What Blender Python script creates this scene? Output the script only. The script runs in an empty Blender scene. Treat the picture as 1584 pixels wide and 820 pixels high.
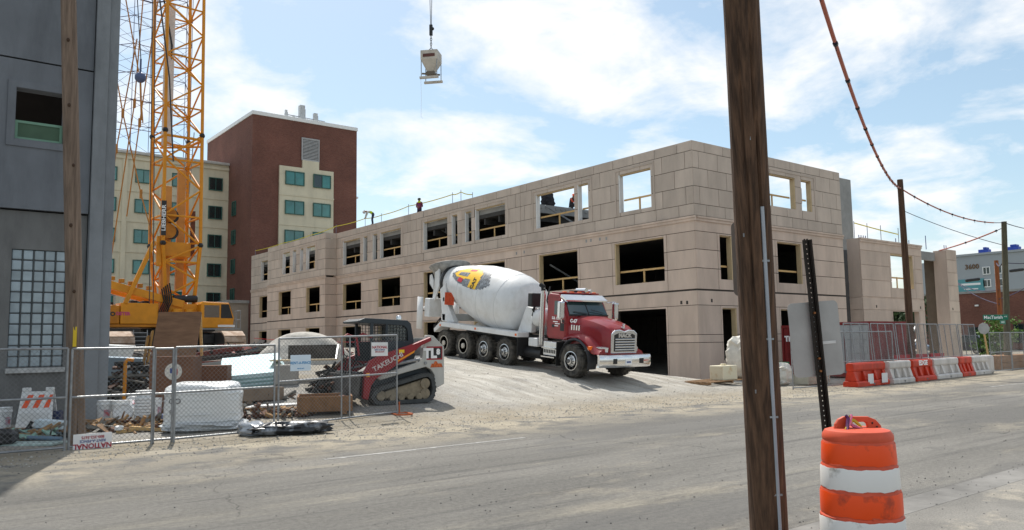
import bpy, bmesh, math, random
from mathutils import Vector as V, Matrix
R = math.radians
random.seed(7)
scene = bpy.context.scene
col = scene.collection

# ---------------------------------------------------------------- camera
YAW, PIT, ROL = R(38.1), math.atan(120.5/1232), math.atan(.015)
EYE = V((0, 0, 1.75))
_f0 = V((math.sin(YAW), math.cos(YAW), 0)); _r0 = V((math.cos(YAW), -math.sin(YAW), 0))
FW = _f0*math.cos(PIT) + V((0, 0, math.sin(PIT)))
_u0 = -_f0*math.sin(PIT) + V((0, 0, math.cos(PIT)))
RT = _r0*math.cos(ROL) - _u0*math.sin(ROL)
UP = _r0*math.sin(ROL) + _u0*math.cos(ROL)
cam = bpy.data.cameras.new('camera'); camo = bpy.data.objects.new('camera', cam); col.objects.link(camo)
camo.matrix_world = Matrix(((RT.x, UP.x, -FW.x, EYE.x), (RT.y, UP.y, -FW.y, EYE.y), (RT.z, UP.z, -FW.z, EYE.z), (0, 0, 0, 1)))
cam.sensor_width = 36; cam.lens = 28; cam.clip_start = .1; cam.clip_end = 3000
scene.camera = camo
# ---------------------------------------------------------------- sky and sun
SUN_AZ, SUN_EL = R(17.5), R(55)      # azimuth from +Y towards +X
world = bpy.data.worlds.new('World'); scene.world = world; world.use_nodes = True
wn, wl = world.node_tree.nodes, world.node_tree.links
wn.clear()
def wnode(t, **k):
    n = wn.new(t)
    for a, b in k.items(): setattr(n, a, b)
    return n
wout = wnode('ShaderNodeOutputWorld'); bg1 = wnode('ShaderNodeBackground'); bg2 = wnode('ShaderNodeBackground'); wmix = wnode('ShaderNodeMixShader')
sky = wnode('ShaderNodeTexSky', sky_type='NISHITA', sun_disc=False, sun_elevation=SUN_EL, sun_rotation=SUN_AZ, air_density=1.0, dust_density=1.0, ozone_density=1.2)
bg1.inputs['Strength'].default_value = .103
hs_ = wnode('ShaderNodeHueSaturation'); hs_.inputs['Hue'].default_value = .482; hs_.inputs['Saturation'].default_value = 1.15; hs_.inputs['Value'].default_value = 1.15; wl.new(sky.outputs[0], hs_.inputs['Color']); wl.new(hs_.outputs[0], bg1.inputs[0])
bg2.inputs[0].default_value = (1, 1, 1, 1); bg2.inputs[1].default_value = .93
tc = wnode('ShaderNodeTexCoord'); sp = wnode('ShaderNodeSeparateXYZ'); wl.new(tc.outputs['Generated'], sp.inputs[0])
za = wnode('ShaderNodeMath', operation='MAXIMUM'); za.inputs[1].default_value = 0; wl.new(sp.outputs[2], za.inputs[0])
zb = wnode('ShaderNodeMath', operation='ADD'); zb.inputs[1].default_value = .22; wl.new(za.outputs[0], zb.inputs[0])
dx = wnode('ShaderNodeMath', operation='DIVIDE'); dy = wnode('ShaderNodeMath', operation='DIVIDE')
wl.new(sp.outputs[0], dx.inputs[0]); wl.new(zb.outputs[0], dx.inputs[1]); wl.new(sp.outputs[1], dy.inputs[0]); wl.new(zb.outputs[0], dy.inputs[1])
cb = wnode('ShaderNodeCombineXYZ'); wl.new(dx.outputs[0], cb.inputs[0]); wl.new(dy.outputs[0], cb.inputs[1]); cb.inputs[2].default_value = 4.3
n1 = wnode('ShaderNodeTexNoise'); n1.inputs['Scale'].default_value = 3.0; n1.inputs['Detail'].default_value = 9; n1.inputs['Roughness'].default_value = .58; n1.inputs['Distortion'].default_value = .25
wl.new(cb.outputs[0], n1.inputs['Vector'])
rp = wnode('ShaderNodeValToRGB'); e = rp.color_ramp.elements; e[0].position = .44; e[0].color = (.2, .2, .2, 1); e[1].position = .62; e[1].color = (.9, .9, .9, 1)
wl.new(n1.outputs[0], rp.inputs[0]); wl.new(rp.outputs[0], wmix.inputs[0])
wl.new(bg1.outputs[0], wmix.inputs[1]); wl.new(bg2.outputs[0], wmix.inputs[2]); wl.new(wmix.outputs[0], wout.inputs[0])
sun = bpy.data.lights.new('sun', 'SUN'); sun.energy = 4.3; sun.angle = R(.53); sun.color = (1, .95, .87)
suno = bpy.data.objects.new('sun', sun); col.objects.link(suno)
sdir = V((math.sin(SUN_AZ)*math.cos(SUN_EL), math.cos(SUN_AZ)*math.cos(SUN_EL), math.sin(SUN_EL)))
suno.rotation_euler = sdir.to_track_quat('Z', 'Y').to_euler(); suno.location = sdir*60
vs = scene.view_settings; vs.view_transform = 'Standard'; vs.look = 'None'; vs.exposure = .22; vs.gamma = 1; vs.use_curve_mapping = False
scene.cycles.max_bounces = 6; scene.cycles.diffuse_bounces = 3; scene.cycles.glossy_bounces = 3; scene.cycles.transparent_max_bounces = 12

# ---------------------------------------------------------------- placement helpers (photo pixel + one known distance -> point in the place)
def ray(px, py): return FW + RT*((px-792)/1232) - UP*((py-410)/1232)
def atz(px, py, z=0): d = ray(px, py); return EYE + d*((z-EYE.z)/d.z)
def atX(px, py, X): d = ray(px, py); return EYE + d*(X/d.x)
def atY(px, py, Y): d = ray(px, py); return EYE + d*(Y/d.y)
def atD(px, py, D): return EYE + ray(px, py)*D

# ---------------------------------------------------------------- materials
MATS = {}
def mat(name, c, rough=.7, metal=0, var=.12, scale=2.5, bump=0, bscale=30, stretch=(1, 1, 1), c2=None, lo=.35, hi=.7, rand=.0, spec=.4, alpha=1, coat=0, world=False, detail=6, dirt=0):
    if name in MATS: return MATS[name]
    m = bpy.data.materials.new(name); m.use_nodes = True; MATS[name] = m
    N, L = m.node_tree.nodes, m.node_tree.links
    p = N['Principled BSDF']
    p.inputs['Roughness'].default_value = rough; p.inputs['Metallic'].default_value = metal
    p.inputs['Specular IOR Level'].default_value = spec; p.inputs['Coat Weight'].default_value = coat; p.inputs['Coat Roughness'].default_value = .08
    p.inputs['Alpha'].default_value = alpha
    tcn = N.new('ShaderNodeTexCoord'); mp = N.new('ShaderNodeMapping'); mp.inputs['Scale'].default_value = stretch
    if world:
        g = N.new('ShaderNodeNewGeometry'); L.new(g.outputs['Position'], mp.inputs['Vector'])
    else:
        L.new(tcn.outputs['Object'], mp.inputs['Vector'])
    oi = N.new('ShaderNodeObjectInfo')
    if not world:
        ml = N.new('ShaderNodeMath'); ml.operation = 'MULTIPLY'; ml.inputs[1].default_value = 37; L.new(oi.outputs['Random'], ml.inputs[0])
        cx = N.new('ShaderNodeCombineXYZ')
        for i in range(3): L.new(ml.outputs[0], cx.inputs[i])
        L.new(cx.outputs[0], mp.inputs['Location'])
    n = N.new('ShaderNodeTexNoise'); n.inputs['Scale'].default_value = scale; n.inputs['Detail'].default_value = detail; n.inputs['Roughness'].default_value = .6
    L.new(mp.outputs[0], n.inputs['Vector'])
    r = N.new('ShaderNodeValToRGB'); r.color_ramp.elements[0].position = lo; r.color_ramp.elements[1].position = hi
    a = [max(0, x*(1-var)) for x in c]; b = [min(1, x*(1+var)) for x in c]
    if c2: a = list(c); b = list(c2)
    r.color_ramp.elements[0].color = (*a, 1); r.color_ramp.elements[1].color = (*b, 1)
    L.new(n.outputs[0], r.inputs[0])
    src = r.outputs[0]
    if dirt:
        gd = N.new('ShaderNodeNewGeometry'); md = N.new('ShaderNodeMapping'); md.inputs['Scale'].default_value = (1.6,1.6,.35); L.new(gd.outputs['Position'], md.inputs[0])
        nd = N.new('ShaderNodeTexNoise'); nd.inputs['Scale'].default_value = .9; nd.inputs['Detail'].default_value = 9; nd.inputs['Roughness'].default_value = .68; L.new(md.outputs[0], nd.inputs['Vector'])
        rd = N.new('ShaderNodeMapRange'); rd.inputs['From Min'].default_value = .44; rd.inputs['From Max'].default_value = .72; rd.inputs['To Min'].default_value = 1; rd.inputs['To Max'].default_value = 1-dirt; L.new(nd.outputs[0], rd.inputs[0])
        mx = N.new('ShaderNodeMix'); mx.data_type = 'RGBA'; mx.blend_type = 'MULTIPLY'; mx.inputs[0].default_value = 1; L.new(src, mx.inputs[6]); L.new(rd.outputs[0], mx.inputs[7]); src = mx.outputs[2]
    if rand:
        hs = N.new('ShaderNodeHueSaturation'); mr = N.new('ShaderNodeMapRange'); mr.inputs['To Min'].default_value = 1-rand; mr.inputs['To Max'].default_value = 1+rand
        L.new(oi.outputs['Random'], mr.inputs[0]); L.new(mr.outputs[0], hs.inputs['Value']); L.new(src, hs.inputs['Color']); src = hs.outputs[0]
    L.new(src, p.inputs['Base Color'])
    if bump:
        n2 = N.new('ShaderNodeTexNoise'); n2.inputs['Scale'].default_value = bscale; n2.inputs['Detail'].default_value = 4; L.new(mp.outputs[0], n2.inputs['Vector'])
        bp = N.new('ShaderNodeBump'); bp.inputs['Strength'].default_value = bump; bp.inputs['Distance'].default_value = .02
        L.new(n2.outputs[0], bp.inputs['Height']); L.new(bp.outputs[0], p.inputs['Normal'])
    m['_src'] = 0
    return m
def srgb(r, g, b):
    f = lambda x: (x/255/12.92) if x/255 <= .04045 else ((x/255+.055)/1.055)**2.4
    return (f(r), f(g), f(b))

# ---------------------------------------------------------------- mesh helpers
class MB:
    def __init__(s): s.v = []; s.f = []; s.mi = []; s.k = 0
    def add(s, vs, fs):
        o = len(s.v); s.v += [tuple(x) for x in vs]; s.f += [tuple(i+o for i in f) for f in fs]; s.mi += [s.k]*len(fs); return s
    def box(s, x0, x1, y0, y1, z0, z1):
        if x0 > x1: x0, x1 = x1, x0
        if y0 > y1: y0, y1 = y1, y0
        return s.add([(x0,y0,z0),(x1,y0,z0),(x1,y1,z0),(x0,y1,z0),(x0,y0,z1),(x1,y0,z1),(x1,y1,z1),(x0,y1,z1)],
              [(0,3,2,1),(4,5,6,7),(0,1,5,4),(1,2,6,5),(2,3,7,6),(3,0,4,7)])
    def obox(s, c, sz, rot=(0,0,0)):
        m = Matrix.Translation(V(c)) @ (Matrix.Rotation(rot[2],4,'Z') @ Matrix.Rotation(rot[1],4,'Y') @ Matrix.Rotation(rot[0],4,'X'))
        x, y, z = sz[0]/2, sz[1]/2, sz[2]/2
        return s.add([m @ V(p) for p in ((-x,-y,-z),(x,-y,-z),(x,y,-z),(-x,y,-z),(-x,-y,z),(x,-y,z),(x,y,z),(-x,y,z))],
              [(0,3,2,1),(4,5,6,7),(0,1,5,4),(1,2,6,5),(2,3,7,6),(3,0,4,7)])
    def frame(s, p0, p1):
        d = (V(p1)-V(p0)).normalized(); a = V((0,0,1)) if abs(d.z) < .9 else V((1,0,0))
        u = d.cross(a).normalized(); return d, u, u.cross(d)
    def bar(s, p0, p1, w, h=None):
        h = h or w; d, u, w_ = s.frame(p0, p1); p0, p1 = V(p0), V(p1); u = u*w/2; t = w_*h/2
        return s.add([p0-u-t,p0+u-t,p0+u+t,p0-u+t,p1-u-t,p1+u-t,p1+u+t,p1-u+t],[(0,3,2,1),(4,5,6,7),(0,1,5,4),(1,2,6,5),(2,3,7,6),(3,0,4,7)])
    def cyl(s, p0, p1, r0, r1=None, n=10, cap=True):
        r1 = r0 if r1 is None else r1; d, u, w = s.frame(p0, p1); p0, p1 = V(p0), V(p1)
        vs = []
        for p, r in ((p0,r0),(p1,r1)):
            for i in range(n): a = 2*math.pi*i/n; vs.append(p + (u*math.cos(a)+w*math.sin(a))*r)
        fs = [(i,(i+1)%n,n+(i+1)%n,n+i) for i in range(n)]
        if cap: fs += [tuple(range(n-1,-1,-1)), tuple(range(n,2*n))]
        return s.add(vs, fs)
    def tube(s, pts, r, n=6, closed=False):
        pts = [V(p) for p in pts]; m = len(pts); vs = []; up = None
        rr = r if isinstance(r, (list, tuple)) else [r]*m
        for i, p in enumerate(pts):
            a = pts[(i-1) % m] if (closed or i) else p; b = pts[(i+1) % m] if (closed or i < m-1) else p
            d = (b-a).normalized()
            if up is None:
                q = V((0,0,1)) if abs(d.z) < .9 else V((1,0,0)); up = d.cross(q).normalized()
            up = (up - d*up.dot(d)).normalized(); w = d.cross(up)
            for k in range(n): t = 2*math.pi*k/n; vs.append(p+(up*math.cos(t)+w*math.sin(t))*rr[i])
        fs = []
        for i in range(m if closed else m-1):
            j = (i+1) % m
            for k in range(n): fs.append((i*n+k, i*n+(k+1)%n, j*n+(k+1)%n, j*n+k))
        if not closed: fs += [tuple(range(n-1,-1,-1)), tuple((m-1)*n+k for k in range(n))]
        return s.add(vs, fs)
    def lathe(s, prof, p0, p1, n=20):   # prof: (r, t) t in metres from p0 along p0->p1
        d, u, w = s.frame(p0, p1); p0 = V(p0); vs = []
        for r, t in prof:
            for i in range(n): a = 2*math.pi*i/n; vs.append(p0 + d*t + (u*math.cos(a)+w*math.sin(a))*max(r,.0005))
        fs = []
        for j in range(len(prof)-1):
            for i in range(n): fs.append((j*n+i, j*n+(i+1)%n, (j+1)*n+(i+1)%n, (j+1)*n+i))
        fs += [tuple(range(n-1,-1,-1)), tuple((len(prof)-1)*n+i for i in range(n))]
        return s.add(vs, fs)
    def prism(s, poly, ax, a, b):       # poly in the other two axes (y,z)/(x,z)/(x,y)
        def P(p, t): return (t,p[0],p[1]) if ax == 'x' else (p[0],t,p[1]) if ax == 'y' else (p[0],p[1],t)
        n = len(poly)
        return s.add([P(p,a) for p in poly]+[P(p,b) for p in poly], [tuple(range(n-1,-1,-1)), tuple(range(n,2*n))]+[(i,(i+1)%n,n+(i+1)%n,n+i) for i in range(n)])
    def loft(s, rings, close=True, cap=True):
        n = len(rings[0]); vs = [p for r in rings for p in r]; fs = []
        for j in range(len(rings)-1):
            for i in range(n if close else n-1): fs.append((j*n+i, j*n+(i+1)%n, (j+1)*n+(i+1)%n, (j+1)*n+i))
        if cap: fs += [tuple(range(n-1,-1,-1)), tuple((len(rings)-1)*n+i for i in range(n))]
        return s.add(vs, fs)
    def ball(s, c, r, n=10, sq=(1,1,1)):
        m = n//2; vs = [V(c)+V((0,0,r*sq[2]))]
        for j in range(1, m):
            t = math.pi*j/m
            for i in range(n): a = 2*math.pi*i/n; vs.append(V(c)+V((r*sq[0]*math.sin(t)*math.cos(a), r*sq[1]*math.sin(t)*math.sin(a), r*sq[2]*math.cos(t))))
        vs.append(V(c)-V((0,0,r*sq[2]))); fs = [(0,1+i,1+(i+1)%n) for i in range(n)]
        for j in range(m-2):
            for i in range(n): fs.append((1+j*n+i, 1+(j+1)*n+i, 1+(j+1)*n+(i+1)%n, 1+j*n+(i+1)%n))
        k = len(vs)-1; fs += [(k, 1+(m-2)*n+(i+1)%n, 1+(m-2)*n+i) for i in range(n)]
        return s.add(vs, fs)
    def mesh(s, name, mats, smooth=False, fix=True):
        me = bpy.data.meshes.new(name); me.from_pydata(s.v, [], s.f)
        for m in (mats if isinstance(mats, (list, tuple)) else [mats]): me.materials.append(m)
        if any(s.mi): me.polygons.foreach_set('material_index', s.mi)
        if fix:
            bm = bmesh.new(); bm.from_mesh(me); bmesh.ops.recalc_face_normals(bm, faces=bm.faces); bm.to_mesh(me); bm.free()
        if smooth:
            me.polygons.foreach_set('use_smooth', [True]*len(me.polygons)); me.set_sharp_from_angle(angle=R(38))
        return me
    def build(s, name, mats, parent=None, smooth=False, bevel=0, fix=True):
        return put(name, s.mesh(name, mats, smooth, fix), parent, bevel)
def put(name, me, parent=None, bevel=0, loc=None, rot=None):
    o = bpy.data.objects.new(name, me); col.objects.link(o)
    if parent: o.parent = parent
    if loc is not None: o.location = loc
    if rot is not None: o.rotation_euler = rot
    if bevel:
        b = o.modifiers.new('bevel', 'BEVEL'); b.width = bevel; b.segments = 2; b.limit_method = 'ANGLE'; b.angle_limit = R(40)
    return o
def tag(o, label=None, cat=None, group=None, kind=None):
    if label: o['label'] = label
    if cat: o['category'] = cat
    if group: o['group'] = group
    if kind: o['kind'] = kind
    return o
def thing(name, label, cat, loc=(0,0,0), rot=(0,0,0), group=None):
    o = bpy.data.objects.new(name, None); o.empty_display_size = .2; col.objects.link(o)
    o.location = loc; o.rotation_euler = rot
    return tag(o, label, cat, group)
def dup(o, parent=None, loc=None, rot=None, label=None):
    c = o.copy(); col.objects.link(c); c.parent = parent
    if loc is not None: c.location = loc
    if rot is not None: c.rotation_euler = rot
    if label: c['label'] = label
    for ch in o.children: dup(ch, c)
    return c
def text(s, size, m, parent, loc, rot, name='lettering', ext=.002, sx=1, bold=0, shear=0, align='CENTER'):
    c = bpy.data.curves.new(name, 'FONT'); c.body = s; c.size = size; c.extrude = ext; c.align_x = align; c.align_y = 'CENTER'; c.offset = bold; c.shear = shear; c.resolution_u = 2
    t = bpy.data.objects.new('t', c); me = t.to_mesh().copy(); me.name = name; t.to_mesh_clear(); bpy.data.objects.remove(t); bpy.data.curves.remove(c)
    me.materials.clear(); me.materials.append(m)
    o = put(name, me, parent); o.location = loc; o.rotation_euler = rot; o.scale = (sx, 1, 1); return o
def smooth(t): t = max(0, min(1, t)); return t*t*(3-2*t)
def lerp(pts, x):
    if x <= pts[0][0]: return pts[0][1]
    for (a, b), (c, d) in zip(pts, pts[1:]):
        if x <= c: return b+(d-b)*(x-a)/(c-a)
    return pts[-1][1]

# common materials
PRE = mat('precast_upper', srgb(194,179,165), .85, var=.1, scale=1.1, bump=.15, bscale=60, rand=.075, stretch=(1,1,.35), dirt=.12)
PRE2 = mat('precast_lower', srgb(203,183,167), .85, var=.12, scale=.9, bump=.12, bscale=60, rand=.07, stretch=(1,1,.3), dirt=.13)
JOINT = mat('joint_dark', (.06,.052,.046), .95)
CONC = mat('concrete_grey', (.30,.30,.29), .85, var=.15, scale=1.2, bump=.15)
CONCD = mat('concrete_shade_dark', (.055,.053,.05), .9, var=.2)  # garage concrete with the indoor shade put into its colour
LUMB = mat('lumber', srgb(205,170,115), .75, var=.18, scale=6, stretch=(1,1,6), rand=.12)
CREAMJ = mat('cream_jamb', srgb(200,178,140), .8, var=.08)
WHITEJ = mat('white_jamb', (.75,.75,.73), .6, var=.05)
GALV = mat('galvanised', (.30,.31,.32), .5, .6, var=.2, scale=8)
WIRE = mat('fence_wire', (.2,.205,.21), .55, .35, var=.2)
DARK = mat('black_rubber', (.018,.018,.018), .8, var=.3)
BLKM = mat('black_paint', (.02,.02,.021), .45, var=.2)
WHITE = mat('white_paint', (.78,.78,.77), .4, var=.05, scale=1.5)
YEL = mat('crane_yellow', srgb(214,140,24), .5, var=.12, scale=1.3, c2=None)
WOODP = mat('pole_wood', srgb(86,64,48), .9, var=.55, scale=4.5, stretch=(6,6,.22), bump=.6, bscale=9, detail=8)
# ================================================================ ground
XF, YF = 29.2, 23.5                 # garage corner: left front lies in X = XF, street front in Y = YF
ZC, ZB, ZT = 4.07, 7.53, 11.08
def nz(x, y):
    return (math.sin(x*1.3+y*.7)+math.sin(x*.6-y*1.1+2)+math.sin(x*2.9+y*2.3+1)*.5+math.sin(x*4.7-y*3.9)*.3)/2.8
HP = [(13.2,-.03),(14.4,.0),(16,.03),(18.2,.26),(20,.58),(24,.98),(28,1.3),(40,1.5),(60,1.6),(120,1.75)]
def zg(x, y):
    h = lerp(HP, y)
    m = 1-smooth((x-20.6)/7.5)*smooth((44-y)/16)
    m *= .12+.88*smooth((x-4)/5.5) if y < 40 else 1-(1-(.12+.88*smooth((x-4)/5.5)))*smooth((60-y)/20)
    return (h*m if h > 0 else h) + nz(x, y)*.022*smooth((y-13.4)/2) - (.03 if y < 13.5 else 0)
def grid(name, xs, ys, fz, m):
    vs = [(x, y, fz(x, y)) for y in ys for x in xs]; n = len(xs)
    fs = [(j*n+i, j*n+i+1, (j+1)*n+i+1, (j+1)*n+i) for j in range(len(ys)-1) for i in range(n-1)]
    me = bpy.data.meshes.new(name); me.from_pydata(vs, [], fs); me.materials.append(m)
    me.polygons.foreach_set('use_smooth', [True]*len(me.polygons))
    return put(name, me)
def frange(a, b, s):
    out = []; x = a
    while x < b: out.append(x); x += s
    return out+[b]
def ground_mat(name, kind):
    m = bpy.data.materials.new(name); m.use_nodes = True; N, L = m.node_tree.nodes, m.node_tree.links; p = N['Principled BSDF']
    p.inputs['Roughness'].default_value = .92; p.inputs['Specular IOR Level'].default_value = .2
    g = N.new('ShaderNodeNewGeometry'); sp = N.new('ShaderNodeSeparateXYZ'); L.new(g.outputs['Position'], sp.inputs[0])
    def noise(sc, det=6, stretch=None, rough=.6):
        n = N.new('ShaderNodeTexNoise'); n.inputs['Scale'].default_value = sc; n.inputs['Detail'].default_value = det; n.inputs['Roughness'].default_value = rough
        if stretch:
            mp = N.new('ShaderNodeMapping'); mp.inputs['Scale'].default_value = stretch; L.new(g.outputs['Position'], mp.inputs[0]); L.new(mp.outputs[0], n.inputs['Vector'])
        else: L.new(g.outputs['Position'], n.inputs['Vector'])
        return n.outputs[0]
    def ramp(s, a, b):
        mr = N.new('ShaderNodeMapRange'); mr.interpolation_type = 'SMOOTHSTEP'; mr.inputs['From Min'].default_value = a; mr.inputs['From Max'].default_value = b; L.new(s, mr.inputs[0]); return mr.outputs[0]
    def math_(op, a, b):
        n = N.new('ShaderNodeMath'); n.operation = op; n.use_clamp = op != 'SUBTRACT'
        for i, x in enumerate((a, b)):
            if isinstance(x, (int, float)): n.inputs[i].default_value = x
            else: L.new(x, n.inputs[i])
        return n.outputs[0]
    def mix(f, a, b, bt='MIX'):
        n = N.new('ShaderNodeMix'); n.data_type = 'RGBA'; n.blend_type = bt
        if isinstance(f, (int, float)): n.inputs[0].default_value = f
        else: L.new(f, n.inputs[0])
        for i, x in ((6, a), (7, b)):
            if isinstance(x, tuple): n.inputs[i].default_value = (*x, 1)
            else: L.new(x, n.inputs[i])
        return n.outputs[2]
    if kind == 'road':
        c = mix(ramp(noise(.5, 5, (.25,1,1)), .35, .68), (.165,.16,.149), (.24,.231,.213))
        c = mix(ramp(noise(2.2, 6, (.06,1.6,1)), .5, .72), c, (.125,.122,.117))              # tyre-worn bands along the road
        c = mix(math_('MULTIPLY', ramp(noise(.42, 8, (.5,1.2,1), .72), .53, .66), .5), c, (.37,.335,.27))   # dust patches
        edge = ramp(sp.outputs[1], 11.2, 14.0)
        c = mix(math_('MULTIPLY', edge, ramp(noise(1.4, 7), .36, .55)), c, (.41,.365,.285))
        c = mix(math_('MULTIPLY', ramp(noise(1.1, 6, (.5,1,1)), .62, .72), .5), c, (.13,.128,.125))   # damp stains
        c = mix(math_('MULTIPLY', ramp(noise(.9, 8, (.12,1.0,1), .72), .54, .64), .4), c, (.31,.29,.245))      # tracked dust in long smears
        vo = N.new('ShaderNodeTexVoronoi'); vo.feature = 'DISTANCE_TO_EDGE'; vo.inputs['Scale'].default_value = .22
        wv = N.new('ShaderNodeVectorMath'); wv.operation = 'ADD'; nn = N.new('ShaderNodeTexNoise'); nn.inputs['Scale'].default_value = .9; nn.inputs['Detail'].default_value = 5; L.new(g.outputs['Position'], nn.inputs['Vector']); L.new(nn.outputs['Color'], wv.inputs[0]); L.new(g.outputs['Position'], wv.inputs[1]); L.new(wv.outputs[0], vo.inputs['Vector'])
        ck = N.new('ShaderNodeMapRange'); ck.inputs['From Min'].default_value = .0; ck.inputs['From Max'].default_value = .0035; ck.inputs['To Min'].default_value = 1; ck.inputs['To Max'].default_value = 0; L.new(vo.outputs['Distance'], ck.inputs[0])
        c = mix(math_('MULTIPLY', ck.outputs[0], ramp(noise(.35, 3), .45, .6)), c, (.07,.068,.065))      # cracks
        sp2 = ramp(noise(5, 6, (1,1,1), .75), .64, .72); c = mix(math_('MULTIPLY', sp2, .6), c, (.10,.097,.09))
        c = mix(.9, c, mix(ramp(noise(130, 3), .3, .72), (.5,.5,.5), (1.35,1.34,1.32)), 'MULTIPLY')
        c = mix(1, c, mix(ramp(noise(16, 5, None, .8), .34, .68), (.80,.80,.80), (1.16,1.16,1.15)), 'MULTIPLY')
        pt = ramp(noise(.16, 2, (.6,1.3,1)), .53, .535); c = mix(math_('MULTIPLY', pt, .38), c, (.13,.128,.124))      # darker resurfaced patches
        bn, bs = noise(110, 4), .5
    elif kind == 'pavement':
        c = mix(ramp(noise(.8, 6), .35, .7), (.19,.183,.168), (.26,.248,.225))
        c = mix(math_('MULTIPLY', ramp(noise(1.7, 7, None, .7), .5, .68), .6), c, (.42,.38,.31))
        c = mix(.6, c, mix(ramp(noise(60, 3), .3, .75), (.65,.65,.65), (1.2,1.2,1.2)), 'MULTIPLY')
        bn, bs = noise(60, 4), .3
    else:
        c = mix(ramp(noise(.9, 7), .35, .65), (.30,.262,.20), (.36,.325,.265))             # sandy
        grav = mix(ramp(noise(14, 5), .35, .65), (.21,.205,.195), (.37,.36,.34))
        c = mix(math_('MULTIPLY', ramp(sp.outputs[1], 15.6, 17.6), ramp(noise(.5, 6), .3, .6)), c, grav)
        wr_ = ramp(noise(1.1, 6, (3.0,.18,1), .6), .48, .62)
        wh = math_('MULTIPLY', ramp(sp.outputs[0], 11.2, 14.0), ramp(sp.outputs[1], 16.0, 18.4))
        c = mix(math_('MULTIPLY', wh, ramp(noise(.8, 6), .22, .5)), c, mix(ramp(noise(1.5, 7, (1.5,.4,1)), .35, .65), (.37,.35,.31), (.52,.50,.455)))
        c = mix(math_('MULTIPLY', math_('MULTIPLY', wh, wr_), .6), c, (.30,.275,.235))   # wheel tracks down the ramp   # pale crushed stone on the ramp
        far = ramp(sp.outputs[1], 24, 34)
        c = mix(math_('MULTIPLY', far, .6), c, (.28,.255,.22))
        c = mix(.85, c, mix(ramp(noise(38, 4, None, .7), .32, .7), (.70,.69,.67), (1.2,1.2,1.2)), 'MULTIPLY')
        bn, bs = noise(26, 6, None, .7), .8
    L.new(c, p.inputs['Base Color'])
    b = N.new('ShaderNodeBump'); b.inputs['Strength'].default_value = bs; b.inputs['Distance'].default_value = .03; L.new(bn, b.inputs['Height']); L.new(b.outputs[0], p.inputs['Normal'])
    return m
RM, PM, GM = ground_mat('road_surface', 'road'), ground_mat('pavement_surface', 'pavement'), ground_mat('site_dirt', 'site')
tag(grid('ground', frange(-1600,1800,200), frange(-1600,1800,200), lambda x,y: -.12, mat('far_ground',(.16,.16,.11),.95,var=.3,scale=.05)), kind='structure')
tag(grid('road', frange(-60,200,4), [4.4,14.6], lambda x,y: 0, RM), kind='structure')
tag(grid('pavement', frange(-60,200,4), [-30,3.98], lambda x,y: .004, PM), kind='structure')
g = MB(); g.box(-60,200,3.99,4.39,-.1,.002); tag(g.build('gutter', mat('gutter_concrete',(.2,.193,.18),.9,var=.3,scale=1.5,bump=.3)), kind='structure')
tag(grid('site_ground', frange(-14,30,.3)+frange(30.5,75,1.2), frange(13.2,34,.22)+frange(34.5,112,1.5), zg, GM), kind='structure')
PAINT = mat('road_paint', (.42,.41,.39), .8, var=.35, scale=5, c2=(.23,.225,.21), lo=.36, hi=.5, detail=9)
for x0, x1 in ((5.4,9.4),(30,36),(42,48)):
    m = MB(); m.box(x0,x1,11.62,11.74,-.004,.004); tag(m.build('painted_line', PAINT), kind='structure')
# loose stones on the shoulder and the ramp
g = MB(); gs = MB()
def stone(b, x, y, z, r):
    q = [(1,0,0),(0,1,0),(-1,0,0),(0,-1,0),(0,0,1),(0,0,-1)]; a = random.uniform(0,6.3); ca, sa = math.cos(a), math.sin(a)
    vs = []
    for p in q:
        k = r*random.uniform(.6,1.2); vs.append((x+(p[0]*ca-p[1]*sa)*k, y+(p[0]*sa+p[1]*ca)*k, z+p[2]*k*.7))
    b.add(vs, [(0,1,4),(1,2,4),(2,3,4),(3,0,4),(1,0,5),(2,1,5),(3,2,5),(0,3,5)])
for i in range(7000):
    x = random.uniform(-3,34); y = random.choice((random.uniform(13.6,17), random.uniform(14.5,24), random.gauss(14.8,.7)))
    if y < 13.2: continue
    pale = random.random() < .75; stone(g if pale else gs, x, y, max(zg(x,y),.0)+.003, random.uniform(.008,.026 if pale else .019)*(1.7 if random.random() < .06 else 1))
for i in range(2400):
    x = random.uniform(0,30); y = random.uniform(4.2,13.5) if random.random() < .6 else random.uniform(2.5,5); stone(gs, x, y, .005, random.uniform(.004,.014))
tag(g.build('loose_gravel', mat('stone_pale',(.38,.36,.32),.9,var=.3,scale=9), fix=False), 'pale loose gravel strewn over the dirt shoulder and ramp', 'gravel', kind='stuff')
tag(gs.build('loose_gravel', mat('stone_dark',(.15,.145,.14),.9,var=.3,scale=9), fix=False), 'dark loose gravel scattered over the road and dirt shoulder', 'gravel', kind='stuff')

# ================================================================ facade tools
def rects_minus(r, ops):
    s0, s1, z0, z1 = r
    ss = sorted({s0, s1, *[x for o in ops for x in o[:2] if s0 < x < s1]}); zs = sorted({z0, z1, *[x for o in ops for x in o[2:] if z0 < x < z1]})
    out = []
    for a, b in zip(ss, ss[1:]):
        cur = None
        for c, d in zip(zs, zs[1:]):
            mx, mz = (a+b)/2, (c+d)/2
            if any(o[0] < mx < o[1] and o[2] < mz < o[3] for o in ops): cur = None; continue
            if cur: cur[3] = d
            else: cur = [a, b, c, d]; out.append(cur)
    return out
def mapper(axis, base, sgn=1):
    # axis 'L': wall in the plane X=base, s along Y ; axis 'R': wall in the plane Y=base, s along X ; d = depth into the wall
    if axis == 'L': return lambda m, s0, s1, d0, d1, z0, z1: m.box(base+sgn*d0, base+sgn*d1, s0, s1, z0, z1)
    return lambda m, s0, s1, d0, d1, z0, z1: m.box(s0, s1, base+sgn*d0, base+sgn*d1, z0, z1)
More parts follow.
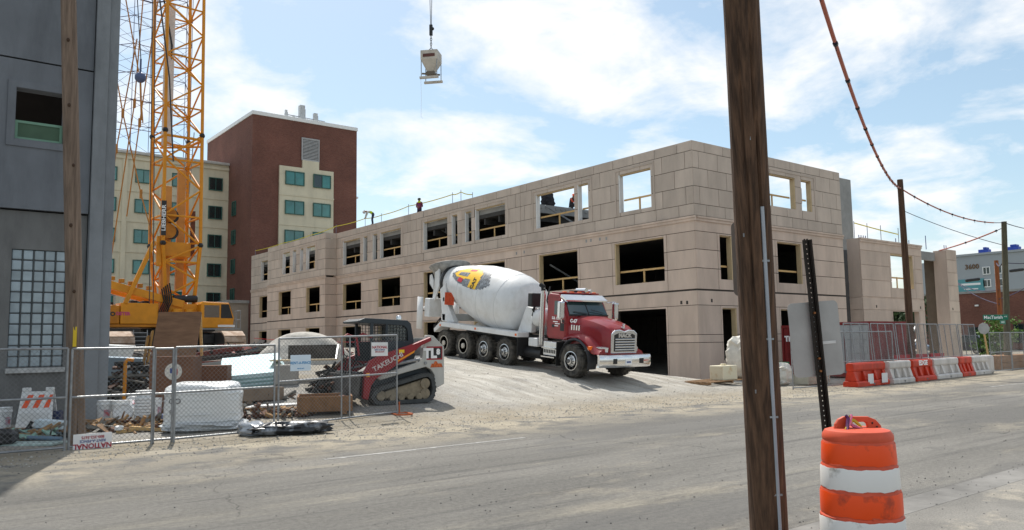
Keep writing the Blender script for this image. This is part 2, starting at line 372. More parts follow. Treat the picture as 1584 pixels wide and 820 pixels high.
def pieces(par, mp, rows, ops, m, name, gap=.026, dep=.035):
    for z0, z1, br in rows:
        for a, b in zip(br, br[1:]):
            rs = rects_minus((a+gap/2, b-gap/2, z0+gap/2, z1-gap/2), ops)
            rs = [r for r in rs if r[1]-r[0] > .05 and r[3]-r[2] > .04]
            if not rs: continue
            groups = []
            for r in rs:
                hit = [g for g in groups if any(r[0] <= h[1]+.001 and h[0] <= r[1]+.001 and r[2] <= h[3]+.001 and h[2] <= r[3]+.001 for h in g)]
                ng = [r]+[h for g in hit for h in g]; groups = [g for g in groups if g not in hit]+[ng]
            for g in groups:
                q = MB()
                for r in g: mp(q, r[0], r[1], 0, dep, r[2], r[3])
                q.build(name, m, par, fix=False)
def backing(par, mp, s0, s1, z0, z1, ops, m, d0=.035, d1=.3, name='wall_core'):
    q = MB()
    for r in rects_minus((s0, s1, z0, z1), ops): mp(q, r[0], r[1], d0, d1, r[2], r[3])
    return q.build(name, m, par, fix=False)

# ================================================================ parking garage under construction
garage = thing('parking_garage', 'three storey beige precast concrete garage with empty window openings behind the mixer truck', 'building', (0,0,0))
bays = [(23.5,36.35),(36.35,48.9),(48.9,61.3)]
Z3 = (8.28, 10.24); Z2 = (4.6, 6.72); Z1 = (-.4, 3.27)
o3 = [(26.1,28.3,*Z3),(30.55,31.4,*Z3),(31.65,34.95,*Z3)]
o2 = [(25.4,28.7,*Z2),(31.5,34.75,*Z2)]; o1 = [(25.4,28.7,*Z1),(31.5,34.75,*Z1)]
for k in (0, 12.5):
    o3 += [(37.85+k,41.0+k,*Z3),(41.4+k,42.15+k,*Z3),(43.0+k,43.7+k,*Z3),(44.2+k,47.25+k,*Z3)]
    o2 += [(37.95+k,41.25+k,*Z2),(44.0+k,47.25+k,*Z2)]; o1 += [(37.95+k,41.25+k,*Z1),(44.0+k,47.25+k,*Z1)]
def steps(a, b, w, off):
    out = [a]; x = a+off
    while x < b-.35: out.append(x); x += w
    return out+[b]
R3 = [(ZB,8.08,.9),(8.08,8.92,.45),(8.92,9.78,1.1),(9.78,10.6,.45),(10.6,ZT,.9)]
def upper(mp, a, b, ops, top=ZT, brks=()):
    segs = [a, *brks, b]
    for s0, s1 in zip(segs, segs[1:]):
        pieces(garage, mp, [(z0, min(z1, top), steps(s0, s1, 1.42, off)) for z0, z1, off in R3 if z0 < top-.1], ops, PRE, 'block')
    for c, d, e, f in ops:          # surround moulding
        pass
def lower(mp, a, b, ops2, ops1, brks=()):
    segs = [a, *brks, b]
    for s0, s1 in zip(segs, segs[1:]):
        pieces(garage, mp, [(6.8, 7.4, [s0, s1])], [], PRE2, 'panel')
        ed = sorted({s0, s1, *[x for o in ops2 for x in (o[0]-.18, o[1]+.18) if s0 < x < s1]})
        pieces(garage, mp, [(5.95,6.8,ed),(5.08,5.95,ed),(ZC+.03,5.08,ed)], ops2, PRE2, 'panel', .03)
        pieces(garage, mp, [(3.36, ZC-.03, [s0, s1])], [], PRE2, 'panel')
        ed = sorted({s0, s1, *[x for o in ops1 for x in (o[0]-.1, o[1]+.1) if s0 < x < s1]})
        pieces(garage, mp, [(2.0,3.36,ed),(1.64,2.0,ed),(-.4,1.64,ed)], ops1, PRE2, 'panel')
def ledge(mp, a, b):
    q = MB(); mp(q, a, b, -.09, .03, 7.41, 7.505); mp(q, a, b, -.05, .03, 7.28, 7.405); q.build('string_course', PRE2, garage, fix=False)
def fit_out(mp, ops, rail=True, w=WHITEJ, far=True, posts=True):
    for s0, s1, z0, z1 in ops:
        q = MB(); e = .07
        if far: mp(q, s1-e, s1-.003, .02, .28, z0+.003, z1-.003)
        else: mp(q, s0+.003, s0+e, .02, .28, z0+.003, z1-.003)
        q.build('jamb', w, garage, fix=False)
        q = MB(); mp(q, s0+.004, s1-e-.003, .05, .27, z1-.05, z1-.004); q.build('head', CREAMJ, garage, fix=False)
        if rail:
            zr = z0+.62; q = MB(); mp(q, s0+.005, s1-e-.004, .31, .35, zr, zr+.09)
            if s1-s0 > 1.5 and posts: mp(q, (s0+s1)/2-.05, (s0+s1)/2+.05, .36, .4, z0-.1, zr+.11); mp(q, (s0+s1)/2-.14, (s0+s1)/2+.14, .36, .41, z0-.12, z0+.06)
            q.build('guard_rail', LUMB, garage, fix=False)
def surround(mp, a, b, z0=8.1, z1=10.42, w=.1):
    q = MB(); mp(q,a,b,-.025,-.002,z1,z1+w); mp(q,a,a+w,-.025,-.002,z0,z1-.002); mp(q,b-w,b,-.025,-.002,z0,z1-.002); q.build('window_surround', PRE, garage, fix=False)
mL = mapper('L', XF); mR = mapper('R', YF)
upper(mL, 23.5, 61.3, o3, brks=(36.35,48.9)); lower(mL, 23.5, 61.3, o2, o1, brks=(36.35,48.9)); ledge(mL, 23.41, 61.28)
for s in (fit_out,):
    s(mL, o3); s(mL, o2, w=CREAMJ)
fit_out(mL, [o for o in o1 if o[0] > 35], rail=False, w=CREAMJ)
for a, b in ((25.85,28.55),(30.25,35.25),(37.55,47.55),(50.05,60.05)): surround(mL, a, b)
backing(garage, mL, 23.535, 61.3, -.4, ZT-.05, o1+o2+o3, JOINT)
# right (street) front
r3 = [(34.4,37.6,8.55,10.24),(38.2,39.15,8.55,10.24)]; r2 = [(31.0,31.95,*Z2),(35.7,37.9,*Z2)]; r1 = [(31.0,32.1,.78,3.25),(35.75,37.9,-.4,3.25)]
upper(mR, 29.2, 42.1, r3); lower(mR, 29.2, 42.1, r2, r1); ledge(mR, 29.31, 42.1); surround(mR, 34.0, 39.5)
fit_out(mR, r3, w=CREAMJ); fit_out(mR, r2, w=CREAMJ, posts=False); fit_out(mR, r1, rail=False, w=CREAMJ)
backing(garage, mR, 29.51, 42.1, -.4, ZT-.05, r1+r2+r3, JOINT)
# projecting bay and end of the left front
XB = 28.2; mB = mapper('L', XB)
b3 = [(62.95,64.8,*Z3),(65.4,66.1,*Z3),(66.9,67.7,*Z3),(68.3,70.0,*Z3)]; b2 = [(61.95,64.7,*Z2),(68.0,70.8,*Z2)]; b1 = [(61.95,64.7,*Z1),(68.0,70.8,*Z1)]
upper(mB, 60.9, 73.6, b3); lower(mB, 60.9, 73.6, b2, b1); ledge(mB, 60.8, 73.6); fit_out(mB, b3); fit_out(mB, b2, w=CREAMJ); fit_out(mB, b1, False, w=CREAMJ)
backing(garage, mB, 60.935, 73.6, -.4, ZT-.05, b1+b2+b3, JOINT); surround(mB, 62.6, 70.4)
mBr = mapper('R', 60.9)
for z0, z1, off in R3: pieces(garage, mBr, [(z0, z1, [28.2, 29.2])], [], PRE, 'block')
for z0, z1 in ((6.8,7.4),(5.95,6.8),(5.08,5.95),(ZC,5.08),(3.36,ZC),(-.4,3.36)): pieces(garage, mBr, [(z0, z1, [28.2, 29.2])], [], PRE2, 'panel')
e3 = [(76.2,78.0,*Z3)]; e2 = [(75.9,78.3,*Z2)]; e1 = [(75.9,78.3,*Z1)]
upper(mL, 73.6, 80.7, e3, top=ZT-.02); lower(mL, 73.6, 80.7, e2, e1); ledge(mL, 73.6, 80.7); fit_out(mL, e3); fit_out(mL, e2, w=CREAMJ); fit_out(mL, e1, False, w=CREAMJ)
backing(garage, mL, 73.6, 80.7, -.4, ZT-.08, e1+e2+e3, JOINT)
# decks, inner walls, columns
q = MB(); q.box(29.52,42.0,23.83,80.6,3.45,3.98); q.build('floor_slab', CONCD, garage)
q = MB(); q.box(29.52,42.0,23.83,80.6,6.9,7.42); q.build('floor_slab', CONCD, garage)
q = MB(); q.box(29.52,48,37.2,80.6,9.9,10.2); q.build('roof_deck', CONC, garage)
q = MB(); q.box(29.52,48,37.2,80.6,9.65,9.898); q.build('roof_soffit', CONCD, garage)  # deck underside split off and coloured dark as painted shade
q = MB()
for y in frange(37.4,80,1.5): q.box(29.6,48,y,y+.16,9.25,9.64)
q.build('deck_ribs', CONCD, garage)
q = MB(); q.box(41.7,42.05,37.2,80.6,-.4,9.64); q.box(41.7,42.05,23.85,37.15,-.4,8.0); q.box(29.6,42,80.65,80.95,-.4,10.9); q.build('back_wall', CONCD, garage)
q = MB(); q.prism([(38.6,7.5),(41.6,7.5),(41.6,10.6),(38.6,9.2)], 'y', 29.0, 29.3); q.build('ramp_wall', CONC, garage)
for y in (36.6, 49, 61.5, 73.8):
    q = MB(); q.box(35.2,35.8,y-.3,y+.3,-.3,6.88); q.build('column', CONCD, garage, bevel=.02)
for y0, y1, zz in ((38.0,39.6,9.0),(46.4,45.2,9.2),(58.8,57.2,9.1),(34.6,33.2,5.6),(34.9,33.5,9.1)):
    q = MB(); q.bar((29.9,y0,zz+.6),(33.5,y1,zz-1.6),.09); q.build('brace', GALV, garage)
q = MB(); q.box(29.55,37,37.0,37.18,9.7,10.22)
for x in frange(30,36.5,.42): q.box(x,x+.16,36.96,37.0,9.98,10.1)
q.build('deck_edge', CONC, garage)
# stair gap, tall grey panel, low wing towards the street corner
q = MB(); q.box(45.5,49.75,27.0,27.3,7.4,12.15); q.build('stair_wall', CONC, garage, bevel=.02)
q = MB(); q.box(45.5,49.3,26.9,27.2,-.3,7.395); q.build('recess_wall', mat('recess_shade_dark',(.06,.063,.067),.8), garage)  # shadow in the gap painted as a dark wall colour
l2 = [(47.4,50.2,4.7,6.78)]; l1 = [(47.3,50.6,-.4,3.3)]
lower(mR, 43.9, 51.4, l2, l1); backing(garage, mR, 43.935, 51.4, -.4, 7.45, l1+l2, PRE2); fit_out(mR, l2, w=CREAMJ); ledge(mR, 43.9, 51.4)
mS = mapper('L', 43.9)
pieces(garage, mS, [(-.4,3.36,[23.54,24.3]),(3.36,ZC,[23.54,24.3]),(ZC,7.5,[23.54,24.3])], [], PRE2, 'panel')
q = MB(); q.box(43.94,44.2,23.82,24.3,-.4,7.45); q.build('wall_core', PRE2, garage)
q = MB(); q.box(51.45,54.6,24.1,24.3,6.75,7.3); q.box(51.41,56.3,24.36,25.8,7.1,7.3); q.build('beam', CONC, garage)
q = MB(); q.box(55.3,55.6,24.4,25.15,-.4,7.05); q.build('inner_wall', mat('inner_tan',srgb(110,98,84),.85,var=.1), garage)
for zz0, zz1 in ((-.4,1.64),(1.64,2.0),(2.0,3.36),(3.36,ZC),(ZC,5.08),(5.08,5.95),(5.95,6.8),(6.8,7.5)):
    pieces(garage, mR, [(zz0,zz1,[54.9,56.4])], [], PRE2, 'panel')
q = MB(); q.box(54.92,56.38,23.54,24.35,-.4,7.45); q.build('corner_column', PRE2, garage, bevel=.02)
q = MB(); q.bar((51.0,25.2,.2),(54.0,24.8,3.4),.1); q.bar((52.2,25.4,.2),(54.4,24.9,2.6),.08); q.build('brace', GALV, garage)
# parapet stubs
q = MB()
for x in (44.6,44.85,45.1,45.35,50.2,50.45,50.7,55.6,55.9,49,53): q.cyl((x,23.9,7.4),(x,23.9,7.4+random.choice((.35,.45,.9))),.025,n=5)
q.build('rebar', mat('blue_cap',srgb(60,70,140),.5), garage)
# small black inserts and lifting sockets on the panels
for (px,py,ax) in ((1054,468,'L'),(1063,468,'L'),(907,373,'L'),(914,372,'L'),(928,370,'L'),(938,369,'L'),(799,392,'L'),(811,390,'L'),(1101,465,'R'),(1356,474,'R'),(1424,476,'R'),(1474,478,'R')):
    P = atX(px,py,XF) if ax == 'L' else atY(px,py,YF)
    q = MB(); mp_ = mL if ax == 'L' else mR; s = P.y if ax == 'L' else P.x; mp_(q, s-.06, s+.06, -.006, -.001, P.z-.08, P.z+.08); q.build('lifting_socket', JOINT if py > 460 else CONC, garage)

# ================================================================ brick tower and cream wing behind
def brick_mat():
    m = bpy.data.materials.new('brick_red'); m.use_nodes = True; N, L = m.node_tree.nodes, m.node_tree.links; p = N['Principled BSDF']; p.inputs['Roughness'].default_value = .9
    g = N.new('ShaderNodeNewGeometry'); sp = N.new('ShaderNodeSeparateXYZ'); L.new(g.outputs['Position'], sp.inputs[0]); ad = N.new('ShaderNodeMath'); L.new(sp.outputs[0], ad.inputs[0]); L.new(sp.outputs[1], ad.inputs[1])
    cb = N.new('ShaderNodeCombineXYZ'); L.new(ad.outputs[0], cb.inputs[0]); L.new(sp.outputs[2], cb.inputs[1])
    b = N.new('ShaderNodeTexBrick'); b.inputs['Scale'].default_value = 1.0; b.inputs['Brick Width'].default_value = .22; b.inputs['Row Height'].default_value = .075; b.inputs['Mortar Size'].default_value = .008
    b.inputs['Color1'].default_value = (*srgb(120,74,60),1); b.inputs['Color2'].default_value = (*srgb(102,58,48),1); b.inputs['Mortar'].default_value = (*srgb(120,95,85),1)
    L.new(cb.outputs[0], b.inputs['Vector']); n = N.new('ShaderNodeTexNoise'); n.inputs['Scale'].default_value = .35; n.inputs['Detail'].default_value = 8; L.new(g.outputs['Position'], n.inputs['Vector'])
    mr = N.new('ShaderNodeMapRange'); mr.inputs['From Min'].default_value = .35; mr.inputs['From Max'].default_value = .7; mr.inputs['To Min'].default_value = .82; mr.inputs['To Max'].default_value = 1.12; L.new(n.outputs[0], mr.inputs[0])
    h = N.new('ShaderNodeHueSaturation'); L.new(mr.outputs[0], h.inputs['Value']); L.new(b.outputs['Color'], h.inputs['Color']); L.new(h.outputs[0], p.inputs['Base Color']); return m
BRK = brick_mat()
STUC = mat('cream_stucco', srgb(212,203,178), .85, dirt=.15, var=.05, scale=.5)
GRNF = mat('green_frame', srgb(55,95,85), .5, var=.1)
def glass(name, c, rough=.08): return mat(name, c, rough, 0, var=.3, scale=.6, spec=.9)
GLT, GLD = glass('teal_glass', srgb(45,120,115)), glass('dark_glass', srgb(26,44,44))
def window(par, mp, s0, s1, z0, z1, fm, gm, d=.0, nv=1, fr=.09, name='window', lite=None):
    q = MB(); mp(q,s0,s1,d-.04,d+.1,z0,z0+fr); mp(q,s0,s1,d-.04,d+.1,z1-fr,z1); mp(q,s0,s0+fr,d-.04,d+.1,z0+fr,z1-fr); mp(q,s1-fr,s1,d-.04,d+.1,z0+fr,z1-fr)
    for k in range(nv):
        c = s0+(s1-s0)*(k+1)/(nv+1); mp(q,c-fr*.35,c+fr*.35,d-.03,d+.1,z0+fr,z1-fr)
    w = q.build(name, fm, par, fix=False)
    ed = [s0+fr]+[s0+(s1-s0)*(k+1)/(nv+1) for k in range(nv)]+[s1-fr]
    for i, (a, b) in enumerate(zip(ed, ed[1:])):
        q = MB(); mp(q,a+.002,b-.002,d+.03,d+.05,z0+fr,z1-fr); q.build('pane', gm[i] if isinstance(gm, list) else gm, w, fix=False)
    return w
tower = thing('brick_tower', 'tall red brick block with white roof edge and rooftop antennas', 'building', (0,0,0))
TX, TY, TH = 31.3, 86.8, 28.3
q = MB(); q.box(TX,44.2,TY,103,1,TH-.45); q.build('wall', BRK, tower)
q = MB(); q.box(TX-.1,44.3,TY-.1,103.1,TH-.45,TH); q.build('roof_edge', WHITE, tower, bevel=.04)
mT = mapper('R', TY, -1)
q = MB(); mT(q,34.4,41.05,.0,.25,1,22.35); mT(q,37.15,39.2,0,.25,22.35,23.3); q.build('stucco_bay', STUC, tower)
for z in (18.95,15.5,12.1): q = MB(); mT(q,34.35,41.1,.25,.31,z,z+.18); q.build('band', STUC, tower)
for k in range(4):
    z0 = 20.2-k*3.42
    for s0, s1, g_ in ((35.05,37.35,GLT),(38.45,40.65,[GLD,GLT] if k == 0 else GLT)): window(tower, mapper('R', TY-.25), s0, s1, z0, z0+1.6, GRNF, g_, d=-.12)
lv = MB(); mT(lv,37.1,39.2,.0,.08,23.3,26.0); l_ = lv.build('louvre', BLKM, tower)
q = MB()
for i in range(15): mT(q,37.2,39.1,.085,.16,23.42+i*.17,23.42+i*.17+.09)
for a, b, c, d in ((37.05,37.17,23.3,26.0),(39.13,39.25,23.3,26.0)): mT(q,a,b,.085,.2,c,d)
mT(q,37.175,39.125,.085,.2,25.9,26.0); mT(q,37.175,39.125,.085,.2,23.3,23.4); q.build('louvre_slats', mat('louvre_grey',(.42,.42,.42),.5), l_)
mTl = mapper('L', TX)
for k in range(5): window(tower, mTl, 91.7, 92.9, 17-k*3.4, 18.7-k*3.4, GRNF, GLD, d=-.12)
for x, h, r in ((35.7,1.1,.12),(37.7,2.0,.3),(39.4,1.3,.22),(40.4,.5,.15),(36.6,.6,.1)):
    q = MB(); q.box(x-r,x+r,88,88+2*r,TH,TH+h); q.cyl((x+r+.1,88.2,TH),(x+r+.1,88.2,TH+h*.8),.05,n=6); q.build('antenna', mat('antenna_grey',(.45,.47,.48),.6), tower)
q = MB(); q.bar((35.5,88.2,TH+.6),(40.6,88.2,TH+.5),.08); q.build('antenna_rail', GALV, tower)
q = MB(); q.box(44.22,44.6,TY+.3,TY+.7,19.6,19.8); q.build('wall_lamp', WHITE, tower)
wing = thing('cream_wing', 'cream stucco wing with teal windows behind the yellow crane', 'building', (0,0,0))
WY = 94.5; mW = mapper('R', WY)
q = MB(); q.box(4,TX-.01,WY,110,1,23.3); q.build('wall', STUC, wing)
q = MB(); q.box(3.6,TX-.02,WY-.35,110.3,23.3,23.6); q.build('cornice', mat('cornice_grey',(.5,.49,.46),.7), wing, bevel=.05)
q = MB(); q.box(3.8,TX-.02,WY-.15,WY,22.7,23.0); q.build('band', STUC, wing)
for k in range(5):
    z0 = 20.15-k*3.4; q = MB(); q.box(3.9,TX-.02,WY-.08,WY,z0-1.05,z0-.9); q.build('band', STUC, wing)
    for s0, s1, g_ in ((28.95,30.55,GLD),(24.85,26.6,GLT),(20.95,22.65,GLT),(17.4,19.1,GLT),(13.5,15.2,GLT)): window(wing, mW, s0, s1, z0, z0+1.55, GRNF, g_, d=-.12)
for s in (23.7+.0,19.9): q = MB(); q.box(s-.25,s+.25,WY-.12,WY,1,22.7); q.build('pilaster', STUC, wing)
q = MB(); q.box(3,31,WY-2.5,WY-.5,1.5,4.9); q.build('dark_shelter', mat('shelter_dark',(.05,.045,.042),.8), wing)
low = thing('concrete_kiosk', 'small grey concrete block beside the far end of the beige garage', 'building', (0,0,0))
q = MB(); q.box(27.2,29.15,81.2,85.5,1.2,6.2); q.build('wall', mat('kiosk_beige',srgb(150,140,128),.85,var=.06), low); q = MB(); q.box(26.9,29.16,80.98,85.6,6.2,6.5); q.build('roof', CONC, low)
# ================================================================ grey building on the left
GB = thing('grey_building', 'dark grey panel building with glass block window at the left edge', 'building', (0,0,0))
GY = 21.3; mG = mapper('R', GY)
GP = mat('grey_panel', srgb(112,116,122), .8, dirt=.3, var=.1, scale=.7, bump=.15, bscale=50); GP2 = mat('grey_panel_low', srgb(112,112,111), .85, dirt=.35, var=.2, scale=.8, bump=.2, bscale=40, stretch=(1,1,.6))
wop = (2.11,3.10,6.65,7.85); gop = (2.17,3.29,1.36,4.08)
for z0, z1, m_, d in ((8.57,14.6,GP,0),(5.01,8.53,GP,0),(-.3,4.97,GP2,.09)):
    q = MB()
    for r in rects_minus((-9,3.70,z0,z1), [wop,gop]): mG(q, r[0], r[1], d, .3, r[2], r[3])
    q.build('wall_panel', m_, GB, fix=False)
q = MB(); mG(q,-9,3.70,.3,.5,-.3,6.6); mG(q,-9,1.95,.3,.5,6.6,14.6); mG(q,3.2,3.70,.3,.5,6.6,14.6); mG(q,1.95,3.2,.3,.5,7.95,14.6); mG(q,1.0,3.7,3,3.2,5.5,9.5); q.build('wall_core', JOINT, GB, fix=False)
q = MB(); mG(q,3.72,4.02,-.1,6,-.3,14.6); mG(q,4.022,4.25,-.04,6,-.3,14.6); q.build('corner_pier', mat('grey_pier', srgb(130,134,138), .8, dirt=.3, var=.12, scale=1, bump=.15), GB, bevel=.012)
q = MB(); a, b, c, d = 1.94, 3.25, 6.47, 8.02; t = .16
mG(q,a,b,-.03,-.002,d-t,d); mG(q,a,b,-.03,-.002,c,c+t); mG(q,a,a+t,-.03,-.002,c+t,d-t); mG(q,b-t,b,-.03,-.002,c+t,d-t); q.build('window_surround', GP, GB, fix=False)
GG = mat('green_metal', srgb(112,150,128), .5, var=.08)
a, b, c, d = wop[0]+.005, wop[1]-.005, wop[2]+.005, wop[2]+.46
q = MB(); mG(q,a,b,.1,.14,c,c+.06); mG(q,a,b,.1,.14,d-.06,d); mG(q,a,a+.06,.1,.14,c+.06,d-.06); mG(q,b-.06,b,.1,.14,c+.06,d-.06); g_ = q.build('vent_frame', GG, GB, fix=False)
q = MB(); mG(q,a+.06,b-.06,.12,.13,c+.06,d-.06); q.build('vent_screen', mat('green_screen', srgb(70,95,75), .7), g_, fix=False)
GBK = mat('glass_block', srgb(142,156,164), .12, var=.25, scale=1.2, spec=.8, rand=.12)
gw = (gop[1]-gop[0])/5; gh = (gop[3]-gop[2])/11
blk = MB(); blk.box(-gw/2+.012,gw/2-.012,0,.08,-gh/2+.012,gh/2-.012); bme = blk.mesh('glass_block', GBK)
for i in range(5):
    for j in range(11): put('glass_block', bme, GB, .02, (gop[0]+gw*(i+.5), GY+.12, gop[2]+gh*(j+.5)))
q = MB(); mG(q,gop[0]+.001,gop[1]-.001,.17,.29,gop[2]+.001,gop[3]-.001); q.build('block_mortar', mat('block_grout',(.10,.105,.11),.8), GB, fix=False)
q = MB()
for i in range(6): x = gop[0]+gw*i; mG(q,x-.011,x+.011,.11,.168,gop[2],gop[3])
for j in range(12): z = gop[2]+gh*j; mG(q,gop[0]+.012,gop[1]-.012,.125,.168,z-.011,z+.011)
q.build('block_frame', mat('block_frame',(.07,.078,.08),.6), GB, fix=False)
q = MB(); mG(q,gop[0]-.03,gop[1]+.04,-.03,.1,gop[2]-.13,gop[2]-.02); q.build('sill', mat('sill_pale',(.45,.45,.44),.8,var=.2,scale=4), GB, bevel=.01)
# ================================================================ crawler crane
CG = 1.5
crane = thing('crawler_crane', 'yellow crawler crane with tall lattice boom behind the fence', 'crane', (14.4,56.3,CG))
RUST = mat('track_rust', srgb(150,125,105), .8, .2, var=.35, scale=2.5, c2=srgb(196,180,165)); STEELD = mat('dark_steel', (.035,.034,.033), .6, .3, var=.4)
YELD = mat('crane_yellow_dull', srgb(186,116,18), .55, var=.2, scale=1.6)
for sx in (-3.35, 3.35):
    q = MB(); w = .62; L_ = 4.6; n = 14; ring = []
    prof = [(-L_+.0,.55),(-L_+.12,.25),(-L_+.6,.02),(L_-.6,.02),(L_-.12,.25),(L_,.55),(L_-.12,.9),(L_-.75,1.22),(-L_+.75,1.22),(-L_+.12,.9)]
    q.prism(prof, 'x', sx-w, sx+w); t_ = q.build('track', STEELD, crane, bevel=.05)
    pr = prof+[prof[0]]
    for (a, b), (c, d) in zip(pr, pr[1:]):
        ln = math.hypot(c-a, d-b); k = max(1, int(ln/.42)); 
        if b < .3 and d < .3: continue
        for i in range(k):
            u0, u1 = i/k+.02, (i+1)/k-.02; y0, z0, y1, z1 = a+(c-a)*u0, b+(d-b)*u0, a+(c-a)*u1, b+(d-b)*u1
            nx, ny = -(d-b)/ln, (c-a)/ln; nx, ny = (-nx, -ny) if (nx*(a)+ny*(b-.6)) < 0 else (nx, ny)
            s_ = MB(); s_.prism([(y0,z0),(y1,z1),(y1+nx*.09,z1+ny*.09),(y0+nx*.09,z0+ny*.09)], 'x', sx-w-.06, sx+w+.06); s_.build('track_shoe', RUST, t_)
q = MB(); q.box(-2.7,2.7,-1.3,1.3,.55,1.25); q.cyl((0,0,1.25),(0,0,1.55),1.3,n=20); q.box(-2.72,-2.0,-2.4,2.4,.5,1.1); q.box(2.0,2.72,-2.4,2.4,.5,1.1); q.build('carbody', STEELD, crane, bevel=.04)
q = MB()
for k in range(4): q.box(-2.4,-1.6,-3.0,-2.96,.45+.25*k,.5+.25*k)
q.bar((-2.4,-2.98,.3),(-2.4,-2.98,1.4),.05); q.bar((-1.6,-2.98,.3),(-1.6,-2.98,1.4),.05); q.build('step_ladder', GALV, crane)
q = MB(); q.box(-5.4,3.4,-1.5,1.5,1.6,1.78); q.build('turntable_frame', YELD, crane, bevel=.03)
q = MB(); q.box(-5.2,-2.9,-1.52,1.5,1.8,3.0); q.build('engine_housing', YELD, crane, bevel=.06)
q = MB(); q.box(-2.86,-.6,-1.52,1.5,1.8,3.15); q.build('winch_housing', YEL, crane, bevel=.05)
q = MB(); q.box(-5.85,-5.25,-1.75,1.75,1.7,3.0); q.build('counterweight', BLKM, crane, bevel=.08)
q = MB(); q.box(-.55,2.3,-1.45,1.45,1.8,2.25); q.box(.1,2.2,-1.3,-.9,2.25,3.15); q.box(.1,2.2,.9,1.3,2.25,3.15); q.cyl((.55,-1.5,1.85),(.55,-1.5,2.8),.3,n=14); q.cyl((1.35,-1.5,1.85),(1.35,-1.5,2.8),.3,n=14); q.build('boom_mount', YEL, crane, bevel=.03)
q = MB(); q.cyl((.4,-1.1,3.5),(1.9,-1.1,3.5),.24,n=14); q.build('hose_drum', BLKM, crane, smooth=True)
for k in range(5):
    q = MB(); x0 = -.5+.12*k; q.tube([(x0,-1.55,2.0),(x0-.1,-1.62,2.6),(x0+.2,-1.6,3.3),(x0+.1,-1.3,4.1+.1*k)],.045,n=6); q.build('hose', DARK, crane, smooth=True)
for x in (-4.9,-4.2,-3.6,-2.2,-1.5): q = MB(); q.box(x,x+.4,-1.1,-.6,3.0 if x < -2.86 else 3.15,3.12+random.random()*.25); q.build('housing_fitting', random.choice((YEL,STEELD)), crane, bevel=.02)
q = MB()
for x in (-5.2,-4.2,-3.2): q.cyl((x,-1.48,3.0),(x,-1.48,3.6),.025,n=5)
q.cyl((-5.2,-1.48,3.6),(-3.2,-1.48,3.6),.025,n=5); q.build('hand_rail', GALV, crane)
text('WO', .36, BLKM, crane, (-3.5,-1.53,2.42), (R(90),0,0), bold=.02); text('OSTER', .28, mat('pink_letters',srgb(190,70,110),.5), crane, (-2.72,-1.53,2.45), (R(90),0,0), bold=.015)
# operator cab
cab = MB(); cab.prism([(2.6,1.55),(5.05,1.55),(5.15,2.3),(4.75,3.45),(2.75,3.55),(2.6,3.4)], 'y', -2.2, -2.14); cab.prism([(2.6,1.55),(5.05,1.55),(5.15,2.25),(2.6,2.25)], 'y', -2.13, -.7)
cab.box(2.6,2.7,-2.13,-.7,2.26,3.4); cab.prism([(2.62,3.4),(4.8,3.4),(4.75,3.52),(2.75,3.58)], 'y', -2.13, -.7)
CABT = Matrix.Translation((1.9,0,1.55)) @ Matrix.Diagonal((.86,.95,.86,1)) @ Matrix.Translation((-2.6,0,-1.55))
cb_ = cab.build('cab', YEL, crane, bevel=.03); cb_.matrix_basis = CABT
q = MB(); q.box(2.85,4.0,-2.215,-2.202,2.35,3.3); q.build('door_window', mat('cab_glass',(.05,.06,.06),.06,spec=.9,alpha=.45), cb_)
q = MB(); q.prism([(4.12,2.3),(5.05,2.3),(4.72,3.38),(4.12,3.38)], 'y', -2.215, -2.202); q.add([(5.16,-2.12,2.32),(5.16,-.75,2.32),(4.83,-.75,3.4),(4.83,-2.12,3.4)],[(0,1,2,3)]); q.build('front_window', BLKM, cb_)
q = MB(); q.box(5.1,5.25,-2.1,-.8,1.6,1.75); q.box(3.9,5.2,-2.25,-2.205,1.6,1.78); q.build('cab_trim', WHITE, cb_)
q = MB(); q.box(2.5,5.6,-2.4,-2.25,1.42,1.5)
for x in (5.3,5.6): q.cyl((x,-2.35,1.5),(x,-2.35,2.9),.03,n=5); q.cyl((x,-1.2,1.5),(x,-1.2,2.9),.03,n=5)
for z in (2.2,2.9): q.cyl((5.3,-2.35,z),(5.6,-2.35,z),.03,n=5); q.cyl((5.6,-2.35,z),(5.6,-1.2,z),.03,n=5)
q.build('cab_walkway', GALV, crane).matrix_basis = CABT
# boom
def lattice(par, base, top, w0, w1, nb, rch, rbr, m, rot, name='boom_section', faces=(0,1,2,3)):
    base, top = V(base), V(top); out = []
    def corner(t, k):
        c = base.lerp(top, t); w = w0+(w1-w0)*t; a = rot+math.pi/4+k*math.pi/2
        return c+V((math.cos(a), math.sin(a), 0))*w*.7071
    for k in range(4): q = MB(); q.cyl(corner(0,k), corner(1,k), rch, n=8); out.append(q.build('chord', m, par, smooth=True))
    for i in range(nb):
        t0, t1 = i/nb, (i+1)/nb
        for k in faces:
            j = (k+1) % 4; q = MB()
            if (i+k) % 2: q.cyl(corner(t0,k), corner(t1,j), rbr, n=6, cap=False)
            else: q.cyl(corner(t0,j), corner(t1,k), rbr, n=6, cap=False)
            out.append(q.build('lacing', m, par, smooth=True))
            if i % 2 == 0: q = MB(); q.cyl(corner(t1,k), corner(t1,j), rbr, n=6, cap=False); out.append(q.build('strut', m, par, smooth=True))
    return corner
BR = R(5); bz = 8.6-CG
bc = (.72, 0)
cA = lattice(crane, (bc[0]+.1,bc[1],2.5), (bc[0],bc[1],bz), 1.7, 2.46, 4, .13, .075, YEL, BR)
cB = lattice(crane, (bc[0],bc[1],bz+.02), (bc[0]-.05,bc[1],16.2-CG), 2.46, 2.46, 4, .12, .07, YEL, BR)
cC = lattice(crane, (bc[0]-.05,bc[1],16.25-CG), (bc[0]-.2,bc[1],32-CG), 2.46, 2.46, 9, .11, .06, YEL, BR)
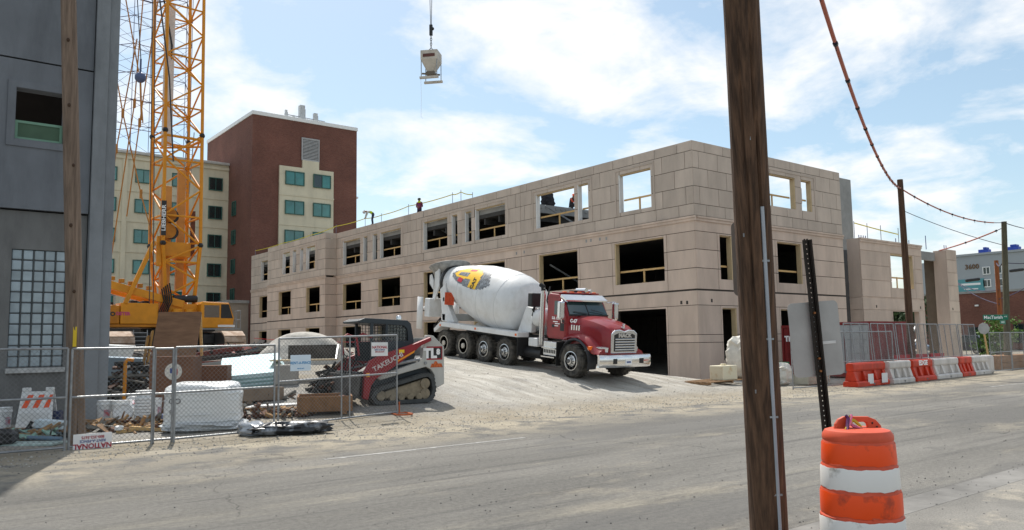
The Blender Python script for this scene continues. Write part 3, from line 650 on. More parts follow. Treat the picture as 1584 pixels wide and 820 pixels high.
for c_, t in ((cB,0),(cB,1)):
    for k in range(4): q = MB(); P = c_(t,k); q.ball(P+V((0,0,.02)),.2,8); q.build('connector', BLKM, crane, smooth=True)
for k in range(4):
    q = MB(); q.cyl(cB(.96,k), cB(.96,(k+1)%4), .09, n=6); q.build('cross_brace', YEL, crane)
    if k < 2: q = MB(); q.cyl(cB(.02,k), cB(.02,(k+2)%4), .07, n=6); q.build('cross_brace', YEL, crane)
    if k < 2: q = MB(); q.cyl(cB(.9,k), cB(.9,(k+2)%4), .07, n=6); q.build('cross_brace', YEL, crane)
PINK = mat('mast_pink', srgb(198,138,70), .6, var=.08)
q = MB(); q.box(-.2,.4,-.15,.3,2.3,11.2); q.build('boom_stop', PINK, crane, bevel=.03)
q = MB(); q.box(.9,1.4,.3,.6,4.2,12.5); q.build('boom_stop', PINK, crane, bevel=.03)
q = MB(); q.box(-.3,.35,.0,.25,14,24); q.build('jib_strut', mat('pale_strut',(.62,.58,.55),.6,var=.1), crane, bevel=.03)
q = MB(); q.box(-.3,1.5,-.9,.9,6.3,7.3); q.box(-.75,-.4,-1.2,-1.0,5.6,7.6); q.build('winch_frame', YEL, crane, bevel=.06)
for z in (9.1, 8.0, ):
    q = MB(); q.cyl((.0,-1.05,z),(.0,-.75,z),.5,n=18); q.build('sheave', YELD, crane, smooth=True); q = MB(); q.cyl((.25,-.74,z-.05),(.25,-.6,z-.05),.48,n=18); q.build('sheave_guard', BLKM, crane, smooth=True)
q = MB(); a, b = V((-.95,-1.6,7.3)), V((-.95,-1.6,10.6)); q.box(-.62,-.32,-1.66,-1.6,7.6,9.9); sg = q.build('name_plate', BLKM, crane)
text('LIEBHERR', .34, WHITE, sg, (-.47,-1.665,8.75), (R(90),R(-90),0), bold=.008, sx=1.2)
q = MB(); q.box(1.98,2.3,1.0,1.06,6.6,9.8); q.build('rust_plate', mat('rust_brown',srgb(95,60,45),.8,var=.3), crane)
q = MB()
for x in (2.05,2.5): q.cyl((x-.6,1.25,11),(x-.35,1.25,15.5),.035,n=5)
for k in range(14): z = 11.1+k*.31; q.cyl((1.47+.017*k,1.25,z),(1.92+.017*k,1.25,z),.025,n=4)
q.build('boom_ladder', GALV, crane)
# gantry behind the boom and its strut, running back over the counterweight
q = MB(); q.bar((1.0,-1.2,3.1),(-8.5,-1.2,5.6),.42,.5); q.bar((1.0,1.2,3.1),(-8.5,1.2,5.6),.42,.5); q.bar((-3,-1.2,4.15),(-3,1.2,4.15),.2); q.bar((-6,-1.2,4.95),(-6,1.2,4.95),.2); q.build('gantry', YEL, crane, bevel=.03)
for k in range(7): q = MB(); q.box(-4.6+k*.55,-4.3+k*.55,-1.35,-1.05,4.85-k*.14,5.1-k*.14); q.build('gantry_clamp', YELD, crane, bevel=.02)
q = MB(); q.bar((-2.6,-1.45,3.1),(-.95,-1.4,7.2),.26); q.build('gantry_strut', YEL, crane, bevel=.03)
# pendants and ropes
PEN = mat('pendant_rod', srgb(176,116,48), .6, var=.15); ROPE = mat('wire_rope', (.06,.055,.06), .6, .3)
I3 = crane.location.copy()
def rod(pts, r, m, name, par=crane): q = MB(); q.tube([V(p)-I3 for p in pts], r, n=6); return q.build(name, m, par)
for pts in ([(172,398),(208,160),(222,-10)],[(196,335),(216,190),(246,-10)],[(168,50),(190,175),(218,300),(240,380)],[(193,-10),(216,120),(221,190)],[(168,330),(180,230),(212,60)]):
    w = [atD(x,y,51) for x, y in pts]; rod(w, .04, PEN, 'pendant')
    for (x, y) in pts[1:-1]: q = MB(); P = atD(x,y,51)-I3; q.box(P.x-.08,P.x+.08,P.y-.08,P.y+.08,P.z-.3,P.z+.3); q.build('pendant_joint', PEN, crane, bevel=.03)
for x0, x1 in ((236,231),(240,237)): rod([atD(x0,-10,50), atD(x1,470,50)], .028, ROPE, 'hoist_rope')
rod([atD(246,-10,52.6), atD(262,120,52.6), atD(268,250,52.6)], .05, ROPE, 'hoist_rope'); rod([atD(252,-10,55), atD(266,70,55), atD(261,160,55), atD(263,215,55)], .06, BLKM, 'hoist_rope')
q = MB(); P = atD(217,120,50)-I3; q.ball(P,.34,14); q.cyl(P+V((0,0,.3)),P+V((.0,0,1.2)),.06,n=6); q.build('headache_ball', mat('ball_blue',srgb(80,92,125),.5), crane, smooth=True)
rod([P+I3+V((0,0,1.2)), atD(212,-10,50)], .03, ROPE, 'hoist_rope'); rod([P+I3, atD(219,186,50)], .06, PEN, 'pendant')
# open wire lattice mast far behind
tw = thing('lattice_mast', 'thin dark open lattice mast seen against the sky left of the crane boom', 'mast', atD(216,235,150))
TWL = tw.location.copy(); LM = mat('lattice_steel', srgb(95,85,110), .7, var=.15)
def tp(k, z): a = R(-52)+k*2*math.pi/6; return V((math.cos(a)*9.5, math.sin(a)*9.5, z))
H = [2+5.2*i for i in range(7)]
for i, z in enumerate(H):
    for k in range(6):
        q = MB(); q.cyl(tp(k,z), tp(k+1,z), .07 if i < 6 else .16, n=5, cap=False); q.build('ring_bar', LM, tw)
        if i < 6:
            q = MB(); q.cyl(tp(k,z), tp(k+1,H[i+1]), .035, n=4, cap=False); q.build('diagonal', LM, tw); q = MB(); q.cyl(tp(k+1,z), tp(k,H[i+1]), .035, n=4, cap=False); q.build('diagonal', LM, tw)
for k in range(6): q = MB(); q.cyl(tp(k,-22), tp(k,H[-1]), .06, n=5); q.build('leg', LM, tw)

# ================================================================ concrete bucket on its rope
BP = atD(667,103,46)
bk = thing('concrete_bucket', 'white concrete hopper bucket hanging from a crane rope in the sky', 'bucket', BP, (0,0,R(-48)))
BW = mat('bucket_white', srgb(196,188,176), .6, var=.15)
q = MB(); q.loft([[(x*a,y*a,z) for x, y in ((-1,-1),(1,-1),(1,1),(-1,1))] for a, z in ((.2,-.35),(.5,.3),(.5,.83))]); q.build('hopper', BW, bk, bevel=.02)
q = MB(); q.box(-.35,.35,-.52,-.505,.42,.6); q.build('logo', mat('bucket_logo',(.12,.04,.03),.6), bk)
for x in (-.46,.46):
    for y in (-.46,.46): q = MB(); q.cyl((x,y,.3),(x,y,-.75),.025,n=6); q.build('leg', GALV, bk)
for y in (-.46,.46): q = MB(); q.box(-.55,.55,y-.07,y+.07,-.85,-.72); q.build('skid', BW, bk, bevel=.01)
q = MB(); q.box(-.25,.25,-.25,.25,-.55,-.36); q.bar((-.5,-.2,-.45),(.5,.1,-.5),.08); q.build('gate', mat('gate_brown',(.16,.13,.1),.7), bk)
q = MB(); q.tube([(-.03,0,.85),(-.1,0,1.0),(0,0,1.12),(.1,0,1.0),(.03,0,.85)],.03,n=6); q.build('lifting_eye', BLKM, bk, smooth=True)
for k in range(5): q = MB(); q.tube([(math.cos(t)*(.06 if k%2 else .0), math.sin(t)*(.0 if k%2 else .06), 1.2+k*.14+math.sin(t+1.57*0)*.0+.09*math.cos(t*1)) if 0 else ((.05*math.cos(t), 0, 1.2+k*.14+.1*math.sin(t)) if k%2 else (0,.05*math.cos(t),1.2+k*.14+.1*math.sin(t))) for t in [i*math.pi/4 for i in range(8)]],.022,n=5,closed=True); q.build('chain_link', GALV, bk)
q = MB(); q.box(-.09,.09,-.07,.07,1.85,2.5); q.ball((.1,0,2.25),.1,8); q.build('hook_block', BLKM, bk, bevel=.02)
for x in (-.05,.05): q = MB(); q.tube([(x*.5,0,2.5),(x*1.5,0,5),(x*3,0,16)],.02,n=5); q.build('rope', ROPE, bk)
q = MB(); q.tube([(-.5,-.4,-.8),(-.48,-.4,-2),(-.5,-.4,-3.0),(-.42,-.4,-3.15)],.008,n=4); q.build('tag_line', WHITE, bk)

# ================================================================ concrete mixer truck
TRX, TRY = 19.25, 19.93
trk = thing('mixer_truck', 'red and white concrete mixer truck on the dirt ramp', 'truck', (TRX,TRY,.57), (R(-5.15),0,R(180)))
# local frame: +y forward, +x = side towards the camera, z up
RED = mat('truck_red', srgb(142,20,28), .32, var=.08, scale=1.2, coat=.4, dirt=.25); CHR = mat('chrome', (.72,.73,.74), .16, 1, var=.06); ALU = mat('polished_wheel', (.72,.72,.71), .3, .9, var=.1)
TWH = mat('truck_white', (.74,.745,.74), .42, scale=2.2, c2=(.60,.59,.56), lo=.5, hi=.8, dirt=.16); FL = mat('flare_grey', (.045,.048,.052), .55, var=.15); TG = glass('truck_glass', srgb(52,74,76), .05)
TYR = mat('tyre', (.022,.021,.02), .85, var=.35, scale=5, c2=(.12,.108,.09)); HUBW = mat('hub_dusty', srgb(196,188,175), .6, var=.15); ORG = mat('orange_lens', srgb(240,110,20), .3); CLR = mat('lamp_clear', (.7,.72,.72), .1, .3)
def wheel(par, x, y, z, r, w, dual=False, hub='alu', side=1):
    t = thing_part('wheel', par, (x,y,z)); tire_profile = []
    q = MB()
    def ty(xc, ww): q.lathe([(r*.56,-ww/2+.02),(r*.62,-ww/2),(r*.9,-ww/2),(r*.975,-ww/2+.035),(r,-ww/2+.07),(r,ww/2-.07),(r*.975,ww/2-.035),(r*.9,ww/2),(r*.62,ww/2),(r*.56,ww/2-.02)], (xc,0,0), (xc+1,0,0), 32)
    ty(0, w)
    if dual: ty(-side*(w+.05), w)
    for k in range(26):     # tread lugs
        a = 2*math.pi*k/26; c, s = math.cos(a), math.sin(a)
        for sx in (-1, 1): q.obox((sx*w*.25, c*(r+.004), s*(r+.004)), (w*.4, r*.13, .022), (a-math.pi/2,0,0))
    q.build('tyre', TYR, t, smooth=True)
    q = MB(); f = side*(w/2)
    if hub == 'alu':
        q.lathe([(r*.58,-.01),(r*.58,.02),(r*.54,.025),(r*.50,-.03),(r*.36,-.02),(r*.30,.015),(r*.20,.02),(r*.19,.10),(r*.12,.12)], (f-side*.01,0,0), (f+side,0,0), 28)
        q.build('rim', ALU, t, smooth=True)
        q = MB()
        for k in range(10): a = 2*math.pi*k/10+.15; q.cyl((f-side*.02,math.cos(a)*r*.42,math.sin(a)*r*.42),(f+side*.004,math.cos(a)*r*.42,math.sin(a)*r*.42),r*.052,n=8)
        q.build('rim_holes', BLKM, t)
        q = MB()
        for k in range(10): a = 2*math.pi*k/10; q.cyl((f,math.cos(a)*r*.26,math.sin(a)*r*.26),(f+side*.045,math.cos(a)*r*.26,math.sin(a)*r*.26),r*.03,n=6)
        q.cyl((f,0,0),(f+side*.13,0,0),r*.13,n=14); q.build('hub', mat('hub_dark',(.12,.12,.12),.5,.5), t)
    else:
        q.lathe([(r*.58,-.02),(r*.58,.01),(r*.53,.01),(r*.50,-.16),(r*.30,-.18),(r*.28,-.05),(r*.2,-.02),(r*.19,.02),(r*.1,.03)], (f,0,0), (f+side,0,0), 28); q.build('rim', HUBW, t, smooth=True)
        q = MB()
        for k in range(8): a = 2*math.pi*k/8; q.cyl((f-side*.2,math.cos(a)*r*.4,math.sin(a)*r*.4),(f-side*.15,math.cos(a)*r*.4,math.sin(a)*r*.4),r*.06,n=8)
        q.build('rim_holes', BLKM, t)
    return t
def thing_part(name, par, loc):
    o = bpy.data.objects.new(name, None); o.empty_display_size = .1; col.objects.link(o); o.parent = par; o.location = loc; return o
for s in (1, -1):
    wheel(trk, s*1.03, 0, .555, .555, .40, hub='alu', side=s)
    for y in (-3.7,-5.02): wheel(trk, s*1.05, y, .52, .52, .30, hub='alu', side=s)
    for y in (-6.38,-7.78): wheel(trk, s*1.08, y, .53, .53, .27, dual=True, hub='steel', side=s)
q = MB(); q.box(-.43,-.33,-8.4,1.0,.75,1.02); q.box(.33,.43,-8.4,1.0,.75,1.02)
for y in (-8.2,-6.4,-4.8,-3,-1.2,.6): q.box(-.33,.33,y,y+.12,.78,1.0)
for y in (-7.78,-6.38,-5.02,-3.7,0): q.cyl((-.9,y,.55),(.9,y,.55),.09,n=10)
q.build('chassis', BLKM, trk)
# hood (lofted), cab, fenders
def ring(y, hw, zb, zs, zt, crown): # half width, bottom, shoulder z, top z
    return [(-hw,y,zb),(-hw,y,zs-.12),(-hw*.96,y,zs),(-hw*.8,y,zs+(zt-zs)*.7),(-hw*.4,y,zt-.01),(0,y,zt+crown),(hw*.4,y,zt-.01),(hw*.8,y,zs+(zt-zs)*.7),(hw*.96,y,zs),(hw,y,zs-.12),(hw,y,zb)]
q = MB(); q.loft([ring(-.52,.93,1.05,1.78,2.05,.0),(ring(-.1,.9,1.05,1.78,2.04,.01)),ring(.4,.82,.95,1.72,1.96,.02),ring(.85,.72,.9,1.62,1.84,.02),ring(1.12,.62,.85,1.5,1.72,.02),ring(1.2,.56,.85,1.42,1.62,.01)]); hood = q.build('hood', RED, trk, smooth=True)
for s in (1, -1):   # front fender: red skin with a dark flare round the wheel
    rings = []
    for i in range(11):
        a = R(200-i*22); yy = math.cos(a)*.72; zz = .56+math.sin(a)*.74
        rings.append([(s*.72,yy,zz+.02),(s*1.10,yy,zz+.02),(s*1.14,yy,zz-.03),(s*1.10,yy*.95,.56+math.sin(a)*.68),(s*.72,yy*.95,.56+math.sin(a)*.68)])
    q = MB(); q.loft(rings[1:]); q.build('fender_flare', FL, trk, smooth=True)
    q = MB(); q.loft([[(s*.55,y,z0),(s*1.05,y,z0),(s*1.07,y,z1-.14),(s*.98,y,z1-.03),(s*.8,y,z1+.05),(s*.55,y,z1+.12)] for y, z0, z1 in ((-.62,1.28,1.36),(-.3,1.32,1.46),(.1,1.32,1.47),(.5,1.1,1.36),(.78,.86,1.16),(.98,.84,1.02),(1.12,.86,.98))]); q.build('fender', RED, trk, smooth=True)
    q = MB(); q.loft([[(s*(.66+.30*t),1.15-.32*t*t,.93+.02*t),(s*(.66+.30*t),1.17-.32*t*t,1.08+.0*t),(s*(.66+.30*t),1.02-.32*t*t,1.1),(s*(.66+.30*t),1.0-.32*t*t,.92)] for t in (0,.33,.66,1,1.3)]); q.build('headlight', CLR, trk, smooth=True)
    q = MB(); q.box(s*1.0,s*1.085,.62,.80,.97,1.1); q.build('turn_signal', ORG, trk, bevel=.02)
    q = MB(); q.tube([(s*.95,-.6,2.5),(s*1.25,-.55,2.55),(s*1.3,-.5,2.5)],.02,n=6); q.tube([(s*.95,-.6,1.75),(s*1.25,-.5,1.8),(s*1.3,-.5,1.95)],.02,n=6); mir = q.build('mirror_arm', CHR, trk, smooth=True)
    q = MB(); q.box(s*1.2,s*1.4,-.62,-.42,1.92,2.52); q.build('mirror', CHR, mir, bevel=.05)
    q = MB(); q.box(s*1.0-.3,s*1.0+.3,-.85,-.82,.25,1.1) if 0 else q.box(s*.75,s*1.15,-.86,-.83,.3,1.12); q.build('mud_flap', DARK, trk)
cabp = [(-1.55,1.2),(-.5,1.2),(-.52,2.03),(-.86,2.66),(-1.05,2.76),(-1.5,2.78),(-1.62,2.7),(-1.62,1.35)]
q = MB(); q.prism(cabp, 'x', -.98, .98); cabo = q.build('cab', RED, trk, bevel=.06)
q = MB(); q.box(-.9,.9,-1.5,-.95,2.775,2.83); q.build('roof_cap', RED, cabo, bevel=.04)
q = MB(); a, b = V((0,-.505,2.09)), V((0,-.80,2.58)); q.add([(-.9,a.y,a.z),(.9,a.y,a.z),(.84,b.y,b.z),(-.84,b.y,b.z),(-.9,a.y-.03,a.z-.02),(.9,a.y-.03,a.z-.02),(.84,b.y-.03,b.z-.02),(-.84,b.y-.03,b.z-.02)],[(0,1,2,3),(7,6,5,4),(0,4,5,1),(1,5,6,2),(2,6,7,3),(3,7,4,0)]); ws = q.build('windshield', TG, cabo)
q = MB(); q.bar((0,a.y+.004,a.z),(0,b.y+.004,b.z),.035,.02); q.bar((-.92,a.y+.01,a.z-.03),(.92,a.y+.01,a.z-.03),.05,.04); q.bar((.1,a.y+.02,a.z+.03),(.7,a.y-.02,a.z+.09),.02); q.bar((-.7,a.y+.02,a.z+.05),(-.1,a.y,a.z+.16),.02); q.build('windshield_frame', BLKM, ws)
q = MB(); q.prism([(-.93,2.66),(-.62,2.52),(-.60,2.58),(-.9,2.76)], 'x', -.99, .99); q.build('sun_visor', CHR, cabo, bevel=.01)
for x in (-.7,-.35,0,.35,.7): q = MB(); q.box(x-.07,x+.07,-1.1,-.98,2.79,2.86); q.build('marker_light', ORG, cabo, bevel=.02)
q = MB(); q.tube([(-.3,-1.5,2.92),(-.3,-1.0,2.92)],[.07,.09],n=10); q.tube([(-.55,-1.3,2.9),(-.55,-1.0,2.9)],[.04,.06],n=10); q.build('air_horn', CHR, cabo, smooth=True)
q = MB(); q.box(-.1,.1,-1.45,-1.2,2.8,2.9); q.build('beacon', BLKM, cabo)
for s in (1, -1):
    q = MB(); q.prism([(-1.4,1.28),(-.62,1.28),(-.6,2.0),(-.9,2.62),(-1.4,2.62)], 'x', s*.982, s*.996); d_ = q.build('door', RED, cabo, bevel=.01)
    q = MB(); q.prism([(-1.2,2.05),(-.72,2.0),(-.74,2.12),(-.98,2.52),(-1.2,2.52)] if 1 else [], 'x', s*.997, s*1.003); q.build('door_window', TG, d_)
    q = MB(); q.box(s*.997,s*1.004,-.86,-.66,1.5,1.88); q.build('peep_window', BLKM, d_)
    q = MB(); q.box(s*.997,s*1.02,-1.28,-1.17,1.6,1.7); q.build('door_handle', BLKM, d_)
tr = (R(90),0,R(90)); WL = mat('white_lettering', (.85,.85,.85), .5, var=.02)
text('S.B. COX', .125, WL, trk, (1.0,-1.06,1.92), tr, bold=.006); 
for y_, z_, w_ in ((-1.12,1.80,.24),(-1.02,1.735,.24),(-1.1,1.66,.26)):     # small unreadable lines of door lettering
    q = MB(); q.box(.9975,1.001,y_-w_/2,y_+w_/2,z_-.017,z_+.017); q.build('small_print', WL, trk)
text('C-67', .16, WL, trk, (.945,-.25,1.87), (R(85),0,R(92)), bold=.01)
for k in range(4): q = MB(); q.box(.915-.012*k,.94-.012*k,-.38+.11*k,-.31+.11*k,1.56,1.74); q.build('side_vent', CHR, trk, bevel=.015)
# grille
q = MB(); q.prism([(-.6,.9),(.6,.9),(.6,1.55),(.45,1.66),(.2,1.68),(0,1.62),(-.2,1.68),(-.45,1.66),(-.6,1.55)], 'y', 1.19, 1.245); gr = q.build('grille_surround', CHR, trk, bevel=.025)
q = MB(); q.prism([(-.48,.96),(.48,.96),(.48,1.5),(.3,1.56),(-.3,1.56),(-.48,1.5)], 'y', 1.246, 1.256); q.build('grille', BLKM, gr)
for k in range(5): q = MB(); z = 1.0+k*.085; q.box(-.46,.46,1.257,1.29,z,z+.045); q.build('grille_bar', CHR, gr, bevel=.01)
text('MACK', .17, CHR, gr, (0,1.258,1.48), (R(90),0,R(180)), bold=.012, sx=1.25, ext=.006)
q = MB(); q.loft([[(x*.05,1.14+y*.05,1.71+z) for x, y in ((-1,-1),(1,-1),(1,1),(-1,1))] for z in (0,.05)]); q.loft([[(-.025,1.1,1.76),(.025,1.1,1.76),(.025,1.2,1.76),(-.025,1.2,1.76)],[(-.03,1.12,1.86),(.03,1.12,1.86),(.02,1.24,1.87),(-.02,1.24,1.87)]]); q.build('hood_ornament', CHR, trk, bevel=.01)
q = MB(); q.loft([[(x*1.2,y0+(.0 if abs(x) < .8 else -.12*(abs(x)-.8)/.2),z) for x in (-1,-.8,.8,1)]+[(x*1.18,y0-.12+(.0 if abs(x) < .8 else -.12),z) for x in (1,.8,-.8,-1)] for y0, z in ((1.42,.46),(1.46,.52),(1.46,.8),(1.42,.86))]); bump_ = q.build('bumper', CHR, trk, smooth=True)
for x in (-.62,.62): q = MB(); q.box(x-.09,x+.09,1.462,1.475,.58,.75); q.build('fog_light', BLKM, bump_, bevel=.02)
q = MB(); q.box(-.15,.15,1.462,1.47,.55,.72); q.build('number_plate', WL, bump_)
q = MB(); q.box(-.1,.1,1.471,1.4725,.60,.66); q.build('plate_print', mat('plate_blue',(.12,.15,.3),.5), bump_)
# stack, steps, tanks
for s in (1,): 
    q = MB(); q.cyl((s*1.02,-1.8,.95),(s*1.02,-1.8,2.75),.095,n=16); q.cyl((s*1.02,-1.8,2.75),(s*1.02,-1.8,2.95),.07,n=12); st = q.build('exhaust_stack', CHR, trk, smooth=True)
    q = MB(); q.tube([(s*1.02,-1.8,2.85),(s*1.02,-1.82,3.0),(s*1.02,-1.95,3.06)],.085,n=10); q.build('stack_cap', DARK, st, smooth=True)
for s in (1, -1):
    q = MB(); q.box(s*.6,s*1.1,-1.6,-.9,.62,1.1); q.build('step_box', ALU, trk, bevel=.02)
    q = MB(); q.box(s*1.1,s*1.2,-1.6,-.9,.55,.59); q.box(s*1.1,s*1.18,-1.6,-.9,.86,.9); q.build('step', CHR, trk)
    q = MB()
    for k in range(7): q.box(s*1.102,s*1.108,-1.55+.09*k,-1.5+.09*k,.7,.82)
    q.build('step_slots', BLKM, trk)
    q = MB(); q.box(s*.55,s*1.05,-2.5,-2.0,.85,1.15); q.build('battery_box', TWH, trk, bevel=.03)
    q = MB(); q.cyl((s*.75,-2.9,.6),(s*.75,-1.95,.6),.2,n=14); q.build('air_tank', BLKM, trk, smooth=True)
q = MB(); q.lathe([(.02,-.02),(.16,0),(.26,.05),(.31,.14),(.32,.25),(.32,1.75),(.31,1.86),(.26,1.95),(.16,2.0),(.02,2.02)], (-1.05,-2.30,1.86), (1,-2.30,1.86), 24); q.build('water_tank', TWH, trk, smooth=True)
# deck rails over the rear wheels
for s in (1, -1):
    q = MB(); q.prism([(-2.9,1.12),(-2.9,1.30),(-8.1,1.38),(-8.55,1.06),(-8.5,.92),(-8.0,1.2)], 'x', s*.7, s*1.24); dk = q.build('fender_deck', TWH, trk, bevel=.015)
    q = MB(); pass
    for y_, z_ in ((-3.0,1.17),(-5.55,1.22),(-8.05,1.2)): q = MB(); q.box(s*1.245,s*1.25,y_-.05,y_+.05,z_,z_+.08); q.build('marker_light', ORG, dk)
    q = MB(); q.box(s*.72,s*1.2,-2.96,-2.92,.45,1.12); q.build('mud_flap', DARK, trk)
# front pedestal
for s in (1, -1):
    q = MB(); q.prism([(-3.55,1.3),(-2.75,1.3),(-2.72,2.2),(-3.1,2.25)], 'x', s*.5, s*.72); q.build('front_pedestal', TWH, trk, bevel=.02)
q = MB(); q.box(-.5,.5,-2.8,-2.4,1.6,2.2); q.build('gearbox_mount', TWH, trk, bevel=.04)
q = MB(); q.box(.35,.95,-2.75,-2.5,2.25,2.75); q.build('oil_cooler', BLKM, trk, bevel=.03)
for k in range(2): q = MB(); q.tube([(.7,-2.6,2.3),(.95,-2.45,2.15-.2*k),(.8,-2.3,1.9-.2*k)],.03,n=6); q.build('hose', DARK, trk, smooth=True)
q = MB(); q.tube([(.2,-2.4,3.0),(.5,-2.2,2.5),(.6,-1.9,2.2)],.03,n=6); q.build('hose', DARK, trk, smooth=True)
# drum
D0, D1 = V((0,-3.55,2.08)), V((0,-9.45,3.16)); DL = (D1-D0).length
q = MB(); prof = [(.2,-.1),(.6,.0),(.95,.16),(1.03,.24),(1.2,.95),(1.245,1.5),(1.24,2.1),(1.18,2.9),(1.03,3.8),(.83,4.75),(.67,5.4),(.62,5.75)]
q.lathe(prof, D0, D1, 48); drum = q.build('drum', TWH, trk, smooth=True)
dd = (D1-D0).normalized()
q = MB(); q.lathe([(.62,0),(.72,.01),(.72,.15),(.62,.16)], D0+dd*5.42, D1, 40); q.build('drum_ring', BLKM, drum, smooth=True)
q = MB(); q.lathe([(.57,0),(.6,.02),(.6,.3),(.5,.36),(.45,.2)], D0+dd*5.72, D1+dd, 32); q.build('drum_mouth', mat('steel_worn',(.24,.23,.21),.6,.4,var=.3,scale=5), drum, smooth=True)
for t, r_ in ((.95,1.203),(2.1,1.243),(3.8,1.033)): q = MB(); q.lathe([(r_-.01,-.012),(r_+.004,0),(r_-.01,.012)], D0+dd*t, D1+dd, 48); q.build('weld_seam', mat('seam_grey',(.5,.51,.52),.5), drum, smooth=True)
# picture decal printed on the drum
U = dd.cross(V((1,0,0))).normalized(); U = -U if U.z < 0 else U       # up-ish, perpendicular to the axis
def dpt(t, th, off=.004):      # th measured from the camera side (+x) towards the top
    r_ = lerp([(b, a) for a, b in prof], t)+off; return D0+dd*t+(V((1,0,0))*math.cos(th)+U*math.sin(th))*r_
def decal(poly, m, name, off):
    # poly in (t, angle) ; filled fan on a fine grid by clipping
    ts = [p[0] for p in poly]; a_ = [p[1] for p in poly]; q = MB(); nt, na = 26, 22
    def inside(x, y):
        c = False
        for (x0,y0),(x1,y1) in zip(poly, poly[1:]+poly[:1]):
            if (y0 > y) != (y1 > y) and x < (x1-x0)*(y-y0)/(y1-y0)+x0: c = not c
        return c
    t0, t1, a0, a1 = min(ts), max(ts), min(a_), max(a_)
    for i in range(nt):
        for j in range(na):
            x0, x1 = t0+(t1-t0)*i/nt, t0+(t1-t0)*(i+1)/nt; y0, y1 = a0+(a1-a0)*j/na, a0+(a1-a0)*(j+1)/na
            if inside((x0+x1)/2, (y0+y1)/2): q.add([dpt(x0,y0,off),dpt(x1,y0,off),dpt(x1,y1,off),dpt(x0,y1,off)],[(0,1,2,3)])
    return q.build(name, m, drum, fix=False)
DG = mat('decal_grey', (.05,.055,.06), .45, var=.6, scale=9, c2=(.30,.33,.36)); DY = mat('decal_yellow', srgb(240,190,30), .45, var=.06); DR = mat('decal_red', srgb(190,25,45), .45)
decal([(1.54, 0.5), (1.86, 0.32), (2.34, 0.25), (3.08, 0.21), (3.93, 0.27), (4.48, 0.41), (4.72, 0.62), (4.54, 0.8), (3.8, 0.98), (2.83, 1.07), (1.97, 0.94)], DG, 'decal_engine', .006)
decal([(2.28, 0.25), (2.85, 0.23), (2.89, 0.5), (3.56, 0.47), (4.17, 0.5), (4.48, 0.64), (4.3, 0.84), (3.68, 1.03), (2.83, 1.07), (2.34, 0.8)], DY, 'decal_body', .011)
decal([(3.26, 0.58), (4.12, 0.58), (4.05, 0.74), (3.26, 0.77)], DG, 'decal_grille', .015)
decal([(3.5, 0.3), (3.93, 0.32), (3.9, 0.49), (3.5, 0.47)], DR, 'decal_badge', .015); decal([(2.95, 0.86), (3.43, 0.84), (3.43, 0.95), (2.95, 0.97)], DR, 'decal_badge', .015)
P = dpt(2.55,.40,.02); nrm = (P-(D0+dd*2.55)).normalized(); tv = -dd; bi = nrm.cross(tv)
Mx = Matrix((tv.cross(nrm)*-1, nrm.cross(tv).cross(nrm), nrm)).transposed() if 0 else Matrix((bi, -tv, nrm)).transposed()
text('CAT', .25, BLKM, drum, P, Mx.to_euler(), bold=.012)
# rear pedestal, hopper, chutes
for s in (1, -1): q = MB(); q.prism([(-7.60,1.38),(-8.50,1.38),(-8.80,2.7),(-8.40,3.0),(-8.25,2.2)], 'x', s*.62, s*.85); q.build('rear_pedestal', TWH, trk, bevel=.02)
q = MB(); q.box(-.85,.85,-8.60,-8.30,1.4,1.7); q.box(-.85,.85,-8.55,-8.40,2.2,2.4); q.build('rear_crossbeam', TWH, trk, bevel=.02)
q = MB(); q.prism([(-9.10,2.9),(-9.45,2.2),(-9.60,2.25),(-9.45,3.7),(-9.20,3.75)], 'x', .62, .7); q.build('hopper_arm', TWH, trk, bevel=.015); q = MB(); q.prism([(-9.10,2.9),(-9.45,2.2),(-9.60,2.25),(-9.45,3.7),(-9.20,3.75)], 'x', -.7, -.62); q.build('hopper_arm', TWH, trk, bevel=.015)
n = 16; HS = mat('hopper_steel', (.25,.25,.24), .6, .4, var=.35, scale=5, c2=(.42,.41,.39))
rr = []
for c, rx, z, dy in (((0,-9.65),.3,2.75,0),((0,-9.50),.75,3.55,.0),((0,-9.40),.95,3.75,.25)):
    rr.append([(c[0]+rx*math.cos(2*math.pi*i/n), c[1]+rx*.8*math.sin(2*math.pi*i/n), z+dy*math.sin(2*math.pi*i/n)) for i in range(n)])
q = MB(); q.loft(rr, cap=False); hp = q.build('charge_hopper', HS, trk, smooth=True); sm = hp.modifiers.new('s','SOLIDIFY'); sm.thickness = .02
rr = []
for y, z, w_, dpt_ in ((-9.60,2.4,.42,.3),(-10.20,2.05,.4,.28),(-10.85,1.9,.36,.25)):
    rr.append([(w_*math.cos(t), y, z-dpt_*math.sin(t)) for t in [math.pi*i/8 for i in range(9)]])
q = MB(); q.loft(rr, close=False, cap=False); ch = q.build('chute', TWH, trk, smooth=True); sm = ch.modifiers.new('s','SOLIDIFY'); sm.thickness = .025
for s, y in ((.95,-10.15),(-.95,-10.15)):
    rr = [[(s+.1*math.cos(t)+.0, y+.22*math.sin(t), z) for t in [math.pi*i/6-1.57 for i in range(7)]] for z in (.95,2.35)]
    q = MB(); q.loft(rr, close=False, cap=False); c2_ = q.build('extension_chute', TWH, trk, smooth=True); sm = c2_.modifiers.new('s','SOLIDIFY'); sm.thickness = .025
q = MB(); q.box(.2,.9,-9.90,-9.50,1.5,2.3); q.build('chute_frame', TWH, trk, bevel=.03)
q = MB()
for k in range(6): q.bar((.87,-8.35+.1*k,2.1),(.87,-8.25+.1*k,2.6),.02); q.bar((.87,-8.35,2.12+.08*k),(.87,-7.75,2.12+.08*k),.02)
q.box(.84,.862,-8.38,-7.70,2.08,2.6); q.build('wash_rack', mat('rack_orange',srgb(205,80,35),.6,var=.2), trk)
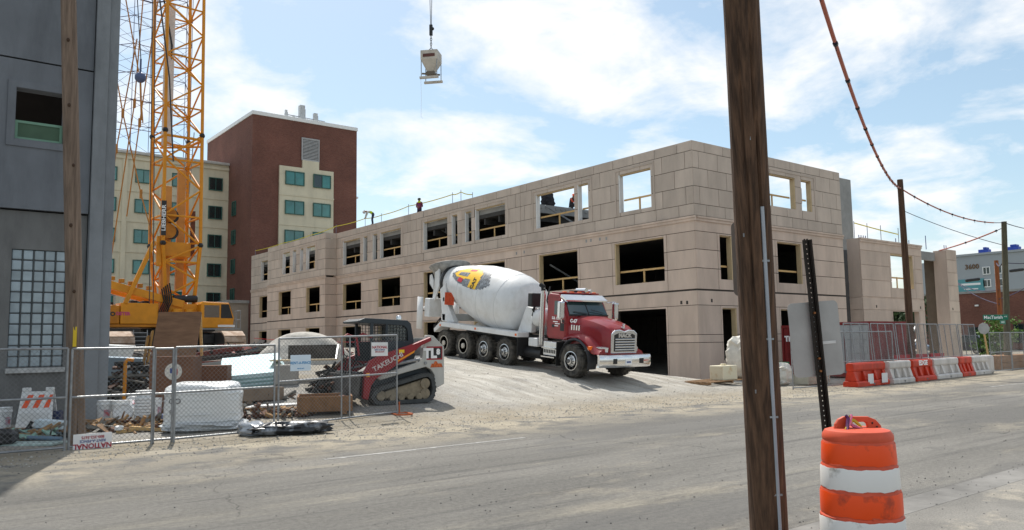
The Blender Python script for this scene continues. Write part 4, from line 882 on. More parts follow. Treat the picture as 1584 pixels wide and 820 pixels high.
q = MB(); q.prism([(-9.50,2.7),(-9.80,2.95),(-9.80,3.3),(-9.65,3.35),(-9.50,3.1)], 'x', .72, .76); q.build('splash_guard', TWH, trk, bevel=.01)
for k in range(3): q = MB(); q.tube([(1.0-.2*k,-8.80,1.2),(.95,-9.00,1.0+.1*k),(.8-.2*k,-9.20,1.15),(.6,-9.05,1.5)],.025,n=5); q.build('hose', DARK, trk, smooth=True)
q = MB(); q.box(-.8,.8,-6.3,-3.2,1.05,1.12); q.build('deck_plate', BLKM, trk)
# ================================================================ ground lookup
def atg(px, py):
    d = ray(px, py); t = 6.0
    while t < 90:
        p = EYE+d*t
        if p.z <= zg(p.x, p.y) or p.z <= 0 and p.y < 13.5: return V((p.x, p.y, max(zg(p.x, p.y), 0) if p.y > 13.5 else 0))
        t += .05
    return EYE+d*60
def rotm(o, a): o.rotation_euler = (0,0,a); return o
def heap(name, label, loc, rx, ry, h, ms, n=140, L0=.15, L1=.9, seed=0, cat='debris'):
    rnd = random.Random(seed); q = MB()
    for _ in range(n):
        a = rnd.uniform(0,6.3); r = math.sqrt(rnd.random()); x, y = rx*r*math.cos(a), ry*r*math.sin(a); z = h*(1-r*r)*rnd.uniform(.3,1)
        q.k = rnd.randrange(len(ms)); kind = rnd.random(); L_ = rnd.uniform(L0,L1)
        if kind < .55: q.obox((x,y,z+.04),(L_,rnd.uniform(.04,.12),rnd.uniform(.02,.1)),(rnd.uniform(-.4,.4),rnd.uniform(-.45,.45),rnd.uniform(0,6.3)))
        elif kind < .8: q.obox((x,y,z+.04),(L_*.6,rnd.uniform(.15,.4),rnd.uniform(.01,.05)),(rnd.uniform(-.7,.7),rnd.uniform(-.7,.7),rnd.uniform(0,6.3)))
        else: q.cyl((x-L_*.4,y,z),(x+L_*.4,y+rnd.uniform(-.4,.4),z+rnd.uniform(-.1,.3)),rnd.uniform(.015,.05),n=6)
    q.k = 0; o = q.build(name, ms, fix=False); o.location = loc; o.rotation_euler = (0,0,-YAW); return tag(o, label, cat, kind='stuff')
# ================================================================ compact track loader
SK = V((10.5,18.75,0)); SK.z = .24
sk = thing('track_loader', 'red and grey compact track loader with dark cab behind the short fence panel', 'loader', SK, (0,0,R(86)))
LRED = mat('loader_red', srgb(150,32,40), .5, dirt=.3, var=.15, scale=2); LGR = mat('loader_grey', srgb(186,184,178), .55, dirt=.25, var=.08, scale=1.5); LDK = mat('loader_dark', srgb(48,56,62), .5, var=.15); MUD = mat('mud_dry', srgb(140,128,108), .95, var=.25, scale=6, bump=.5, bscale=20); TRK = mat('track_rubber', srgb(74,76,76), .85, var=.25, scale=6)
trp = [(.62,.02),(-.72,.02),(-.86,.12),(-.92,.35),(-.86,.66),(-.74,.76),(-.55,.75),(.62,.47),(.82,.36),(.9,.22),(.8,.06)]
inn = [(.58,.11),(-.68,.11),(-.78,.2),(-.82,.36),(-.77,.6),(-.69,.67),(-.55,.66),(.6,.38),(.74,.3),(.8,.21),(.72,.12)]
for s in (-1, 1):
    q = MB(); x0, x1 = s*.58, s*.93; n = len(trp)
    vs = [(x,)+p for x in (x0,x1) for p in trp]+[(x,)+p for x in (x0,x1) for p in inn]; fs = []
    for i in range(n):
        j = (i+1) % n; fs += [(i,j,n+j,n+i),(2*n+i,3*n+i,3*n+j,2*n+j),(i,2*n+i,2*n+j,j),(n+i,n+j,3*n+j,3*n+i)]
    q.add(vs, fs)
    for (a, b), (c, d) in zip(trp, trp[1:]+trp[:1]):
        ln = math.hypot(c-a,d-b); k = max(1,int(ln/.09))
        for i in range(k):
            t = (i+.5)/k; ang = math.atan2(d-b,c-a); q.obox(((x0+x1)/2,a+(c-a)*t,b+(d-b)*t),(.36,.045,.03),(ang,0,0))
    t_ = q.build('track', TRK, sk)
    q = MB(); q.prism([(.5,.16),(-.6,.16),(-.72,.35),(-.6,.62),(.5,.34)], 'x', s*.62, s*.86); q.build('track_frame', MUD, t_, bevel=.03)
    for y, z, r_ in ((.62,.24,.13),(.3,.17,.09),(.05,.17,.09),(-.2,.17,.09),(-.45,.17,.09),(-.62,.24,.14),(-.62,.5,.14)): q = MB(); q.cyl((s*.6,y,z),(s*.9,y,z),r_,n=16); q.build('roller', MUD, t_, bevel=.02)
    # rear side panel and lower body
    q = MB(); q.prism([(-.74,1.75),(-.93,1.73),(-1.25,1.44),(-1.25,.46),(-.98,.34),(-.95,.70),(-.86,.84),(-.7,.92),(-.14,.80),(.6,.62),(.75,.72),(.2,.86),(-.5,1.06),(-.6,1.16),(-.62,1.42)], 'x', s*.62, s*.78); sp_ = q.build('side_panel', LGR, sk, bevel=.02)
    for y, z in ((-.82,1.62),(-.68,1.02)): q = MB(); q.cyl((s*.78,y,z),(s*.81,y,z),.04,n=12); q.build('pivot_pin', GALV, sp_)
    # lift arm
    q = MB(); q.prism([(-.78,1.70),(-.3,1.53),(.35,1.34),(.72,1.22),(.93,1.12),(1.08,.85),(1.13,.2),(.98,.15),(.9,.5),(.78,.66),(.25,.96),(-.2,1.25),(-.5,1.48),(-.8,1.6)], 'x', s*.80, s*.93); arm = q.build('lift_arm', LRED, sk, bevel=.025)
    q = MB(); q.prism([(.25,1.04),(-.28,1.3),(-.3,1.36),(.22,1.1)], 'x', s*.931, s*.936); q.build('warning_stripe', mat('stripe_orange',srgb(225,140,30),.5), arm)
    q = MB(); q.box(s*.931,s*.936,.0,.15,1.3,1.38); q.build('warning_label', mat('label_yellow',srgb(240,200,40),.5), arm)
    q = MB(); q.cyl((s*.72,-.55,1.12),(s*.72,.35,.98),.045,n=10); q.cyl((s*.72,.3,.99),(s*.72,.75,.9),.028,n=8); q.build('lift_cylinder', GALV, sk, smooth=True)
    q = MB(); q.box(s*.85,s*.95,.95,1.05,.72,.82); q.build('side_lamp', mat('lamp_amber',srgb(240,170,30),.4), arm, bevel=.02)
    q = MB(); q.tube([(s*.5,1.05,1.25),(s*.5,1.12,1.7),(s*.5,.95,1.8),(s*.5,.7,1.7)],.03,n=6); q.build('grab_bar', LRED, sk, smooth=True)
q = MB(); q.prism([(.7,.3),(.75,.75),(-.5,1.1),(-1.15,1.45),(-1.2,.5),(-.9,.35)], 'x', -.6, .6); q.build('chassis', LDK, sk, bevel=.02)
q = MB(); q.prism([(-.75,1.1),(-.78,1.7),(-1.15,1.45),(-1.22,.5)], 'x', -.6, .6); q.build('rear_hood', LGR, sk, bevel=.03)
q = MB(); q.prism([(.55,1.0),(.5,.8),(-.45,1.05),(-.52,1.2),(-.47,1.7),(-.40,2.06),(-.3,2.14),(.9,2.2),(1.08,2.12),(1.05,2.09),(.88,2.12),(.78,2.08),(.78,1.0)] if 0 else [(-.45,1.05),(-.52,1.2),(-.47,1.7),(-.40,2.06),(-.3,2.14),(.9,2.2),(1.08,2.13),(1.06,2.08),(-.2,2.0),(-.3,1.9),(-.32,1.6),(.72,1.6),(.72,1.1)], 'x', -.52, -.46)
q.prism([(-.45,1.05),(-.52,1.2),(-.47,1.7),(-.40,2.06),(-.3,2.14),(.9,2.2),(1.08,2.13),(1.06,2.08),(-.2,2.0),(-.3,1.9),(-.32,1.6),(.72,1.6),(.72,1.1)], 'x', .46, .52)
q.prism([(-.38,2.06),(-.3,2.13),(.9,2.19),(1.08,2.12),(1.06,2.08),(-.3,2.02)], 'x', -.46, .46); q.prism([(-.44,1.05),(-.51,1.2),(-.46,1.7),(-.39,2.04),(-.33,2.0),(-.4,1.6),(-.4,1.1)], 'x', -.46, .46)
for s in (-1, 1): q.box(s*.46,s*.52,.66,.74,1.1,2.1); q.box(s*.46,s*.52,.25,.32,1.6,2.06)
cb2 = q.build('cab', LDK, sk, bevel=.012)
for s in (-1, 1):
    q = MB()
    for k in range(11): q.box(s*.475,s*.49,-.28+k*.09,-.27+k*.09,1.6,2.06)
    for k in range(6): q.box(s*.474,s*.489,-.3,.7,1.62+k*.08,1.63+k*.08)
    q.build('side_screen', BLKM, cb2)
    q = MB(); q.box(s*.462,s*.466,-.3,.24,1.6,2.02); q.build('side_window', mat('clear_glass',(.25,.3,.3),.05,alpha=.25,spec=.9), cb2)
q = MB(); q.box(-.3,.3,-.3,.2,1.0,1.3); q.box(-.3,.3,-.35,-.2,1.3,1.85); q.build('seat', BLKM, sk, bevel=.05)
q = MB(); q.lathe([(.07,0),(.08,.05),(.06,.13),(.02,.15)], (-.1,-.25,2.14), (-.1,-.25,3), 14); q.build('beacon', CHR, sk, smooth=True)
# bucket and coupler
q = MB(); q.box(-.75,.75,1.05,1.2,.25,.85); q.build('coupler', BLKM, sk, bevel=.03)
q = MB(); pr = [(1.2,.8),(1.25,.32),(1.35,.18),(1.8,.16),(1.8,.19),(1.4,.23),(1.3,.36),(1.26,.8)]; q.prism(pr, 'x', -.95, .95)
for s in (-1,1): q.prism([(1.2,.8),(1.25,.32),(1.35,.18),(1.8,.16),(1.8,.25),(1.4,.8)], 'x', s*.95, s*.98)
q.build('bucket', mat('bucket_steel',(.10,.095,.09),.6,.4,var=.4,scale=4), sk, bevel=.008)
for k in range(5): q = MB(); q.tube([(-.5+.2*k,.9,1.0),(-.45+.2*k,1.1,1.1+.05*k),(-.4+.15*k,1.25,.8)],.018,n=5); q.build('hose', DARK, sk, smooth=True)
tl = (R(90),0,R(-90))
text('TAKEUCHI', .17, mat('arm_lettering',(.6,.55,.53),.5), sk, (-.934,.45,1.08), (R(90)-.0,R(0),R(-90)), bold=.004, sx=1.1).rotation_euler = (Matrix.Rotation(R(-90),4,'Z') @ Matrix.Rotation(R(90),4,'X') @ Matrix.Rotation(R(25),4,'Z')).to_euler()
q = MB(); q.box(-.784,-.781,-1.19,-.72,1.1,1.45); pl = q.build('model_plate', LRED, sk); q = MB(); q.box(-.788,-.785,-1.16,-.72,1.14,1.41); q.build('model_plate_black', BLKM, pl)
text('TL', .34, WL, sk, (-.79,-.82,1.26), tl, bold=.02); text('8', .2, WL, sk, (-.79,-1.06,1.3), tl, bold=.012)
q = MB(); q.prism([(-.83,.90),(-1.2,.90),(-1.16,1.0),(-1.05,1.0),(-1.02,1.06),(-.96,1.06),(-.93,1.0),(-.87,1.0)], 'x', -.785, -.781); q.build('dealer_sticker', mat('sticker_orange',srgb(190,90,40),.6,var=.5,scale=14), sk)
# ================================================================ chain-link fence panels
def fence(label, p0, p1, h, posts=(), mid=.52, group='chain link fence panels', lean=0, cell=.085, wr=.0028, z0=.06):
    p0, p1 = V(p0), V(p1); d = p1-p0; L_ = math.hypot(d.x, d.y); a = math.atan2(d.y, d.x)
    f = thing('chain_link_fence', label, 'fence panel', p0, (lean,0,a), group); sl = d.z/L_
    def pipe(name, a_, b_, r=.021): q = MB(); q.cyl((a_[0],0,a_[1]+sl*a_[0]), (b_[0],0,b_[1]+sl*b_[0]), r, n=8); return q.build(name, GALV, f, smooth=True)
    pipe('post', (0,-.06), (0,h)); pipe('post', (L_,-.06), (L_,h)); pipe('top_rail', (0,h), (L_,h)); pipe('bottom_rail', (0,z0), (L_,z0))
    if mid: pipe('middle_rail', (0,h*mid), (L_,h*mid))
    for x in posts: pipe('post', (x*L_,z0), (x*L_,h), .018)
    q = MB(); k = 0; hh = h-z0
    x = -hh
    while x < L_:
        for sg in (1, -1):
            xa, xb = (x, x+hh) if sg > 0 else (x+hh, x); za, zb = z0, h
            # clip to the panel
            def clip(xa, za, xb, zb):
                if xa > xb: xa, za, xb, zb = xb, zb, xa, za
                if xb <= 0 or xa >= L_: return None
                s_ = (zb-za)/(xb-xa)
                if xa < 0: za += s_*(0-xa); xa = 0
                if xb > L_: zb += s_*(L_-xb); xb = L_
                return xa, za, xb, zb
            c = clip(xa, za, xb, zb)
            if c and c[2]-c[0] > .02:
                A, B = V((c[0],.004*sg,c[1]+sl*c[0])), V((c[2],.004*sg,c[3]+sl*c[2])); dd_ = (B-A).normalized(); u = V((0,1,0))*wr; w_ = dd_.cross(V((0,1,0)))*wr
                q.add([A+u,A-u*.5+w_*.87,A-u*.5-w_*.87,B+u,B-u*.5+w_*.87,B-u*.5-w_*.87],[(0,1,4,3),(1,2,5,4),(2,0,3,5)])
        x += cell
    tag(q.build('wire_mesh', WIRE, f, fix=False), kind='stuff')
    return f
FY = 15.87
def fx(px): return atY(px, 600, FY).x
fA = fence('chain link panel in front of the glass block window, left edge', (fx(-70),FY-.02,.0), (fx(103),FY,.0), 1.77)
fB = fence('chain link panel beside the left wooden pole carrying the upside down sign', (fx(110),FY+.01,.0), (fx(237),FY+.02,.0), 1.76)
fC = fence('chain link panel standing before the white wrapped pallet', (fx(270),FY-.04,.0), (fx(425),FY+.02,.02), 1.76, posts=())
fG = fence('narrow chain link panel between the leaning boards and the brown plywood box', (fx(240),FY+.05,.0), (fx(268),FY+.03,.0), 1.74)
p0, p1 = atz(430,664,.03), atz(614,641,.1)
fD = fence('chain link panel in front of the track loader', p0, p1, 1.88, posts=(.5,.57))
p2, p3 = atz(434,660,.03)+V((0,.18,0)), atz(540,648,.05)+V((.1,.35,0))
def sign(par, label, x, z, w, h, m, lines, flip=False):
    s = bpy.data.objects.new('fence_sign', None); col.objects.link(s); s.empty_display_size = .1; s.matrix_world = par.matrix_basis @ Matrix.Translation((x,-.03,z)) @ Matrix.Rotation(R(180) if flip else 0, 4, 'Y')
    tag(s, label, 'sign', 'signs wired to the fences'); q = MB(); q.box(-w/2,w/2,-.004,.004,-h/2,h/2); q.build('plate', m, s, bevel=.003)
    for t, sz, zz, mm, sx in lines: text(t, sz, mm, s, (0,-.0055,zz), (R(90),0,0), bold=sz*.03, sx=sx, ext=.001)
    return s
SR = mat('sign_red', srgb(160,20,45), .5); SBL = mat('sign_blue', srgb(50,70,130), .5); SW = mat('sign_white', (.72,.72,.72), .5, var=.06); SLB = mat('sign_lightblue', srgb(70,140,190), .5)
NL = lambda k: [('NATIONAL', .17*k, .085*k, SR, 1.0), ('RENT-A-FENCE', .09*k, -.03*k, SBL, .95), ('800-352-5675', .095*k, -.12*k, SR, .95)]
sign(fB, 'upside down white and red sign at the foot of the fence by the left pole', fx(146)-fx(110), .12, .62, .30, SW, NL(.72), True)
L_D = math.hypot(p1.x-p0.x, p1.y-p0.y)
sign(fD, 'white and red sign on the fence panel before the loader cab', L_D*.83, 1.62, .48, .32, SW, NL(.52))
sign(fD, 'pale sign with light blue lettering on the fence before the sand pile', L_D*.16, 1.36, .50, .34, mat('sign_pale',srgb(205,220,232),.5,var=.04), [('RENT-A-FENCE', .075, .0, SLB, 1.0), ('800-352-5675', .03, -.12, SLB, 1)])
def foot(name, label, pos, a, m, L_=.95, w=.38):
    f = thing(name, label, 'fence stand', pos, (0,0,a), 'fence stands'); q = MB(); c = .1
    q.tube([(-L_/2+c,-w/2,.03),(L_/2-c,-w/2,.03),(L_/2,-w/2+c,.03),(L_/2,w/2-c,.03),(L_/2-c,w/2,.03),(-L_/2+c,w/2,.03),(-L_/2,w/2-c,.03),(-L_/2,-w/2+c,.03)],.022,n=6,closed=True); q.build('tube_frame', m, f, smooth=True)
    q = MB(); q.cyl((0,-w/2,.03),(0,w/2,.03),.02,n=6); q.cyl((0,0,.03),(0,0,.3),.018,n=6); q.build('spigot', m, f)
foot('tube_stand', 'rusty orange tubular fence stand near the loader tracks', atz(612,641,.1)+V((.1,0,-.01)), R(80), mat('foot_orange',srgb(180,95,55),.7,var=.2))
foot('tube_stand', 'cream tubular fence stand beside the black sandbag', atz(428,662,.03)+V((0,.15,0)), R(10), mat('foot_cream',srgb(190,170,150),.6,var=.15), 1.3, .5)
# right-hand fences
a0, a1 = atz(1227,603,.0), atz(1384,592.5,.02)
fence('chain link panel leaning across the orange barrier by the concrete block', a0, a1, 1.95, posts=(.33,.66), mid=.45, wr=.002)
b0 = atz(1500,577,0); b1 = atz(1558,573,0)
fence('chain link panel right of the barrier row', (41.6,16.1,0), (44.6,16.3,0), 1.9, posts=(.5,), mid=.5, wr=.002)
fence('chain link panel at the right edge before the lumber stack', (44.7,16.3,0), (48.6,16.6,0), 1.9, posts=(.5,), mid=.5, wr=.002)
# ================================================================ water filled barriers with fence toppers
BO, BWH = mat('barrier_orange', srgb(205,60,30), .55, dirt=.35, var=.2, scale=2.5), mat('barrier_white', srgb(208,202,196), .5, dirt=.3, var=.1, scale=2, c2=None)
def barrier(label, x0, x1, y, m, mark=None):
    b = thing('water_barrier', label, 'barrier', ((x0+x1)/2,y,0.01), (0,0,R(4)), 'water filled barriers'); L_ = (x1-x0)-.04; h = .84; q = MB(); e = L_/2
    q.prism([(-.07,.2),(.07,.2),(.07,.62),(-.07,.62)], 'x', -e+.05, e-.05)
    q.prism([(-.27,0),(.27,0),(.27,.14),(.22,.2),(-.22,.2),(-.27,.14)], 'x', -e, e)
    q.prism([(-.12,.55),(.12,.55),(.14,.62),(.14,.78),(.09,.84),(-.09,.84),(-.14,.78),(-.14,.62)], 'x', -e+.015, e-.015)
    for f in (-.94,-.36,.36,.94):
        w = .11 if abs(f) > .5 else .09; c = f*(e-.08)
        q.prism([(-.22,.201),(.22,.201),(.12,.549),(-.12,.549)], 'x', c-w, c+w)
    q.build('body', m, b, bevel=.02)
    q = MB(); q.add([(-.1,-.276,.1),(.1,-.276,.1),(0,-.276,.03)],[(0,1,2)]); q.build('drain_mark', mat('mark_grey',(.14,.14,.15),.6), b)
    if mark: text(mark, .26, WL, b, (0,-.145,.7), (R(90),0,0), bold=.012, sx=1.35)
    return b
br = [('long orange water barrier with two white papers behind the front fence',26.9,29.6,15.15,BO,None),('first white water barrier after the orange one with papers',29.65,31.65,15.2,BWH,None),('orange water barrier marked with white lettering',31.7,33.7,15.3,BO,'EDGE'),('long white water barrier between the two orange ones',33.75,36.5,15.45,BWH,None),('short orange water barrier between two white ones',36.55,38.1,15.6,BO,None),('white water barrier at the far right end of the row',38.15,40.2,15.75,BWH,None)]
for r_ in br: bo = barrier(*r_); 
q = MB(); q.lathe([(.1,0),(.26,.02),(.3,.1),(.3,.75),(.24,.84),(.1,.86)], (40.6,15.9,.0), (40.6,15.9,1), 10); tag(q.build('plastic_drum', BWH, bevel=.02), 'round white plastic end cap beside the last barrier', 'drum')
for i, (x, w) in enumerate(((28.0,.38),(29.0,.42))):
    q = MB(); q.box(x-w/2,x+w/2,14.855,14.862,.1,.45); tag(q.build('notice_paper', SW), ('plain white paper' if i == 0 else 'printed grey white paper')+' fixed low on the long orange barrier', 'paper')
for i in range(6):
    x0 = 27.2+i*2.12; y = 15.25+i*.11
    fence(['first fence topper above the long orange barrier','fence topper above the first white barrier','fence topper above the lettered orange barrier','fence topper above the long white barrier','fence topper above the short orange barrier','last fence topper at the right end of the barriers'][i], (x0,y,.86), (x0+1.95,y+.1,.86), 1.42, posts=(.3,.62), mid=0, group='fence toppers on the barriers', lean=R(-4), z0=.02, wr=.0019)
for i in range(3): q = MB(); q.box(33.4+i*1.6,34.7+i*1.6,16.6,16.7,.0,1.0); tag(q.build('safety_board', mat('board_red',srgb(160,25,40),.6)), ['leftmost','middle','rightmost'][i]+' low red board behind the long white barrier', 'board', 'low red boards')
# ================================================================ containers, blocks, bags by the corner
def container(name, label, x0, x1, y0, y1, h, m, endm, words=None):
    c = thing(name, label, 'container', ((x0+x1)/2,(y0+y1)/2,.08)); w, l = (x1-x0)/2, (y1-y0)/2
    q = MB(); q.box(-w+.06,w-.06,-l+.06,l-.06,.12,h-.1); q.build('shell', m, c)
    for sx in (-1,1):
        for sy in (-1,1): q = MB(); q.box(sx*w,sx*(w-.1),sy*l,sy*(l-.1),0,h); q.build('corner_post', m, c)
    q = MB(); q.box(-w+.1,w-.1,-l,-l+.09,h-.12,h); q.box(-w+.1,w-.1,-l,-l+.09,0,.14); q.box(-w,-w+.09,-l+.1,l-.1,h-.12,h); q.box(-w,-w+.09,-l+.1,l-.1,0,.14); q.box(-w+.09,w,-l+.09,l-.1,h-.1,h-.04); q.build('edge_rail', m, c)
    n = int(2*w/.28)
    for k in range(n): x = -w+.15+k*.28; q = MB(); q.prism([(x,-l+.06),(x+.05,-l+.02),(x+.13,-l+.02),(x+.18,-l+.06)], 'z', .14, h-.12); q.build('corrugation', m, c)
    for k in range(2):
        q = MB(); q.box(-w+.03,-w+.06,-l+.12+k*(l-.1),-.02+k*(l-.1),.15,h-.13); dr = q.build('door', endm, c, bevel=.01)
        q = MB()
        for j in range(3): q.box(-w+.005,-w+.03,-l+.2+k*(l-.1),-.1+k*(l-.1),.4+j*.6,.75+j*.6)
        q.build('door_panels', endm, dr, bevel=.02)
        for yy in (-l*.7+k*(l-.1), -l*.25+k*(l-.1)): q = MB(); q.cyl((-w-.01,yy,.15),(-w-.01,yy,h-.13),.018,n=6); q.build('lock_rod', GALV if endm is not m else m, dr)
    if words: text(words, .34, WL, c, (-w-.03,.55,h*.72), (R(90),0,R(-90)), bold=.02)
    return c
CRED = mat('container_red', srgb(128,34,34), .65, dirt=.3, var=.15, scale=1.5); CGRY = mat('container_grey', srgb(165,168,168), .6, var=.08)
container('shipping_container', 'red storage container with white lettering in front of the dark doorway', 33.5, 36.2, 19.95, 22.05, 2.3, CRED, CRED, 'Tind')
container('shipping_container', 'red container with grey end doors behind the fence toppers', 32.8, 36.6, 17.3, 19.75, 2.36, CRED, CGRY)
P = atz(1260,596,.02); q = MB(); q.prism([(-.3,0),(.3,0),(.3,.3),(.15,.62),(-.15,.62),(-.3,.3)], 'x', -1.0, 1.0); o = q.build('concrete_block', mat('block_concrete',srgb(186,182,165),.9,var=.15), bevel=.03); o.location = (28.0,17.2,.03); o.rotation_euler = (0,0,R(8)); tag(o, 'pale concrete barrier block behind the back of the road sign', 'concrete block')
gb = thing('green_bin', 'green plastic cart lying beside the red lettered container', 'bin', (27.7,18.9,.08), (0,0,R(-30))); GRN = mat('green_plastic', srgb(20,110,70), .45, var=.15)
q = MB(); q.loft([[(-.5,-.35,.12),(.5,-.35,.12),(.5,.35,.12),(-.5,.35,.12)],[(-.68,-.45,.75),(.68,-.45,.75),(.68,.45,.75),(-.68,.45,.75)]], cap=False); q.add([(-.5,-.35,.12),(.5,-.35,.12),(.5,.35,.12),(-.5,.35,.12)],[(0,1,2,3)]); t_ = q.build('tub', GRN, gb); t_.modifiers.new('s','SOLIDIFY').thickness = .03
q = MB(); q.box(-.9,-.72,-.4,.4,.1,.9); q.build('side_plate', GRN, gb, bevel=.05); q = MB(); q.cyl((.3,-.4,.12),(.3,.4,.12),.12,n=12); q.build('wheels', DARK, gb)
def lump(name, label, cat, loc, sx, sy, sz, m, n=26, amp=.12, fr=3.1, sq=3, rz=0, group=None, bevel=0, seed=0, half=False):
    q = MB(); rows = n//2; rnd = random.Random(seed); ph = [rnd.uniform(0,6) for _ in range(6)]
    for j in range(rows+1):
        t = math.pi/2*j/rows if half else -math.pi/2+math.pi*j/rows
        for i in range(n):
            a = 2*math.pi*i/n; f = lambda c: math.copysign(abs(c)**(2/sq), c)
            x, y, z = f(math.cos(t))*f(math.cos(a)), f(math.cos(t))*f(math.sin(a)), f(math.sin(t))
            k = 1+amp*(math.sin(x*fr*2+y*fr+ph[0])*.5+math.sin(y*fr*2.3-z*fr*1.7+ph[1])*.5+math.sin(z*fr*2.9+x*fr*1.3+ph[2])*.4+math.sin((x+y+z)*fr*4+ph[3])*.2)
            q.v.append((x*sx*k, y*sy*k, max((z*sz if half else (z+1)*sz*.5)*(1+amp*.6*math.sin(x*fr+y*fr*1.4+ph[4])), 0)))
    for j in range(rows):
        for i in range(n): q.f.append((j*n+i, j*n+(i+1)%n, (j+1)*n+(i+1)%n, (j+1)*n+i)); q.mi.append(0)
    o = q.build(name, m, smooth=True); o.location = loc; o.rotation_euler = (0,0,rz); return tag(o, label, cat, group)
BAG = mat('white_bag', srgb(212,208,198), .6, var=.12, scale=4, bump=1.0, bscale=6)
PAL = mat('old_wood', srgb(140,110,80), .85, var=.35, scale=7, rand=.25)
def pallet(label, loc, rz=0, w=1.1, l=1.0):
    p = thing('wooden_pallet', label, 'pallet', loc, (0,0,rz), 'wooden pallets')
    for k in range(6): q = MB(); q.box(-w/2,w/2,-l/2+k*(l-.1)/5,-l/2+.1+k*(l-.1)/5,.1,.122); q.build('slat', PAL, p)
    for x in (-w/2,-.05,w/2-.1): q = MB(); q.box(x,x+.1,-l/2,l/2,.02,.1); q.build('stringer', PAL, p)
    return p
P = atz(1128,597,.1); pallet('wooden pallet under the white bag and tank by the garage corner', (P.x,P.y+.5,zg(P.x,P.y+.5)), R(10), 3.4, 1.2); zz = zg(P.x,P.y+.5)+.12
lump('bulk_bag', 'lumpy white bulk bag half hidden by the near wooden pole', 'bag', (P.x+1.75,P.y+.45,zz), .6, .55, 1.5, BAG, n=56, amp=.13, fr=5.2, sq=5, seed=3)
lump('bulk_bag', 'low white sack right of the near wooden pole', 'bag', (P.x+2.6,P.y-.4,zg(P.x+2.6,P.y-.4)), .4, .35, .8, BAG, n=40, amp=.15, fr=5, seed=5)
q = MB(); q.box(-.42,.42,-.3,.3,0,.52); q.box(-.1,.1,-.08,.08,.52,.58); o = q.build('water_tote', mat('tote_cream',srgb(214,206,180),.5,var=.14,scale=4,c2=srgb(190,160,110),lo=.55,hi=.75), bevel=.06); o.location = (P.x+.1,P.y+.3,zz); tag(o, 'small cream plastic tank on a pallet at the garage corner', 'tank')
# ================================================================ poles, signs, barrel on the near side
def pole(name, label, base, top, r0, r1, m, zmax, group='wooden utility poles'):
    base, top = V(base), V(top); d = (top-base).normalized(); end = base+d*((zmax-base.z)/d.z)
    p = thing(name, label, 'utility pole', base, group=group); q = MB(); n, k = 56, 70; rn = random.Random(len(label))
    ck = [(rn.randrange(n), rn.uniform(-.1,.9), rn.uniform(.08,.5), rn.uniform(.03,.09)) for _ in range(26)]
    rings = []
    for j in range(k+1):
        t = j/k; c = (end-base)*t; r_ = r0+(r1-r0)*t
        rr_l = [1+.012*math.sin(i*.75+j*.05)+.006*math.sin(i*2.9+j*.03)+rn.uniform(-.004,.004) for i in range(n)]
        for i_, t0_, tl_, dp_ in ck:
            if t0_ < t < t0_+tl_: rr_l[(i_+int(2*math.sin(t*9+i_))) % n] -= dp_*min(1, 6*min(t-t0_, t0_+tl_-t)/tl_)
        rings.append([c+V((math.cos(2*math.pi*i/n), math.sin(2*math.pi*i/n), 0))*r_*rr_l[i] for i in range(n)])
    rings[0] = [v-V((0,0,.3)) for v in rings[0]]
    q.loft(rings); q.build('shaft', m, p)
    return p, lambda z: base+d*((z-base.z)/d.z)
PB, PT = atz(1191,842), atD(1146,0,6.75)
np_, npos = pole('utility_pole', 'thick brown wooden pole with grey conduit at the near kerb', PB, PT, .158, .138, WOODP, 9.5)
cd_ = MB(); dirc = (EYE-PB); dirc.z = 0; dirc.normalize(); rt2 = V((dirc.y,-dirc.x,0)); off = dirc*.152+rt2*(-.085)
off = dirc*.146+V((RT.x,RT.y,0)).normalized()*.085
cpts = [npos(z)+off*(1.07-.022*z)-PB for z in (-.3,.5,1.1,1.7,2.3,2.85)]
q = MB(); q.tube(cpts, .016, n=8); cdo = q.build('conduit', mat('conduit_grey',(.35,.38,.42),.5,var=.1), np_, smooth=True)
for z in (.45,1.1,1.75,2.4): q = MB(); c = npos(z)+off*(1.07-.022*z)-PB; q.bar(c-V((RT.x,RT.y,0)).normalized()*.035, c+V((RT.x,RT.y,0)).normalized()*.035, .018, .016); q.build('conduit_clip', GALV, cdo)
for z, a_ in ((1.3,-.05),(2.05,.04),(2.6,-.08),(3.4,.02),(1.7,.09)): q = MB(); c = npos(z)-PB+dirc*.155+V((RT.x,RT.y,0)).normalized()*a_; q.bar(c, c+V((0,0,.03)), .006, .012); q.build('staple', GALV, np_)
LB, LT = atz(119,690), None
WOODL = mat('pole_wood_pale', srgb(124,106,92), .9, var=.35, scale=3.5, stretch=(5,5,.3), bump=.5, bscale=8)
LT = atD(106,0,LB.y*.787+LB.x*.617+.0); lp_, lpos = pole('utility_pole', 'pale weathered wooden pole against the grey building', LB, LT, .145, .125, WOODL, 11)
c = lpos(1.98)-LB; dl = (EYE-LB); dl.z = 0; dl.normalize(); q = MB(); q.obox(c+dl*.14,(.06,.012,.36),(0,0,math.atan2(dl.y,dl.x)+R(90))); q.build('yellow_tag', mat('tag_yellow',srgb(225,190,40),.5), lp_)
for z in (4.0,5.1,6.2,7.4,2.8): q = MB(); c = lpos(z)-LB; q.ball(c+dl*.128+V((.03*math.sin(z*9),0,0)),.03,8,(1,1,1.3)); q.build('knot', mat('knot_dark',srgb(70,52,40),.9), lp_)
P2B, P2T = V((34.2,16.6,0)), None
P2T = atY(1392,278,16.6); p2_, p2pos = pole('utility_pole', 'brown wooden pole rising behind the fence toppers', (atY(1406,500,16.6).x+.1,16.6,0), P2T, .16, .12, WOODP, P2T.z)
